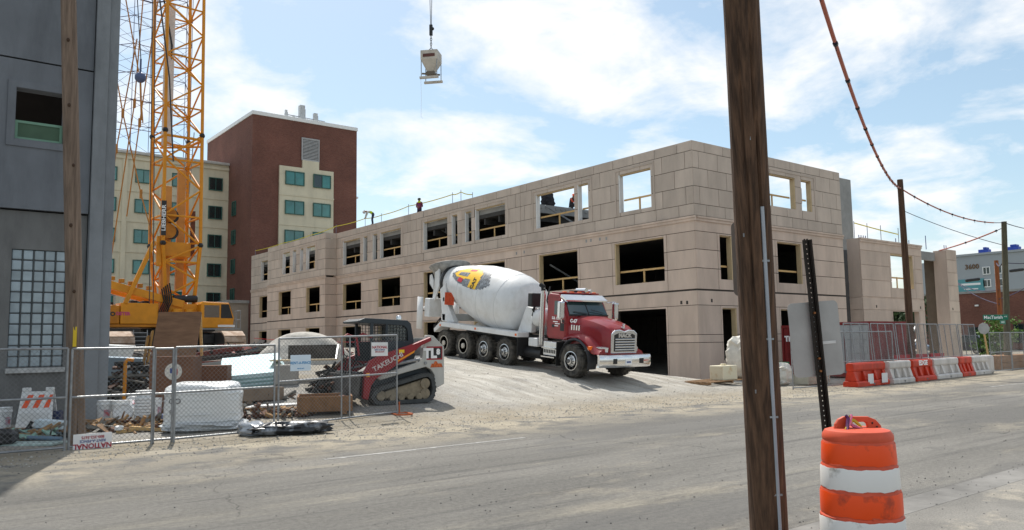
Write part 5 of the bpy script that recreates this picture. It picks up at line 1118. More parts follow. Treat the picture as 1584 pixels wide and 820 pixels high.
P3T = atY(1553,343,17.0); p3_, p3pos = pole('utility_pole', 'greenish wooden pole carrying the street name signs', (atY(1557,540,17.0).x,17.0,0), P3T, .17, .13, mat('pole_green',srgb(92,88,70),.9,var=.3,scale=4,stretch=(5,5,.3)), P3T.z)
P4T = atD(1541,403,62); P4B = atD(1549,520,62); P4B.z = 0; pole('utility_pole', 'reddish brown pole behind the green street sign', P4B, P4T, .18, .15, mat('pole_red',srgb(140,82,48),.85,var=.25,scale=4,stretch=(5,5,.3)), P4T.z)
# street name signs
sg_ = thing('street_sign', 'green street name sign on the pole at the corner', 'street sign', atD(1540,491,39)); GS = mat('sign_green', srgb(10,110,85), .5, var=.05)
rr_ = R(-YAW*180/math.pi*1.0)
sg_.rotation_euler = (0,0,-YAW+R(0)); q = MB(); q.box(-.62,.62,-.01,.01,-.13,.13); q.build('plate', GS, sg_, bevel=.02); text('MacTavish', .22, WL, sg_, (-.12,-.013,0), (R(90),0,0), bold=.004); text('AVE', .09, WL, sg_, (.48,-.013,.03), (R(90),0,0))
sg2 = thing('street_sign', 'smaller green cross street sign below the street name', 'street sign', atD(1551,498.5,39.2), (0,0,-YAW+R(35))); q = MB(); q.box(-.3,.3,-.01,.01,-.1,.1); q.build('plate', GS, sg2, bevel=.02); q = MB(); q.box(-.2,.16,-.014,-.011,-.045,.045); q.build('faded_print', mat('print_faded',(.45,.6,.55),.6,var=.3,scale=18), sg2)
# leaning perforated post with the back of a road sign
T0, T1 = atz(1292,790), atD(1248,371,8.3)
ps = thing('road_sign', 'back of a leaning road sign on a dark perforated post beside the barrel', 'road sign', T0); ax = (T1-T0); Lp = ax.length; az_ = ax.normalized(); ay_ = (V((FW.x,FW.y,0)) - az_*V((FW.x,FW.y,0)).dot(az_)).normalized(); ax_ = ay_.cross(az_).normalized()
def sp3(x, y, z): return ax_*x+ay_*y+az_*z
PSM = mat('post_bronze', srgb(44,38,34), .5, .5, var=.25, scale=8)
def pbox(q, x0, x1, y0, y1, z0, z1): q.add([sp3(x,y,z) for z in (z0,z1) for x, y in ((x0,y0),(x1,y0),(x1,y1),(x0,y1))],[(0,3,2,1),(4,5,6,7),(0,1,5,4),(1,2,6,5),(2,3,7,6),(3,0,4,7)])
q = MB(); pbox(q,-.05,-.032,-.012,.0,-.1,Lp); pbox(q,.032,.05,-.012,.0,-.1,Lp); pbox(q,-.032,-.022,-.0,.034,-.1,Lp); pbox(q,.022,.032,0,.034,-.1,Lp)
zz_ = 0.0; st_ = .0508
while zz_ < Lp-.03:      # web with punched holes
    pbox(q,-.022,-.0055,.024,.034,zz_,zz_+st_); pbox(q,.0055,.022,.024,.034,zz_,zz_+st_); pbox(q,-.0055,.0055,.024,.034,zz_,zz_+st_-.013); zz_ += st_
q.build('post', PSM, ps, fix=False)
zc = (atD(1266,525,8.15)-T0).dot(az_)
def rrect(w, h, r, n=5):
    out = []
    for cx, cy, a in ((w-r,h-r,0),(-w+r,h-r,90),(-w+r,-h+r,180),(w-r,-h+r,270)):
        for i in range(n+1): t = R(a+90*i/n); out.append((cx+r*math.cos(t), cy+r*math.sin(t)))
    return out
q = MB(); pr_ = rrect(.262,.385,.05); n = len(pr_); q.add([sp3(x,.036,zc+z) for x, z in pr_]+[sp3(x,.04,zc+z) for x, z in pr_], [tuple(range(n)), tuple(range(2*n-1,n-1,-1))]+[(i,n+i,n+(i+1)%n,(i+1)%n) for i in range(n)])
q.build('sign_plate', mat('sign_back_alu', srgb(168,168,166), .55, .3, var=.1, scale=3), ps)
q = MB(); pbox(q,.03,.2,.028,.034,zc-.06,zc-.03); q.build('scuff_strip', mat('alu_bright',(.6,.6,.6),.4,.4), ps)
for z in (zc+.27,zc-.2,zc-.33): q = MB(); q.cyl(sp3(0,.02,z),sp3(0,-.016,z),.011,n=8); q.build('bolt', mat('bolt_rust',srgb(150,95,50),.6), ps)
s2 = thing('road_sign', 'back of a grey sign fixed behind the thick near pole', 'road sign', atD(1163,400,7.15), (0,0,-YAW)); q = MB(); pr_ = rrect(.175,.335,.05); q.prism([(x,z) for x, z in pr_], 'y', 0, .004); q.build('sign_plate', mat('sign_back_dull', srgb(120,112,106), .6, .2, var=.1), s2)
# traffic barrel
BRL = atD(1327,690,6.55); BRL.z = 0
bl = thing('traffic_barrel', 'orange and white striped traffic barrel with ribbon tied to its handle', 'traffic barrel', BRL, (0,0,-YAW+R(6)))
bl.scale = (.955,.955,1.065)
BOR = mat('barrel_orange', srgb(178,62,30), .42, scale=5, c2=srgb(238,78,18), lo=.28, hi=.4); BOP = mat('barrel_plastic', srgb(206,82,52), .55, var=.14, scale=4); BWT = mat('barrel_white', srgb(150,146,138), .4, scale=5, c2=srgb(226,224,220), lo=.28, hi=.42)
def band(z0, z1, r0, r1, m, seed):
    q = MB(); n = 56; rn = random.Random(seed); vs = []
    for k, (z, r_) in enumerate(((z0,r0),(z0+.01,r0+.003),(z1-.01,r1+.003),(z1,r1))):
        for i in range(n):
            a = 2*math.pi*i/n; j = .004*math.sin(i*.9+seed)+.003*math.sin(i*2.3+seed*2)
            vs.append((math.cos(a)*r_, math.sin(a)*r_, z+(j if k in (0,1) else j*.8)))
    for k in range(3):
        for i in range(n): q.f.append((k*n+i,k*n+(i+1)%n,(k+1)*n+(i+1)%n,(k+1)*n+i)); q.mi.append(0)
    q.v = vs; return q.build('reflective_band', m, bl, smooth=True)
q = MB(); q.lathe([(.30,0),(.335,.01),(.338,.1),(.333,.12),(.333,.30),(.322,.312),(.320,.49),(.311,.502),(.307,.675),(.297,.688),(.289,.85),(.282,.862),(.288,.872),(.285,.905),(.262,.935),(.20,.95),(.02,.955)], (0,0,0), (0,0,1), 56); q.build('body', BOP, bl, smooth=True)
band(.13,.292,.3365,.3365,BWT,1); band(.318,.484,.3255,.3235,BOR,2); band(.508,.668,.3145,.3105,BWT,3); band(.694,.845,.300,.2925,BOR,4)
q = MB(); n = 12; pts = []          # handle: a flat arch with a finger slot
out = [(-.21,.94),(-.2,.985),(-.17,1.02),(-.12,1.04),(.1,1.035),(.17,1.01),(.215,.965),(.225,.93)]; inn_ = [(-.07,.94),(-.07,.975),(-.055,.99),(-.03,.995),(.06,.995),(.085,.985),(.09,.965),(.09,.94)]
vs = [(x,y,z) for y in (-.02,.02) for x, z in out]+[(x,y,z) for y in (-.02,.02) for x, z in inn_]; fs = []
for i in range(7): fs += [(i,i+1,17+i,16+i),(8+i,24+i,25+i,9+i),(i,8+i,9+i,i+1),(16+i,17+i,25+i,24+i)]
q.add(vs, fs); q.build('handle', BOP, bl, bevel=.012)
for k in range(3): q = MB(); q.ball((.13+.04*k,-.024,.985-.03*k),.009,6); q.build('rivet_hole', BLKM, bl)
for k, (c_, pts) in enumerate((('pink',[(-.09,-.03,1.04),(-.1,-.05,1.0),(-.06,-.06,.97),(-.02,-.09,.955)]),('gold',[(-.08,-.03,1.045),(-.07,-.05,1.01),(-.12,-.07,.97),(-.16,-.1,.95)]),('gold',[(-.09,-.03,1.03),(-.05,-.05,1.01),(-.02,-.06,.985),(.0,-.08,.965)]),('purple',[(-.11,-.03,1.05),(-.1,-.045,1.03),(-.13,-.08,.965),(-.15,-.12,.945)]),('pink',[(-.06,-.03,1.05),(-.09,-.06,1.0),(-.12,-.08,.965)]))):
    q = MB(); q.tube(pts, [.012]+[.014]*(len(pts)-2)+[.006], n=6); q.build('ribbon', mat('ribbon_'+c_, {'pink':srgb(215,110,150),'gold':srgb(190,160,40),'purple':srgb(90,40,90)}[c_], .6, var=.2, scale=20), bl, smooth=True)
for a, z, w in ((-75,.50,.05),(-20,.845,.06),(-100,.33,.03),(-60,.52,.03)):
    q = MB(); t0 = R(a); vs = []; r_ = .333-.04*(z-.2)/.6+.004
    for dx_, dz_ in ((-w,0),(w,.0),(w*.5,-.03),(0,-.07),(-w*.6,-.025)): t = t0+dx_/r_; vs.append((math.cos(t)*(r_-.0),math.sin(t)*(r_),z+dz_))
    q.add(vs,[(0,1,2,3,4)]); q.build('torn_patch', BOP, bl)
# ================================================================ overhead cables with orange sleeves
ORS = mat('sleeve_orange', srgb(178,98,78), .55, var=.12); CBL = mat('cable_black', srgb(48,36,66), .6)
def cable(name, label, pts, r, sleeves=(), sr=.032, clamp=.05, group=None):
    c = thing(name, label, 'cable', pts[0], group=group); O_ = pts[0]; q = MB(); q.tube([p-O_ for p in pts], r, n=6); q.build('wire', CBL, c, smooth=True)
    n = len(pts)-1
    def P(t): i = min(int(t*n), n-1); f = t*n-i; return pts[i].lerp(pts[i+1], f)-O_
    for a, b in sleeves:
        k = 5; q = MB(); q.tube([P(a+(b-a)*(i/k)) for i in range(k+1)], sr, n=8); q.build('orange_sleeve', ORS, c, smooth=True)
        q = MB(); d = (P(a+.002)-P(a)).normalized(); q.cyl(P(a)-d*clamp*.8, P(a)+d*clamp*.8, clamp, n=8); q.build('clamp', BLKM, c, smooth=True)
        for t in (a+(b-a)*.0,): q = MB(); e = P(t); q.tube([e, e+V((0,0,-.06)), e+V((.03,0,-.12))], .008, n=4); q.build('tie_end', BLKM, c)
    return c
A_ = npos(7.2); B_ = p2pos(8.25)
def poly3(t, K): # Lagrange
    s = 0
    for i, (a, v) in enumerate(K):
        w = v
        for j, (b, _) in enumerate(K):
            if i != j: w *= (t-b)/(a-b)
        s += w
    return s
# heights measured where the cable crosses known lines of sight
K = []
for px, py in ((1285,45),(1335,190),(1362,252)):
    d = ray(px, py); # solve (x,y) on the line A_-B_ in plan
    ex, ey = B_.x-A_.x, B_.y-A_.y; den = d.x*ey-d.y*ex; s_ = (A_.x*ey-A_.y*ex)/den; p = EYE+d*s_
    K.append((((p.x-A_.x)*ex+(p.y-A_.y)*ey)/(ex*ex+ey*ey), p.z))
K.append((1.0, B_.z))
pts = [V((A_.x+(B_.x-A_.x)*t, A_.y+(B_.y-A_.y)*t, poly3(t, K))) for t in [i/40 for i in range(41)]]
sl = [(i/17, (i+1)/17-.004) for i in range(17)]
cable('overhead_cable', 'thick overhead cable with orange sleeves sagging from the top edge to the far pole', pts, .02, sl, .034, .045, 'overhead cables')
def sag(a, b, s, n=16): return [a.lerp(b, i/n)-V((0,0,4*s*(i/n)*(1-i/n))) for i in range(n+1)]
C_ = p3pos(P3T.z-.05)
cable('overhead_cable', 'orange sleeved cable between the two far wooden poles', sag(B_, C_, .45), .02, [(i/9, (i+1)/9-.01) for i in range(8)], .03, .045, 'overhead cables')
cable('overhead_cable', 'orange sleeved cable dropping to the garage corner column', sag(C_-V((0,0,.25)), V((55.2,24.2,7.45)), .1), .02, [(.1,.5),(.52,.95)], .04, .06, 'overhead cables')
for i, (a, b, s_, lb) in enumerate(((C_, atD(1640,352,60), .3, 'thin cable leaving the top of the greenish pole to the right'),(p3pos(5.6), atD(1640,395,45), .2, 'thin cable leaving the greenish pole below its top'),(P4T-V((0,0,.2)), p3pos(6.0), .4, 'black cable between the reddish pole and the greenish pole'),(atD(1470,430,75), P4T-V((0,0,2.3)), .5, 'black cable reaching the reddish pole from the garage'),(P4T-V((0,0,3.0)), atD(1640,395,70), .6, 'black cable running right from the reddish pole'),(atD(1478,436,76), P4T-V((0,0,3.4)), .3, 'lower black cable reaching the reddish pole'),(atD(1395,325,90), atD(1555,380,90), .3, 'faint wire crossing the sky above the low garage wing'))):
    cable('power_line', lb, sag(a, b, s_), .035 if i > 1 else .022, group='power lines')
for px, py, lb in ((1505,433,'left black splice case hanging on the cables'),(1573,418,'right black splice case hanging on the cables')):
    o = MB().lathe([(.02,-.02),(.1,0),(.12,.1),(.12,.95),(.1,1.05),(.02,1.08)], (-.55,0,0), (1,0,0), 12).build('splice_case', BLKM, smooth=True); o.location = atD(px,py,60); o.rotation_euler = (0,R(-6),-YAW); tag(o, lb, 'splice case', 'splice cases')
# ================================================================ street corner behind
fb = thing('apartment_building', 'far grey apartment block with teal banner at the right edge', 'building', (205,0,0)); GRY = mat('grey_cladding', srgb(160,165,170), .8, var=.05, scale=.1)
q = MB(); q.box(0,25,20,87,0,21.0); q.box(0,24,87,94,0,20.2); q.build('wall', GRY, fb); q = MB(); q.box(-.3,25.2,19.8,87.2,21.0,21.5); q.build('roof_edge', GRY, fb)
mF = mapper('L', -.02)
for z in (16.2,13.2,10.2,7.2):
    for y in (86.2,78.0,75.4,68,62,56): window(fb, mF, y, y+1.7, z, z+1.9, WHITE, GLD, d=-.1, fr=.2)
q = MB(); q.box(-.16,-.02,79.5,85.6,9.0,15.4); bn_ = q.build('banner', mat('banner_teal',srgb(88,150,158),.6,var=.04), fb)
for z, w in ((13.9,2.2),(12.9,1.6),(11.6,2.0),(10.4,2.4),(9.8,1.6)): q = MB(); q.box(-.19,-.165,82.5-w,82.5+w,z,z+(.5 if z > 13 else .22)); q.build('banner_line', WL, bn_)
text('3600', 1.6, mat('sign_brown',srgb(110,85,62),.6), fb, (-.05,82.0,18.3), (R(90),0,R(-90)), bold=.03, ext=.1)
for y, w in ((79,2.2),(72.5,3.4)): q = MB(); q.box(2,4,y,y+w,21.5,22.5); q.box(2,4,y+.4,y+w*.5,22.5,23.0); q.build('rooftop_unit', mat('tarp_blue',srgb(40,70,160),.5), fb, bevel=.1)
bb = thing('brick_shop', 'low red brick building below the grey apartment block', 'building', (112,0,0)); q = MB(); q.box(0,12,15,62,0,7.3); q.build('wall', BRK, bb); q = MB(); q.box(-.15,12.2,14.8,62.1,7.3,7.6); q.build('coping', CONC, bb)
mS_ = mapper('L', -.02)
for y, w, z0, z1 in ((47.6,1.4,.5,2.8),(43.2,2.6,.3,2.9),(39.2,1.2,.8,3.2),(37.2,.9,1,4.4),(34,1.8,.8,3)): window(bb, mS_, y, y+w, z0, z1, BLKM, GLD, d=-.1, fr=.12)
q = MB(); q.box(-.3,-.02,44.3,44.7,5.6,5.8); q.build('wall_lamp', WHITE, bb)
# verge and pavement along the side street
tag(grid('side_street', frange(64,100,4), frange(15.4,120,6), lambda x,y: -.02, RM), kind='structure')
gv = MB(); gv.box(57,64,16.5,60,-.1,.02); tag(gv.build('grass_verge', mat('verge_grass',(.09,.14,.035),.95,var=.35,scale=3,bump=.5)), kind='structure')
gv = MB(); gv.box(44,56.8,17.6,19.2,-.1,.03); gv.box(57,63.9,15.4,16.45,-.1,.05); tag(gv.build('sidewalk', mat('sidewalk_pale',(.42,.40,.36),.9,var=.12)), kind='structure')
def car(name, label, cat, loc, rz, prof, wins, w, body, wx, wr=.36, group=None):
    c = thing(name, label, cat, loc, (0,0,rz), group); q = MB(); q.prism(prof, 'x', -w/2, w/2); q.build('body', body, c, bevel=.07)
    for s in (-1,1):
        for k, wp in enumerate(wins): q = MB(); q.prism(wp, 'x', s*(w/2+.001), s*(w/2+.012)); q.build('side_window', TG, c)
        for y in wx:
            t = thing_part('wheel', c, (s*(w/2-.1),y,wr)); q = MB(); q.lathe([(wr*.6,-.1),(wr,-.08),(wr,.08),(wr*.6,.11)], (0,0,0), (s,0,0), 18); q.build('tyre', TYR, t, smooth=True); q = MB(); q.cyl((s*.09,0,0),(s*.115,0,0),wr*.6,n=14); q.build('rim', ALU, t)
    ys = [p[0] for p in prof]; f, b = max(ys), min(ys)
    for s in (-1,1):
        q = MB(); q.box(s*w*.3-.15,s*w*.3+.15,f-.02,f+.02,.7,.85); q.build('headlight', CLR, c); q = MB(); q.box(s*w*.42-.06,s*w*.42+.06,b-.02,b+.015,.75,1.1); q.build('tail_light', mat('tail_red',(.35,.02,.02),.3), c)
    return c
pk = [(2.75,.45),(2.8,.95),(2.55,1.12),(1.35,1.2),(.75,1.82),(-.95,1.85),(-1.1,1.2),(-2.8,1.2),(-2.85,.5)]
CB = mat('car_black', (.02,.021,.024), .3, coat=.4)
car('pickup_truck', 'dark pickup truck parked behind the right edge fence', 'pickup truck', (76.5,31.0,0), R(180), pk, [[(1.15,1.22),(.7,1.74),(.05,1.76),(.05,1.22)],[(-.02,1.22),(-.02,1.76),(-.88,1.76),(-1.0,1.22)]], 1.95, CB, (1.75,-1.8), .41, 'parked vehicles')
sd = [(2.2,.4),(2.25,.75),(1.9,.92),(.9,1.02),(.2,1.46),(-1.2,1.46),(-1.9,1.05),(-2.25,.98),(-2.25,.4)]
sw_ = [[(.75,1.04),(.15,1.4),(-.45,1.4),(-.45,1.04)],[(-.52,1.04),(-.52,1.4),(-1.1,1.4),(-1.6,1.04)]]
sedan = mat('car_blue', srgb(70,95,120), .3, coat=.4)
for k, (y, lb, m_) in enumerate(((40.4,'blue grey car parked behind the low garage wing',sedan),(34.6,'blue car parked behind the dark pickup truck',mat('car_blue2',srgb(40,80,130),.3,coat=.4)),(47.2,'white car seen under the low garage wing',WHITE))):
    car('parked_car', lb, 'car', (83.5-1.5*(k == 2),y,.02), R(180), sd, sw_, 1.8, m_, (1.4,-1.4), .33, 'parked vehicles')
# ================================================================ trees and shrubs
LEAF = mat('leaf_green', (.06,.12,.02), .7, var=.4, scale=2, c2=(.14,.24,.04)); LEAFD = mat('leaf_dark', (.03,.06,.018), .8, var=.4, scale=2)
def tree(name, label, loc, h, r, m, nleaf=1800, cat='tree', seed=1, trunk=True, ls=.28):
    rn = random.Random(seed); t = thing(name, label, cat, loc); q = MB()
    if trunk: q.tube([(0,0,-.1),(.05,0,h*.35),(.0,.1,h*.6),(.1,.1,h*.85)],[.16*h/6,.12*h/6,.08*h/6,.03],n=8)
    for k in range(7): a = rn.uniform(0,6.3); z = h*rn.uniform(.2 if not trunk else .35,.65); q.tube([(0,0,z if trunk else 0),(math.cos(a)*r*.4,math.sin(a)*r*.4,z+h*.12),(math.cos(a)*r*.75,math.sin(a)*r*.75,z+h*.2)],[.05*h/6,.035*h/6,.015],n=5)
    q.build('trunk' if trunk else 'stem', mat('bark',(.09,.065,.045),.9,var=.3), t)
    q = MB(); cl = [(rn.gauss(0,r*.42), rn.gauss(0,r*.42), h*.62+rn.gauss(0,h*.17)) for _ in range(26)]
    for _ in range(nleaf):
        c = rn.choice(cl); p = V((c[0]+rn.gauss(0,r*.17), c[1]+rn.gauss(0,r*.17), max(.1,c[2]+rn.gauss(0,h*.055)))); a = V((rn.gauss(0,1),rn.gauss(0,1),rn.gauss(0,1))).normalized(); b = a.cross(V((rn.gauss(0,1),rn.gauss(0,1),rn.gauss(0,1)))).normalized(); s = ls*rn.uniform(.6,1.2)
        q.add([p-a*s,p+b*s*.5,p+a*s,p-b*s*.5],[(0,1,2,3)])
    tag(q.build('crown', m, t, fix=False), kind='stuff'); return t
tree('tree', 'green tree seen through the open low garage wing', (72,35.2,0), 5.6, 2.8, LEAFD, 2200, seed=4)
tree('shrub', 'bright green shrub at the right edge of the street', (61.5,23.2,0), 2.7, 1.25, LEAF, 1500, 'shrub', 5, False, .14)
tree('shrub', 'small roadside weed bush behind the last barrier', (55.2,21.4,0), .8, .6, LEAF, 500, 'shrub', 7, False, .07)
# lumber stack at the right
for k, (dz, lb) in enumerate(((0,'lower brown timber baulk right of the barriers'),(.36,'upper brown timber baulk right of the barriers'))):
    q = MB(); q.box(-2.4,2.4,-.5,.5,0,.35); o = q.build('timber_baulk', mat('timber_brown',srgb(150,112,78),.85,var=.25,scale=4,stretch=(.3,4,4)), bevel=.02); o.location = (46.9-.0*k,17.3,.02+dz); tag(o, lb, 'timber', 'timber baulks')
sp_ = thing('stop_sign', 'back of a small round sign on a leaning wooden stake', 'sign', (52.5,20.4,0), (0,R(-6),-YAW)); q = MB(); q.bar((0,0,0),(0,0,2.5),.08); q.build('stake', LUMB, sp_); q = MB(); q.cyl((0,-.05,2.2),(0,-.06,2.2),.36,n=8); q.build('plate', mat('sign_back_alu', (.3,.3,.3)), sp_)
hy = thing('fire_hydrant', 'dark green fire hydrant behind the long white barrier', 'hydrant', (40.2,18.0,0)); HG = mat('hydrant_green', srgb(25,70,60), .5)
q = MB(); q.lathe([(.2,0),(.2,.06),(.13,.08),(.12,.75),(.16,.78),(.16,.84),(.13,.92),(.07,1.02),(.03,1.1)], (0,0,0), (0,0,1), 16); q.build('barrel', HG, hy, smooth=True); q = MB(); q.cyl((-.24,0,.6),(.24,0,.6),.06,n=10); q.cyl((0,-.24,.55),(0,0,.55),.08,n=10); q.build('outlets', HG, hy)
# ================================================================ things behind the left fence
def gobj(q, name, label, cat, loc, m, rot=(0,0,0), bevel=.01, group=None, smooth=False):
    o = q.build(name, m, bevel=bevel, smooth=smooth); o.location = loc; o.rotation_euler = rot; return tag(o, label, cat, group)
PLY = mat('plywood', srgb(118,88,66), .85, var=.22, scale=2.5, stretch=(1,1,4)); PLY2 = mat('plywood_red', srgb(112,78,58), .85, var=.15, scale=2.5)
# striped barricade
ba = thing('barricade', 'white folding barricade with orange stripes below the glass block window', 'barricade', atg(57,669)+V((0,0,0)), (0,0,-YAW+R(12)))
ba.scale = (.82,.82,.82)
BS = mat('barricade_white', (.66,.66,.65), .5, var=.08)
for s, ry in ((-1,.0),(1,.0)): pass
for y0, y1 in ((-.28,-.04),(.28,.04)):
    q = MB(); q.loft([[(-.42,y0-.02,.0),(.42,y0-.02,.0),(.42,y0+.02,.0),(-.42,y0+.02,.0)],[(-.36,y1-.02,1.02),(.36,y1-.02,1.02),(.36,y1+.02,1.02),(-.36,y1+.02,1.02)]])
    leaf = q.build('leaf', BS, ba)
q = MB(); pl_ = []
def fp(u, w): z = .62+w*.32; return ((u*2-1)*.37, -.28+.24*z/1.02-.026, z)
for k in range(3):
    u0 = .06+k*.34; pts = [(u0,0),(u0+.17,0),(u0+.34,1),(u0+.17,1)]; pts = [(min(max(u,0),1),w) for u, w in pts]; q = MB(); q.add([fp(*p) for p in pts],[(0,1,2,3)]); q.build('orange_stripe', mat('stripe_or',srgb(225,80,25),.5), ba)
for x in (-.27,.27): q = MB(); q.box(x-.09,x+.09,-.06,.06,1.02,1.12); q.build('top_lug', BS, ba, bevel=.01)
q = MB(); q.box(-.3,.3,-.235,-.215,.3,.5); q.build('cross_board', BS, ba)
P = atg(20,655); pallet('grey pallet under the striped barricade', atg(54,671), -YAW+R(15), 1.2, .5)
gobj(MB().box(-.19,.19,-.14,.14,0,.3), 'plastic_crate', 'dark blue plastic crate beside the striped barricade', 'crate', atg(80,668)+V((0,.1,.12)), mat('crate_blue',srgb(30,42,80),.5), (0,0,R(-20)))
gobj(MB().box(-.26,.26,-.16,.16,0,.16), 'carton', 'pale blue white carton in front of the blue crate', 'carton', atg(80,671)+V((-.05,-.1,.12)), mat('carton_pale',srgb(200,214,220),.7,var=.08), (0,R(6),R(-25)))
def bucket(label, loc, rot=(0,0,0), r=.165, h=.42, m=None):
    b = thing('plastic_bucket', label, 'bucket', loc, rot, 'white plastic buckets'); q = MB(); q.lathe([(r*.84,0),(r*.86,.01),(r*.97,h*.8),(r*1.06,h*.81),(r*1.06,h*.86),(r*.99,h*.87),(r,h*.97),(r*1.05,h),(r*.9,h),(r*.8,h*.96),(.02,h*.95)], (0,0,0), (0,0,1), 20); q.build('tub', m or BWP, b, smooth=True)
    q = MB(); q.tube([(r*math.cos(t)*1.03, -abs(math.sin(t))*r*.4-r*.75, h*.8-math.sin(t)*h*.3) for t in [math.pi*i/8 for i in range(9)]],.006,n=4); q.build('handle', GALV, b)
    q = MB(); q.add([(math.cos(t)*r*.945+.0, math.sin(t)*r*.945, z) for z in (h*.3,h*.6) for t in (R(-120),R(-105),R(-90),R(-75))],[(0,1,5,4),(1,2,6,5),(2,3,7,6)]); q.build('label', mat('label_blue',srgb(190,60,70),.5,var=.5,scale=12,c2=srgb(200,215,230)), b); return b
BWP = mat('bucket_plastic', srgb(222,224,224), .4, var=.05)
bucket('upright white bucket nearest the grey corner pier', atg(162,654), (0,0,R(10)), .175, .50)
bucket('white bucket second from the grey corner pier', atg(186,654), (0,0,R(-30)), .185, .50)
bucket('tilted white bucket behind the lying one', atg(203,646)+V((0,0,.1)), (R(-50),R(25),0), .17, .48)
bucket('white bucket lying on its side in front of the stack', atg(198,656)+V((0,0,.19)), (R(78),0,R(-25)), .19, .50)
bucket('small white bucket behind the stack of nested buckets', atg(239,650), (0,0,R(40)), .15, .50)
bucket('white bucket cut by the left edge of the picture', atg(4,668), (0,0,R(40)), .16, .5)
ns = thing('nested_bucket_stack', 'tall ribbed stack of nested white buckets', 'bucket stack', atg(222,659)); 
for k in range(9): q = MB(); q.lathe([(.185,0),(.2,.01),(.2,.05),(.19,.065),(.02,.066)], (0,0,.02+k*.068), (0,0,9), 20); q.build('bucket_rim', BWP, ns, smooth=True)
q = MB(); q.lathe([(.15,0),(.17,.1),(.18,.14),(.02,.15)], (0,0,.63), (0,0,9), 20); q.build('bucket_top', BWP, ns, smooth=True)
# loose timber offcuts
rn = random.Random(11)
for k, (px, py, L_, a, lb) in enumerate(((160,660,.7,20,'weathered offcut beside the left wooden pole'),(187,652,.5,-50,'short pale offcut tilted against the second bucket'),(203,661,.6,60,'pale block of timber in front of the lying bucket'),(190,664,1.1,5,'long thin offcut lying behind the upside down sign'),(215,663,1.0,-8,'long offcut below the nested bucket stack'),(228,660,.8,25,'offcut right of the nested bucket stack'),(205,669,.6,35,'small splintered offcut nearest the fence'),(180,668,.8,-25,'grey offcut behind the right end of the upside down sign'),(148,656,.6,-5,'dark offcut at the foot of the grey pier'),(235,668,.9,4,'thin offcut beside the fence post near the wrapped pallet'))):
    P = atg(px,py); gobj(MB().box(-L_/2,L_/2,-.06,.06,0,.07), 'timber_offcut', lb, 'timber', P+V((0,0,.02)), PAL if k % 3 else LUMB, (0,R(rn.uniform(-8,8)),R(a)-YAW), .004, 'timber offcuts')
for k, (px, py, lb) in enumerate(((198,662,'crumpled white paper scrap on the offcuts'),(184,671,'small white paper ball near the upside down sign'))): lump('paper_scrap', lb, 'paper', atg(px,py)+V((0,0,.06)), .08, .07, .1, BWP, 12, .2, seed=k)
gobj(MB().cyl((-.13,0,.1),(.13,0,.1),.1,n=12), 'blue_can', 'blue can lying beside the wrapped pallet', 'can', atg(252,654), mat('can_blue',srgb(40,70,120),.4), (0,0,R(20)), 0, None, True)
# pipes and sheets lying at the left edge
for k, (x0, y0, x1, y1, m_, lb) in enumerate(((-20,668,95,676,mat('pipe_grey',srgb(110,125,135),.5,.3),'long grey pipe lying behind the left fence panel'),(-20,681,95,683,mat('pipe_blue',srgb(105,130,150),.5,.2),'blue grey pipe nearest the left fence panel'),(10,671,98,663,PAL,'dark plank lying behind the grey pipes'))):
    a_, b_ = atg(x0,y0), atg(x1,y1); q = MB(); q.tube([V((0,0,.05)), (b_-a_)*.5+V((0,0,.06)), (b_-a_)+V((0,0,.05))], .04, n=8); gobj(q, 'pipe', lb, 'pipe', a_, m_, bevel=0, group='pipes behind the left fence', smooth=True)
P = atg(35,688); gobj(MB().box(-.7,.7,-.25,.25,0,.03), 'plastic_sheet', 'crumpled pale plastic sheet at the foot of the left fence', 'plastic sheet', P, mat('sheet_pale',srgb(170,190,185),.4,var=.3,scale=5), (0,0,-YAW), .0)
lump('black_sack', 'black sack lying at the left edge behind the fence', 'sack', atg(2,689), .25, .2, .28, BLKM, seed=8)
# plywood box with slanted lid
P = atg(268,640); cr = thing('plywood_box', 'tall brown plywood box with a slanted lid and round white sticker', 'box', P, (0,0,-YAW+R(8)))
q = MB(); q.box(-.58,.42,0,.9,0,1.36); q.build('box_body', PLY2, cr, bevel=.01)
q = MB(); q.prism([(.02,1.37),(.12,1.37),(.62,2.42),(.56,2.46)], 'x', -.56, .46); q.build('slanted_lid', PLY, cr, bevel=.005)
q = MB(); q.bar((.42,.86,1.37),(.42,.62,2.4),.06); q.build('lid_strut', LUMB, cr)
q = MB(); q.cyl((-.02,-.004,1.0),(-.02,-.012,1.0),.2,n=28); stk = q.build('round_sticker', mat('sticker_white',srgb(205,200,190),.6), cr); q = MB(); q.box(-.1,.0,-.016,-.013,.96,1.08); q.build('sticker_blue', SBL, stk); q = MB(); q.box(.002,.08,-.016,-.013,.92,1.06); q.build('sticker_red', SR, stk)
P = atg(310,612); gobj(MB().box(-.62,.62,0,.7,0,.9), 'plywood_crate', 'wide brown plywood crate right of the tall plywood box', 'crate', atg(312,620)+V((0,0,0)), PLY2, (0,0,-YAW+R(10)))
for k, (x0, y0, x1, y1, w, lb) in enumerate(((222,574,236,512,.16,'taller yellow board leaning against the plywood box'),(216,578,229,520,.2,'shorter yellow board leaning against the plywood box'))):
    a_ = atD(x0,y0,23.5); b_ = atD(x1,y1,24); q = MB(); q.bar(V((0,0,-.5)), b_-a_, w, .05); gobj(q, 'leaning_board', lb, 'board', a_, mat('board_yellow',srgb(176,132,72),.8,var=.25,scale=4), bevel=.004, group='leaning boards')
a_ = atg(209,640)+V((0,1.2,0)); gobj(MB().tube([(0,0,0),(0,0,1.25),(.06,0,1.32),(.2,0,1.3)],.045,n=8), 'yellow_post', 'bent yellow steel post behind the buckets', 'post', a_, YEL, bevel=0, smooth=True)
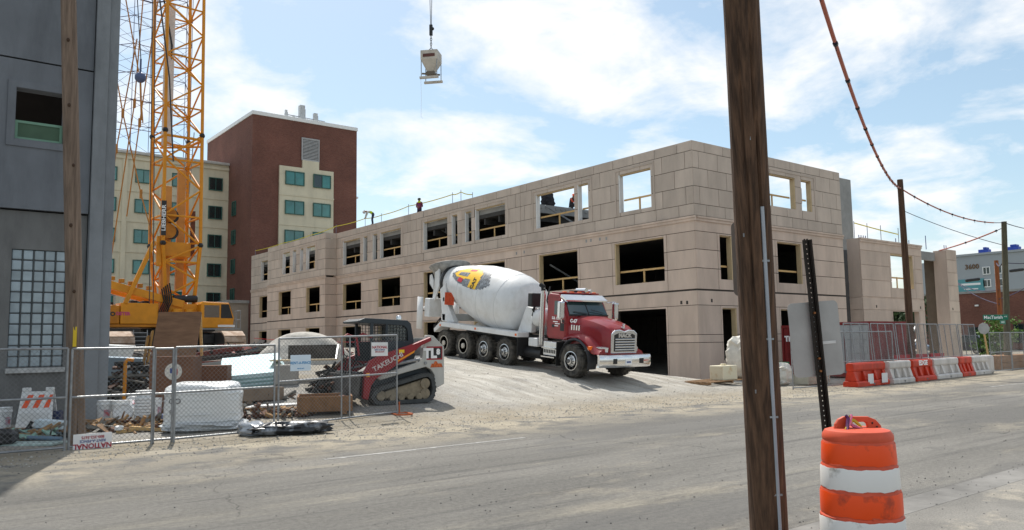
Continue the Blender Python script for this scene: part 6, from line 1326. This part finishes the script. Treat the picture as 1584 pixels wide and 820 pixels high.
# grey sheets and scrap between pier and box
for k, (px, py, D, sx, sy, sz, m_, rz, lb) in enumerate(((185,575,25,1.7,1.2,.9,mat('scrap_blue',srgb(140,158,172),.7,var=.15),5,'pale blue grey skip behind the buckets'),(172,545,27,1.2,.9,.5,mat('scrap_white',srgb(205,208,208),.6),-10,'white tank end standing right of the grey pier'),(218,590,23.5,1.1,.6,.12,CONC,12,'grey steel plate lying on scrap behind the yellow post'),(185,600,23,1.3,.5,.08,mat('plank_pale',srgb(196,188,165),.8),-4,'pale plank bridging the scrap by the pier'),(190,618,22.5,1.0,.5,.35,mat('green_scrap',srgb(50,85,70),.7,var=.3),3,'dark green scrap bin behind the upright bucket'))):
    P = atD(px,py,D); q = MB(); q.loft([[(-sx/2*.85,-sy/2*.8,-sz/2),(sx/2*.85,-sy/2*.8,-sz/2),(sx/2*.85,sy/2*.8,-sz/2),(-sx/2*.85,sy/2*.8,-sz/2)],[(-sx/2,-sy/2,sz/2),(sx/2,-sy/2,sz/2),(sx/2,sy/2,sz/2),(-sx/2,sy/2,sz/2)]]); gobj(q, 'scrap_piece', lb, 'scrap', P, m_, (0,R(3),-YAW+R(rz)), .01, 'scrap pieces behind the buckets')
JRUST = mat('junk_red', srgb(130,45,35), .7, var=.3)
HM = [mat('heap_dark',(.03,.029,.027),.8,var=.4), mat('heap_rust',srgb(92,62,46),.8,var=.4), mat('heap_grey',srgb(120,118,112),.8,var=.25), mat('heap_wood',srgb(150,118,80),.85,var=.3)]
heap('scrap_heap', 'dark heap of scrap between the grey pier and the plywood box', atg(198,632)+V((.8,1.6,-.05)), 1.7, 1.0, 1.3, [HM[0],HM[0],HM[1],HM[2]], 260, seed=21)
heap('lumber_debris', 'broken lumber and rubble strewn behind the upside down sign', atg(195,664), 1.3, .5, .12, [HM[3],HM[3],HM[1],HM[2],PAL], 150, .08, .55, seed=22)
heap('lumber_debris', 'broken lumber strewn around the crates behind the wrapped pallet', atg(340,625)+V((.3,.5,0)), 2.0, .9, .15, [HM[3],HM[1],HM[0],HM[2]], 140, .1, .7, seed=23)
heap('scrap_row', 'long low row of dark scrap in front of the crane tracks', atg(350,556)+V((1,1.5,0)), 4.2, 1.2, .45, [HM[0],HM[1],HM[0],HM[2],JRUST], 320, .2, 1.6, seed=24)
heap('brick_debris', 'reddish broken blocks and scraps beside the black sandbag', atg(425,645)+V((.1,.1,0)), .9, .35, .15, [HM[1],HM[3],HM[2]], 90, .06, .3, seed=25)
heap('scrap_strip', 'loose scraps behind the left fence panel below the barricade', atg(45,678), 1.0, .35, .08, [HM[0],HM[2],HM[3],mat('scrap_palegreen',srgb(140,175,160),.6)], 70, .08, .6, seed=26)
# wrapped pallet
WRAP = mat('shrink_wrap', srgb(226,228,228), .28, var=.06, scale=2, bump=.5, bscale=9, stretch=(1,1,4), coat=.3)
Pw = atg(328,666); wp = thing('wrapped_pallet', 'big white plastic wrapped pallet load behind the fence', 'pallet load', Pw+V((0,.55,0)), (0,0,-YAW+R(14)))
o = lump('load', None, None, (0,0,.05), .76, .55, .92, WRAP, 56, .055, 4.2, 6, seed=13)
for key in list(o.keys()): del o[key]
o.parent = wp; q = MB()
bagm = mat('sheet_clear', srgb(200,204,206), .3, var=.15, scale=3, bump=.6, bscale=8)
o = lump('plastic_skirt', None, None, (0.05,-.22,-.03), .85, .5, .22, bagm, 40, .13, 4, 3, seed=31)
for key in list(o.keys()): del o[key]
o.parent = wp
for k in range(5):
    z = .2+k*.14; o = MB().tube([(math.copysign(abs(math.cos(t))**.33,math.cos(t))*.755, math.copysign(abs(math.sin(t))**.33,math.sin(t))*.545, z+.012*math.sin(5*t+k)) for t in [2*math.pi*i/48 for i in range(48)]],.012,n=5,closed=True).build('bag_layer', WRAP, wp, smooth=True)
text('CO', .16, BLKM, wp, (-.5,-.575,.62), (R(90),0,0)); text('F4', .13, BLKM, wp, (-.54,-.575,.4), (R(90),0,0))
# insulation boards
FO = mat('foam_blue', srgb(208,234,238), .75, var=.06, scale=2); FOE = mat('foam_edge', srgb(150,186,186), .8, var=.15, scale=6)
P = atg(398,600); fs_ = thing('foam_board_stack', 'leaning stack of pale blue foam insulation boards', 'foam boards', P+V((0,.3,.05)), (R(11),R(-4),-YAW+R(18)))
for k in range(7): q = MB(); q.box(-.85+rn.uniform(-.03,.03),.75+rn.uniform(-.03,.03),-.2,2.3,.0+k*.052,.05+k*.052); q.build('foam_board', [FO,FOE][k % 2 == 0 and k < 6], fs_, bevel=.006)
q = MB(); q.add([(-.86,-.22,.37),(.76,-.22,.37),(.76,2.3,.38),(-.3,2.3,.38),(-.5,1.3,.385)],[(0,1,2,3,4)]); q.build('cover_sheet', FO, fs_)
q = MB(); q.add([(.765,-.2,.36),(.765,2.3,.37),(.95,2.2,.0),(.92,-.1,.0)],[(0,1,2,3)]); q.build('loose_wrap', FO, fs_)
def openbox(name, label, cat, loc, rz, w, l, h, m, fill=None):
    b = thing(name, label, cat, loc, (0,0,rz)); t = .04
    for nm, args in (('front_board',(-w/2,w/2,-l/2,-l/2+t)),('back_board',(-w/2,w/2,l/2-t,l/2)),('end_board',(-w/2,-w/2+t,-l/2+t,l/2-t)),('end_board',(w/2-t,w/2,-l/2+t,l/2-t))): q = MB(); q.box(*args,.05,h); q.build(nm, m, b, bevel=.006)
    q = MB(); q.box(-w/2+t,w/2-t,-l/2+t,l/2-t,.05,.09); q.build('bottom', m, b)
    for x in (-w*.35,w*.35): q = MB(); q.box(x-.06,x+.06,-l/2,l/2,-.02,.048); q.build('runner', m, b)
    if fill:
        for k in range(14): x, y = rn.uniform(-w*.38,w*.38), rn.uniform(-l*.36,l*.36); q = MB(); q.obox((x,y,.14+rn.random()*(h-.2)),(rn.uniform(.1,.35),.07,.07),(rn.uniform(-.5,.5),rn.uniform(-.5,.5),rn.uniform(0,3))); q.build('content', fill, b, bevel=.008)
    return b
openbox('wooden_crate', 'open wooden crate of rusty parts in front of the loader', 'crate', atg(512,640)+V((0,.35,.02)), -YAW+R(14), 1.25, 1.25, .40, mat('crate_wood',srgb(134,100,70),.85,var=.25,scale=4), mat('rusty_parts',srgb(100,40,36),.7,var=.5,scale=8))
openbox('steel_trough', 'grey open trough between the foam boards and the wrapped pallet', 'trough', atg(404,625)+V((.1,.3,.02)), -YAW+R(34), 1.0, .55, .36, mat('trough_grey',srgb(128,112,96),.8,var=.2), mat('black_junk',(.03,.03,.03),.8))
pallet('broken low pallet under white dust beside the trough', atg(425,640)+V((.1,.2,0)), -YAW+R(-8), 1.5, .5); lump('dust_cover', 'white plastic strip lying on the broken pallet', 'plastic sheet', atg(432,638)+V((.1,.25,.11)), .75, .16, .07, BWP, 20, .15, seed=44)
# tarpaulin sandbags
lump('sandbag', 'black and silver sandbag at the foot of the fence corner', 'sandbag', atg(452,672), .72, .22, .24, mat('tarp_black',(.025,.026,.028),.35,var=.6,scale=3,c2=(.30,.33,.37),lo=.5,hi=.62,bump=.7,bscale=6), 34, .2, 3.5, 3, -YAW+R(18), 'sandbags', seed=50)
lump('sandbag', 'silver plastic bag beside the black sandbag', 'sandbag', atg(390,674), .32, .2, .26, mat('tarp_silver',(.36,.39,.43),.3,var=.4,scale=4,bump=.7,bscale=7), 26, .2, 3.2, 3, -YAW+R(-20), 'sandbags', seed=52)
# sand pile, block, and site clutter further back
lump('sand_pile', 'grey heap of sand behind the loader bucket', 'sand pile', atg(462,575)+V((1.6,3.2,-.1)), 1.75, 1.5, 1.35, mat('sand_grey',srgb(178,174,166),.95,var=.2,scale=6,bump=.7,bscale=30), 40, .1, 2.2, 2, seed=60, half=True)
q = MB(); q.box(-.3,.3,-.25,.25,0,.55); gobj(q, 'concrete_block', 'pale concrete cube below the steel tray by the sand pile', 'concrete block', atg(450,596)+V((0,.3,0)), mat('cube_pale',srgb(170,166,158),.9,var=.1), (0,0,-YAW+R(8)), .03)
ty = thing('mortar_tray', 'dark open steel mortar tray on the concrete cube', 'tray', atg(478,590)+V((.1,.35,.58)), (0,0,-YAW+R(8))); STL = mat('tray_steel',(.07,.065,.06),.6,.4,var=.4,scale=4)
q = MB(); q.box(-1.0,.85,-.45,.45,0,.04); q.build('tray_floor', mat('mortar_dry',srgb(190,172,142),.9,var=.15), ty); q = MB(); q.box(-.6,.8,.4,.46,.05,.45); q.build('tray_back', STL, ty); q = MB(); q.prism([(-.4,.05),(.4,.05),(.4,.45),(.35,.45)], 'x', .82, .86); q.build('tray_side', GALV, ty)
heap('machine_parts', 'dark jumble of machine parts between the tray and loader', atg(512,612)+V((.3,.5,0)), .7, .5, .75, [HM[0],HM[0],STL,HM[1]], 150, .1, .5, seed=27)
JK = mat('junk_dark', srgb(62,54,48), .8, var=.4, scale=4); JR = mat('junk_rust', srgb(110,50,40), .8, var=.3)
spots = [(318,560),(332,556),(340,551),(345,562),(338,568),(352,550),(362,547),(322,571),(346,574),(308,566),(376,545),(330,548),(300,552),(390,544),(365,544),(405,544)]
for k, (px, py) in enumerate(spots):
    P = atg(px,py); L_ = rn.uniform(1.2,2.6); q = MB(); q.bar((-L_/2,0,.12),(L_/2,0,.12+rn.uniform(-.1,.35)),rn.uniform(.08,.2),rn.uniform(.08,.2)); gobj(q, 'steel_beam', ['dark','rusty','grey'][k % 3]+' beam in the scrap row behind the fence, '+['first','second','third','fourth','fifth','sixth'][k//3]+' of its colour from the crane', 'beam', P, [JK,JR,CONC][k % 3], (0,0,-YAW+R(rn.uniform(-40,40))), .006, 'scrap beams behind the fence')
lump('red_hose_coil', 'red orange coil lying on the scrap beams', 'hose coil', atD(390,550,30)-V((0,0,.2)), .24, .22, .45, mat('coil_red',srgb(190,50,35),.6,var=.3), 20, .25, 4, 2.4, seed=70)
gobj(MB().tube([(.45*math.cos(t),.12*math.sin(3*t),.3+.28*math.sin(t)) for t in [i*.42 for i in range(15)]],.05,n=6,closed=True), 'hose_ring', 'pale ring of hose on the dirt left of the red coil', 'hose', atD(318,548,30)-V((0,0,.3)), mat('hose_pale',srgb(180,170,160),.6), bevel=0, smooth=True)
q = MB(); q.obox((0,0,0),(1.6,.16,.16),(0,R(-22),0)); gobj(q, 'drill_bar', 'blue grey bar leaning on the red coil', 'bar', atD(370,553,29.2), mat('bar_blue',srgb(85,95,110),.5,.4), (0,0,-YAW))
cable('warning_tape', 'red tape strung along the foot of the garage', sag(V((22,60,2.4)), V((28.6,45,2.1)), .25), .02); bpy.data.objects['warning_tape']['category'] = 'tape'
bpy.data.objects['warning_tape'].children[0].data.materials[0] = mat('tape_red', srgb(190,40,50), .6)
# second low crane platform dark box behind tracks
# ================================================================ people
SKIN = mat('skin', srgb(150,105,80), .6); HV = mat('hi_vis', srgb(190,215,40), .6, var=.1)
J0 = dict(pelvis=(0,0,.95),spine=(0,0,1.15),chest=(0,0,1.36),neck=(0,.0,1.50),head=(0,.03,1.60),crown=(0,.03,1.71),
  sl=(-.19,0,1.42),el=(-.25,-.02,1.13),wl=(-.25,.1,.90),hl=(-.25,.15,.81),sr=(.19,0,1.42),er=(.25,-.02,1.13),wr=(.25,.1,.90),hr=(.25,.15,.81),
  pl=(-.1,0,.9),kl=(-.11,.03,.5),al=(-.11,0,.09),tl=(-.12,.17,.04),pr=(.1,0,.9),kr=(.11,.03,.5),ar=(.11,0,.09),tr=(.12,.17,.04))
RAD = dict(pelvis=.145,spine=.135,chest=.155,neck=.06,head=.1,crown=.075,sl=.075,el=.05,wl=.037,hl=.04,sr=.075,er=.05,wr=.037,hr=.04,pl=.1,kl=.07,al=.05,tl=.045,pr=.1,kr=.07,ar=.05,tr=.045)
ED = [('pelvis','spine'),('spine','chest'),('chest','neck'),('neck','head'),('head','crown'),('chest','sl'),('sl','el'),('el','wl'),('wl','hl'),('chest','sr'),('sr','er'),('er','wr'),('wr','hr'),('pelvis','pl'),('pl','kl'),('kl','al'),('al','tl'),('pelvis','pr'),('pr','kr'),('kr','ar'),('ar','tr')]
def person(label, loc, rz, pose, shirt, pants, hat, arms=None, vest=None, group='site workers'):
    J = dict(J0); J.update(pose); names = list(J); t = thing('person', label, 'person', loc, (0,0,rz), group)
    me = bpy.data.meshes.new('b'); me.from_pydata([J[n] for n in names], [(names.index(a), names.index(b)) for a, b in ED], []); o = bpy.data.objects.new('b', me); col.objects.link(o)
    o.modifiers.new('k','SKIN'); me.skin_vertices or None
    for i, n in enumerate(names): me.skin_vertices[0].data[i].radius = (RAD[n]*(1.25 if n in ('chest','spine','pelvis') else 1), RAD[n]*(.85 if n in ('chest','spine','pelvis') else 1)); me.skin_vertices[0].data[i].use_root = n == 'pelvis'
    o.modifiers.new('s','SUBSURF').levels = 1
    bpy.context.view_layer.update(); ev = o.evaluated_get(bpy.context.evaluated_depsgraph_get()); m2 = bpy.data.meshes.new_from_object(ev); bpy.data.objects.remove(o)
    m2.materials.clear()
    for m_ in (SKIN, shirt, pants, DARK, arms or shirt, vest or shirt): m2.materials.append(m_)
    cls = lambda a, b: 0 if b in ('head','crown','hl','hr') else 3 if b in ('tl','tr') else 2 if b in ('kl','al','kr','ar','pl','pr') else 4 if b in ('el','wl','er','wr') else 5 if b in ('spine','chest') else 1
    for p in m2.polygons:
        c = p.center; best = min(((c-(lambda A,B: A.lerp(B, max(0,min(1,(c-A).dot(B-A)/max((B-A).length_squared,1e-6)))))(V(J[a]),V(J[b]))).length-RAD[b]*.3, cls(a,b)) for a, b in ED); p.material_index = best[1]; p.use_smooth = True
    put('body', m2, t)
    h = V(J['crown']); u = (h-V(J['neck'])).normalized(); q = MB(); q.lathe([(.155,-.015),(.125,0),(.12,.06),(.085,.11),(.02,.135)], h-u*.05, h+u, 16); q.build('hard_hat', hat, t, smooth=True)
    hd = V(J['head']); f = V((0,1,0)); f = (f-u*f.dot(u)).normalized() if abs(u.y) < .95 else V((0,0,-1)); q = MB(); q.loft([[hd+f*.095+u*(.0+a)+V((b,0,0)) for a, b in ((.03,0),(-.03,-.018),(-.03,.018))],[hd+f*.13+u*(-.02+a*.3)+V((b*.5,0,0)) for a, b in ((.03,0),(-.03,-.018),(-.03,.018))]]); q.build('nose', SKIN, t)
    return t
ROOFZ = 10.2
bend = dict(pelvis=(0,-.1,.92),spine=(0,.06,1.06),chest=(0,.3,1.1),neck=(0,.44,1.08),head=(0,.54,1.05),crown=(0,.64,1.0),sl=(-.19,.33,1.06),el=(-.24,.42,.8),wl=(-.2,.5,.58),hl=(-.2,.52,.5),sr=(.19,.33,1.06),er=(.24,.42,.8),wr=(.2,.5,.58),hr=(.2,.52,.5),pl=(-.1,-.12,.87),kl=(-.14,-.02,.48),pr=(.1,-.12,.87),kr=(.14,-.05,.48),al=(-.15,-.08,.09),tl=(-.16,.1,.04),ar=(.15,-.1,.09),tr=(.16,.08,.04))
JEAN = mat('jeans', srgb(52,62,84), .8, var=.2); WSH = mat('white_shirt', srgb(205,205,200), .7); BLKC = mat('black_cloth', (.02,.02,.025), .8)
Pa = atX(575,349,29.36); person('bending roof worker in white shirt and yellow vest', (29.36,Pa.y,ZT-.05), R(75), bend, WSH, JEAN, mat('hat_white',(.6,.6,.58),.4), WSH, HV)
Pb = atX(647,327,29.9); person('standing roof worker in dark red clothes with yellow neck cloth', (30.0,Pb.y,10.55), R(120), dict(wl=(-.1,.2,1.08),hl=(0,.22,1.06),wr=(.1,.2,1.08),hr=(.02,.22,1.1)), mat('maroon_cloth',srgb(110,35,70),.8,var=.3,scale=12), mat('pants_dark',srgb(40,40,60),.8), mat('hat_green',srgb(45,70,55),.5), None, mat('vest_red',srgb(150,50,60),.7,var=.4,scale=9,c2=srgb(80,50,120)))
q = MB(); P = V((30.2,Pb.y,10.2)); q.lathe([(.13,0),(.15,.03),(.10,.12)], (0,0,1.42), (0,0,9), 12); o = q.build('neck_cloth', mat('neck_yellow',srgb(215,225,40),.6), [x for x in bpy.data.objects if x.get('label','').startswith('standing roof worker')][0], smooth=True)
cr_ = dict(pelvis=(0,-.1,.38),spine=(0,-.02,.58),chest=(0,.08,.78),neck=(0,.14,.92),head=(0,.18,1.0),crown=(0,.2,1.1),sl=(-.19,.08,.84),el=(-.28,.22,.62),wl=(-.16,.4,.55),hl=(-.1,.45,.52),sr=(.19,.08,.84),er=(.28,.22,.62),wr=(.16,.4,.55),hr=(.1,.45,.52),pl=(-.12,-.08,.36),kl=(-.2,.32,.5),al=(-.18,.1,.09),tl=(-.2,.28,.04),pr=(.12,-.08,.36),kr=(.2,.32,.5),ar=(.18,.1,.09),tr=(.2,.28,.04))
Pc = atY(884,318,38); person('crouching worker in black with orange hat seen through the upper opening', (Pc.x,38,10.2), R(200), cr_, BLKC, BLKC, mat('hat_orange',srgb(225,90,40),.5), mat('sleeve_or',srgb(200,80,50),.7))
Pd = atY(849,316,38); lump('cable_bundle', 'dark tangled bundle on the deck edge seen through the upper opening', 'cable bundle', (Pd.x,38.1,10.18), .42, .35, 1.05, BLKC, 26, .28, 5, 2.2, seed=81)
sit = dict(pelvis=(0,0,.5),spine=(0,.0,.7),chest=(0,.02,.9),neck=(0,.03,1.05),head=(0,.06,1.15),crown=(0,.06,1.26),sl=(-.19,.02,.97),el=(-.24,.1,.7),wl=(-.18,.35,.66),hl=(-.16,.43,.66),sr=(.19,.02,.97),er=(.24,.1,.7),wr=(.18,.35,.66),hr=(.16,.43,.66),pl=(-.1,.02,.47),kl=(-.12,.45,.48),al=(-.12,.5,.09),tl=(-.12,.65,.05),pr=(.1,.02,.47),kr=(.12,.45,.48),ar=(.12,.5,.09),tr=(.12,.65,.05))
person('crane operator in white shirt sitting in the yellow cab', (14.4+2.6,56.3-1.5,CG+1.62), R(-90), sit, WSH, JEAN, mat('hat_dark',(.03,.03,.03),.6))
gobj(MB().box(-.4,.4,-.8,.8,0,.35), 'roof_plank', 'plank trestle under the standing roof worker', 'trestle', (30.0,Pb.y,10.2), LUMB)
# roof edge tape line
pts_ = [(438,376),(480,364),(560,341),(590,333),(635,320),(700,303),(712,298),(731,306)]
rl = thing('roof_tape_line', 'yellow caution tape on stakes along the garage roof', 'caution tape', (29.9,37,10.2)); RL = rl.location.copy(); TPY = mat('tape_yellow', srgb(225,205,60), .6); ppos = []
for px, py in ((395,388),(438,376),(480,364),(520,350),(565,338),(590,333),(632,319),(700,301),(713,297),(731,301)):
    p = atX(px,py,30.1); ppos.append(p); q = MB(); q.cyl((p.x-RL.x,p.y-RL.y,0),(p.x-RL.x,p.y-RL.y,p.z-RL.z+.15),.02,n=5); q.build('stake', mat('stake_grey',(.2,.21,.3),.6), rl)
for k, (a, b) in enumerate(zip(ppos, ppos[1:])): q = MB(); n_ = 6; pp = [a.lerp(b,i/n_)-V((0,0,.25*(i/n_)*(1-i/n_)))-RL for i in range(n_+1)]; q.loft([[p+V((0,0,.03)), p-V((0,0,.03)), p-V((.01,0,.03)), p+V((-.01,0,.03))] for p in pp]); q.build('tape', TPY, rl)
P = atX(696,313,30.6); gobj(MB().box(-.5,.5,-.8,.8,0,.75), 'tool_chest', 'purple brown tool chest on the garage roof', 'tool chest', (P.x,P.y,10.2), mat('chest_purple',srgb(110,75,95),.6), bevel=.02)
r2_ = thing('roof_tape_line', 'yellow caution tape above the low garage wing', 'caution tape', (46,24,7.45)); pv = None
for k, x in enumerate((44.3,45.8,47.4,49.6)):
    q = MB(); q.cyl((x-46,0,0),(x-46,0,1.1),.02,n=5); q.build('stake', MATS['stake_grey'], r2_); p = V((x-46,0,1.0-.1*k))
    if pv: q = MB(); q.bar(pv, p, .02, .06); q.build('tape', TPY, r2_)
    pv = p
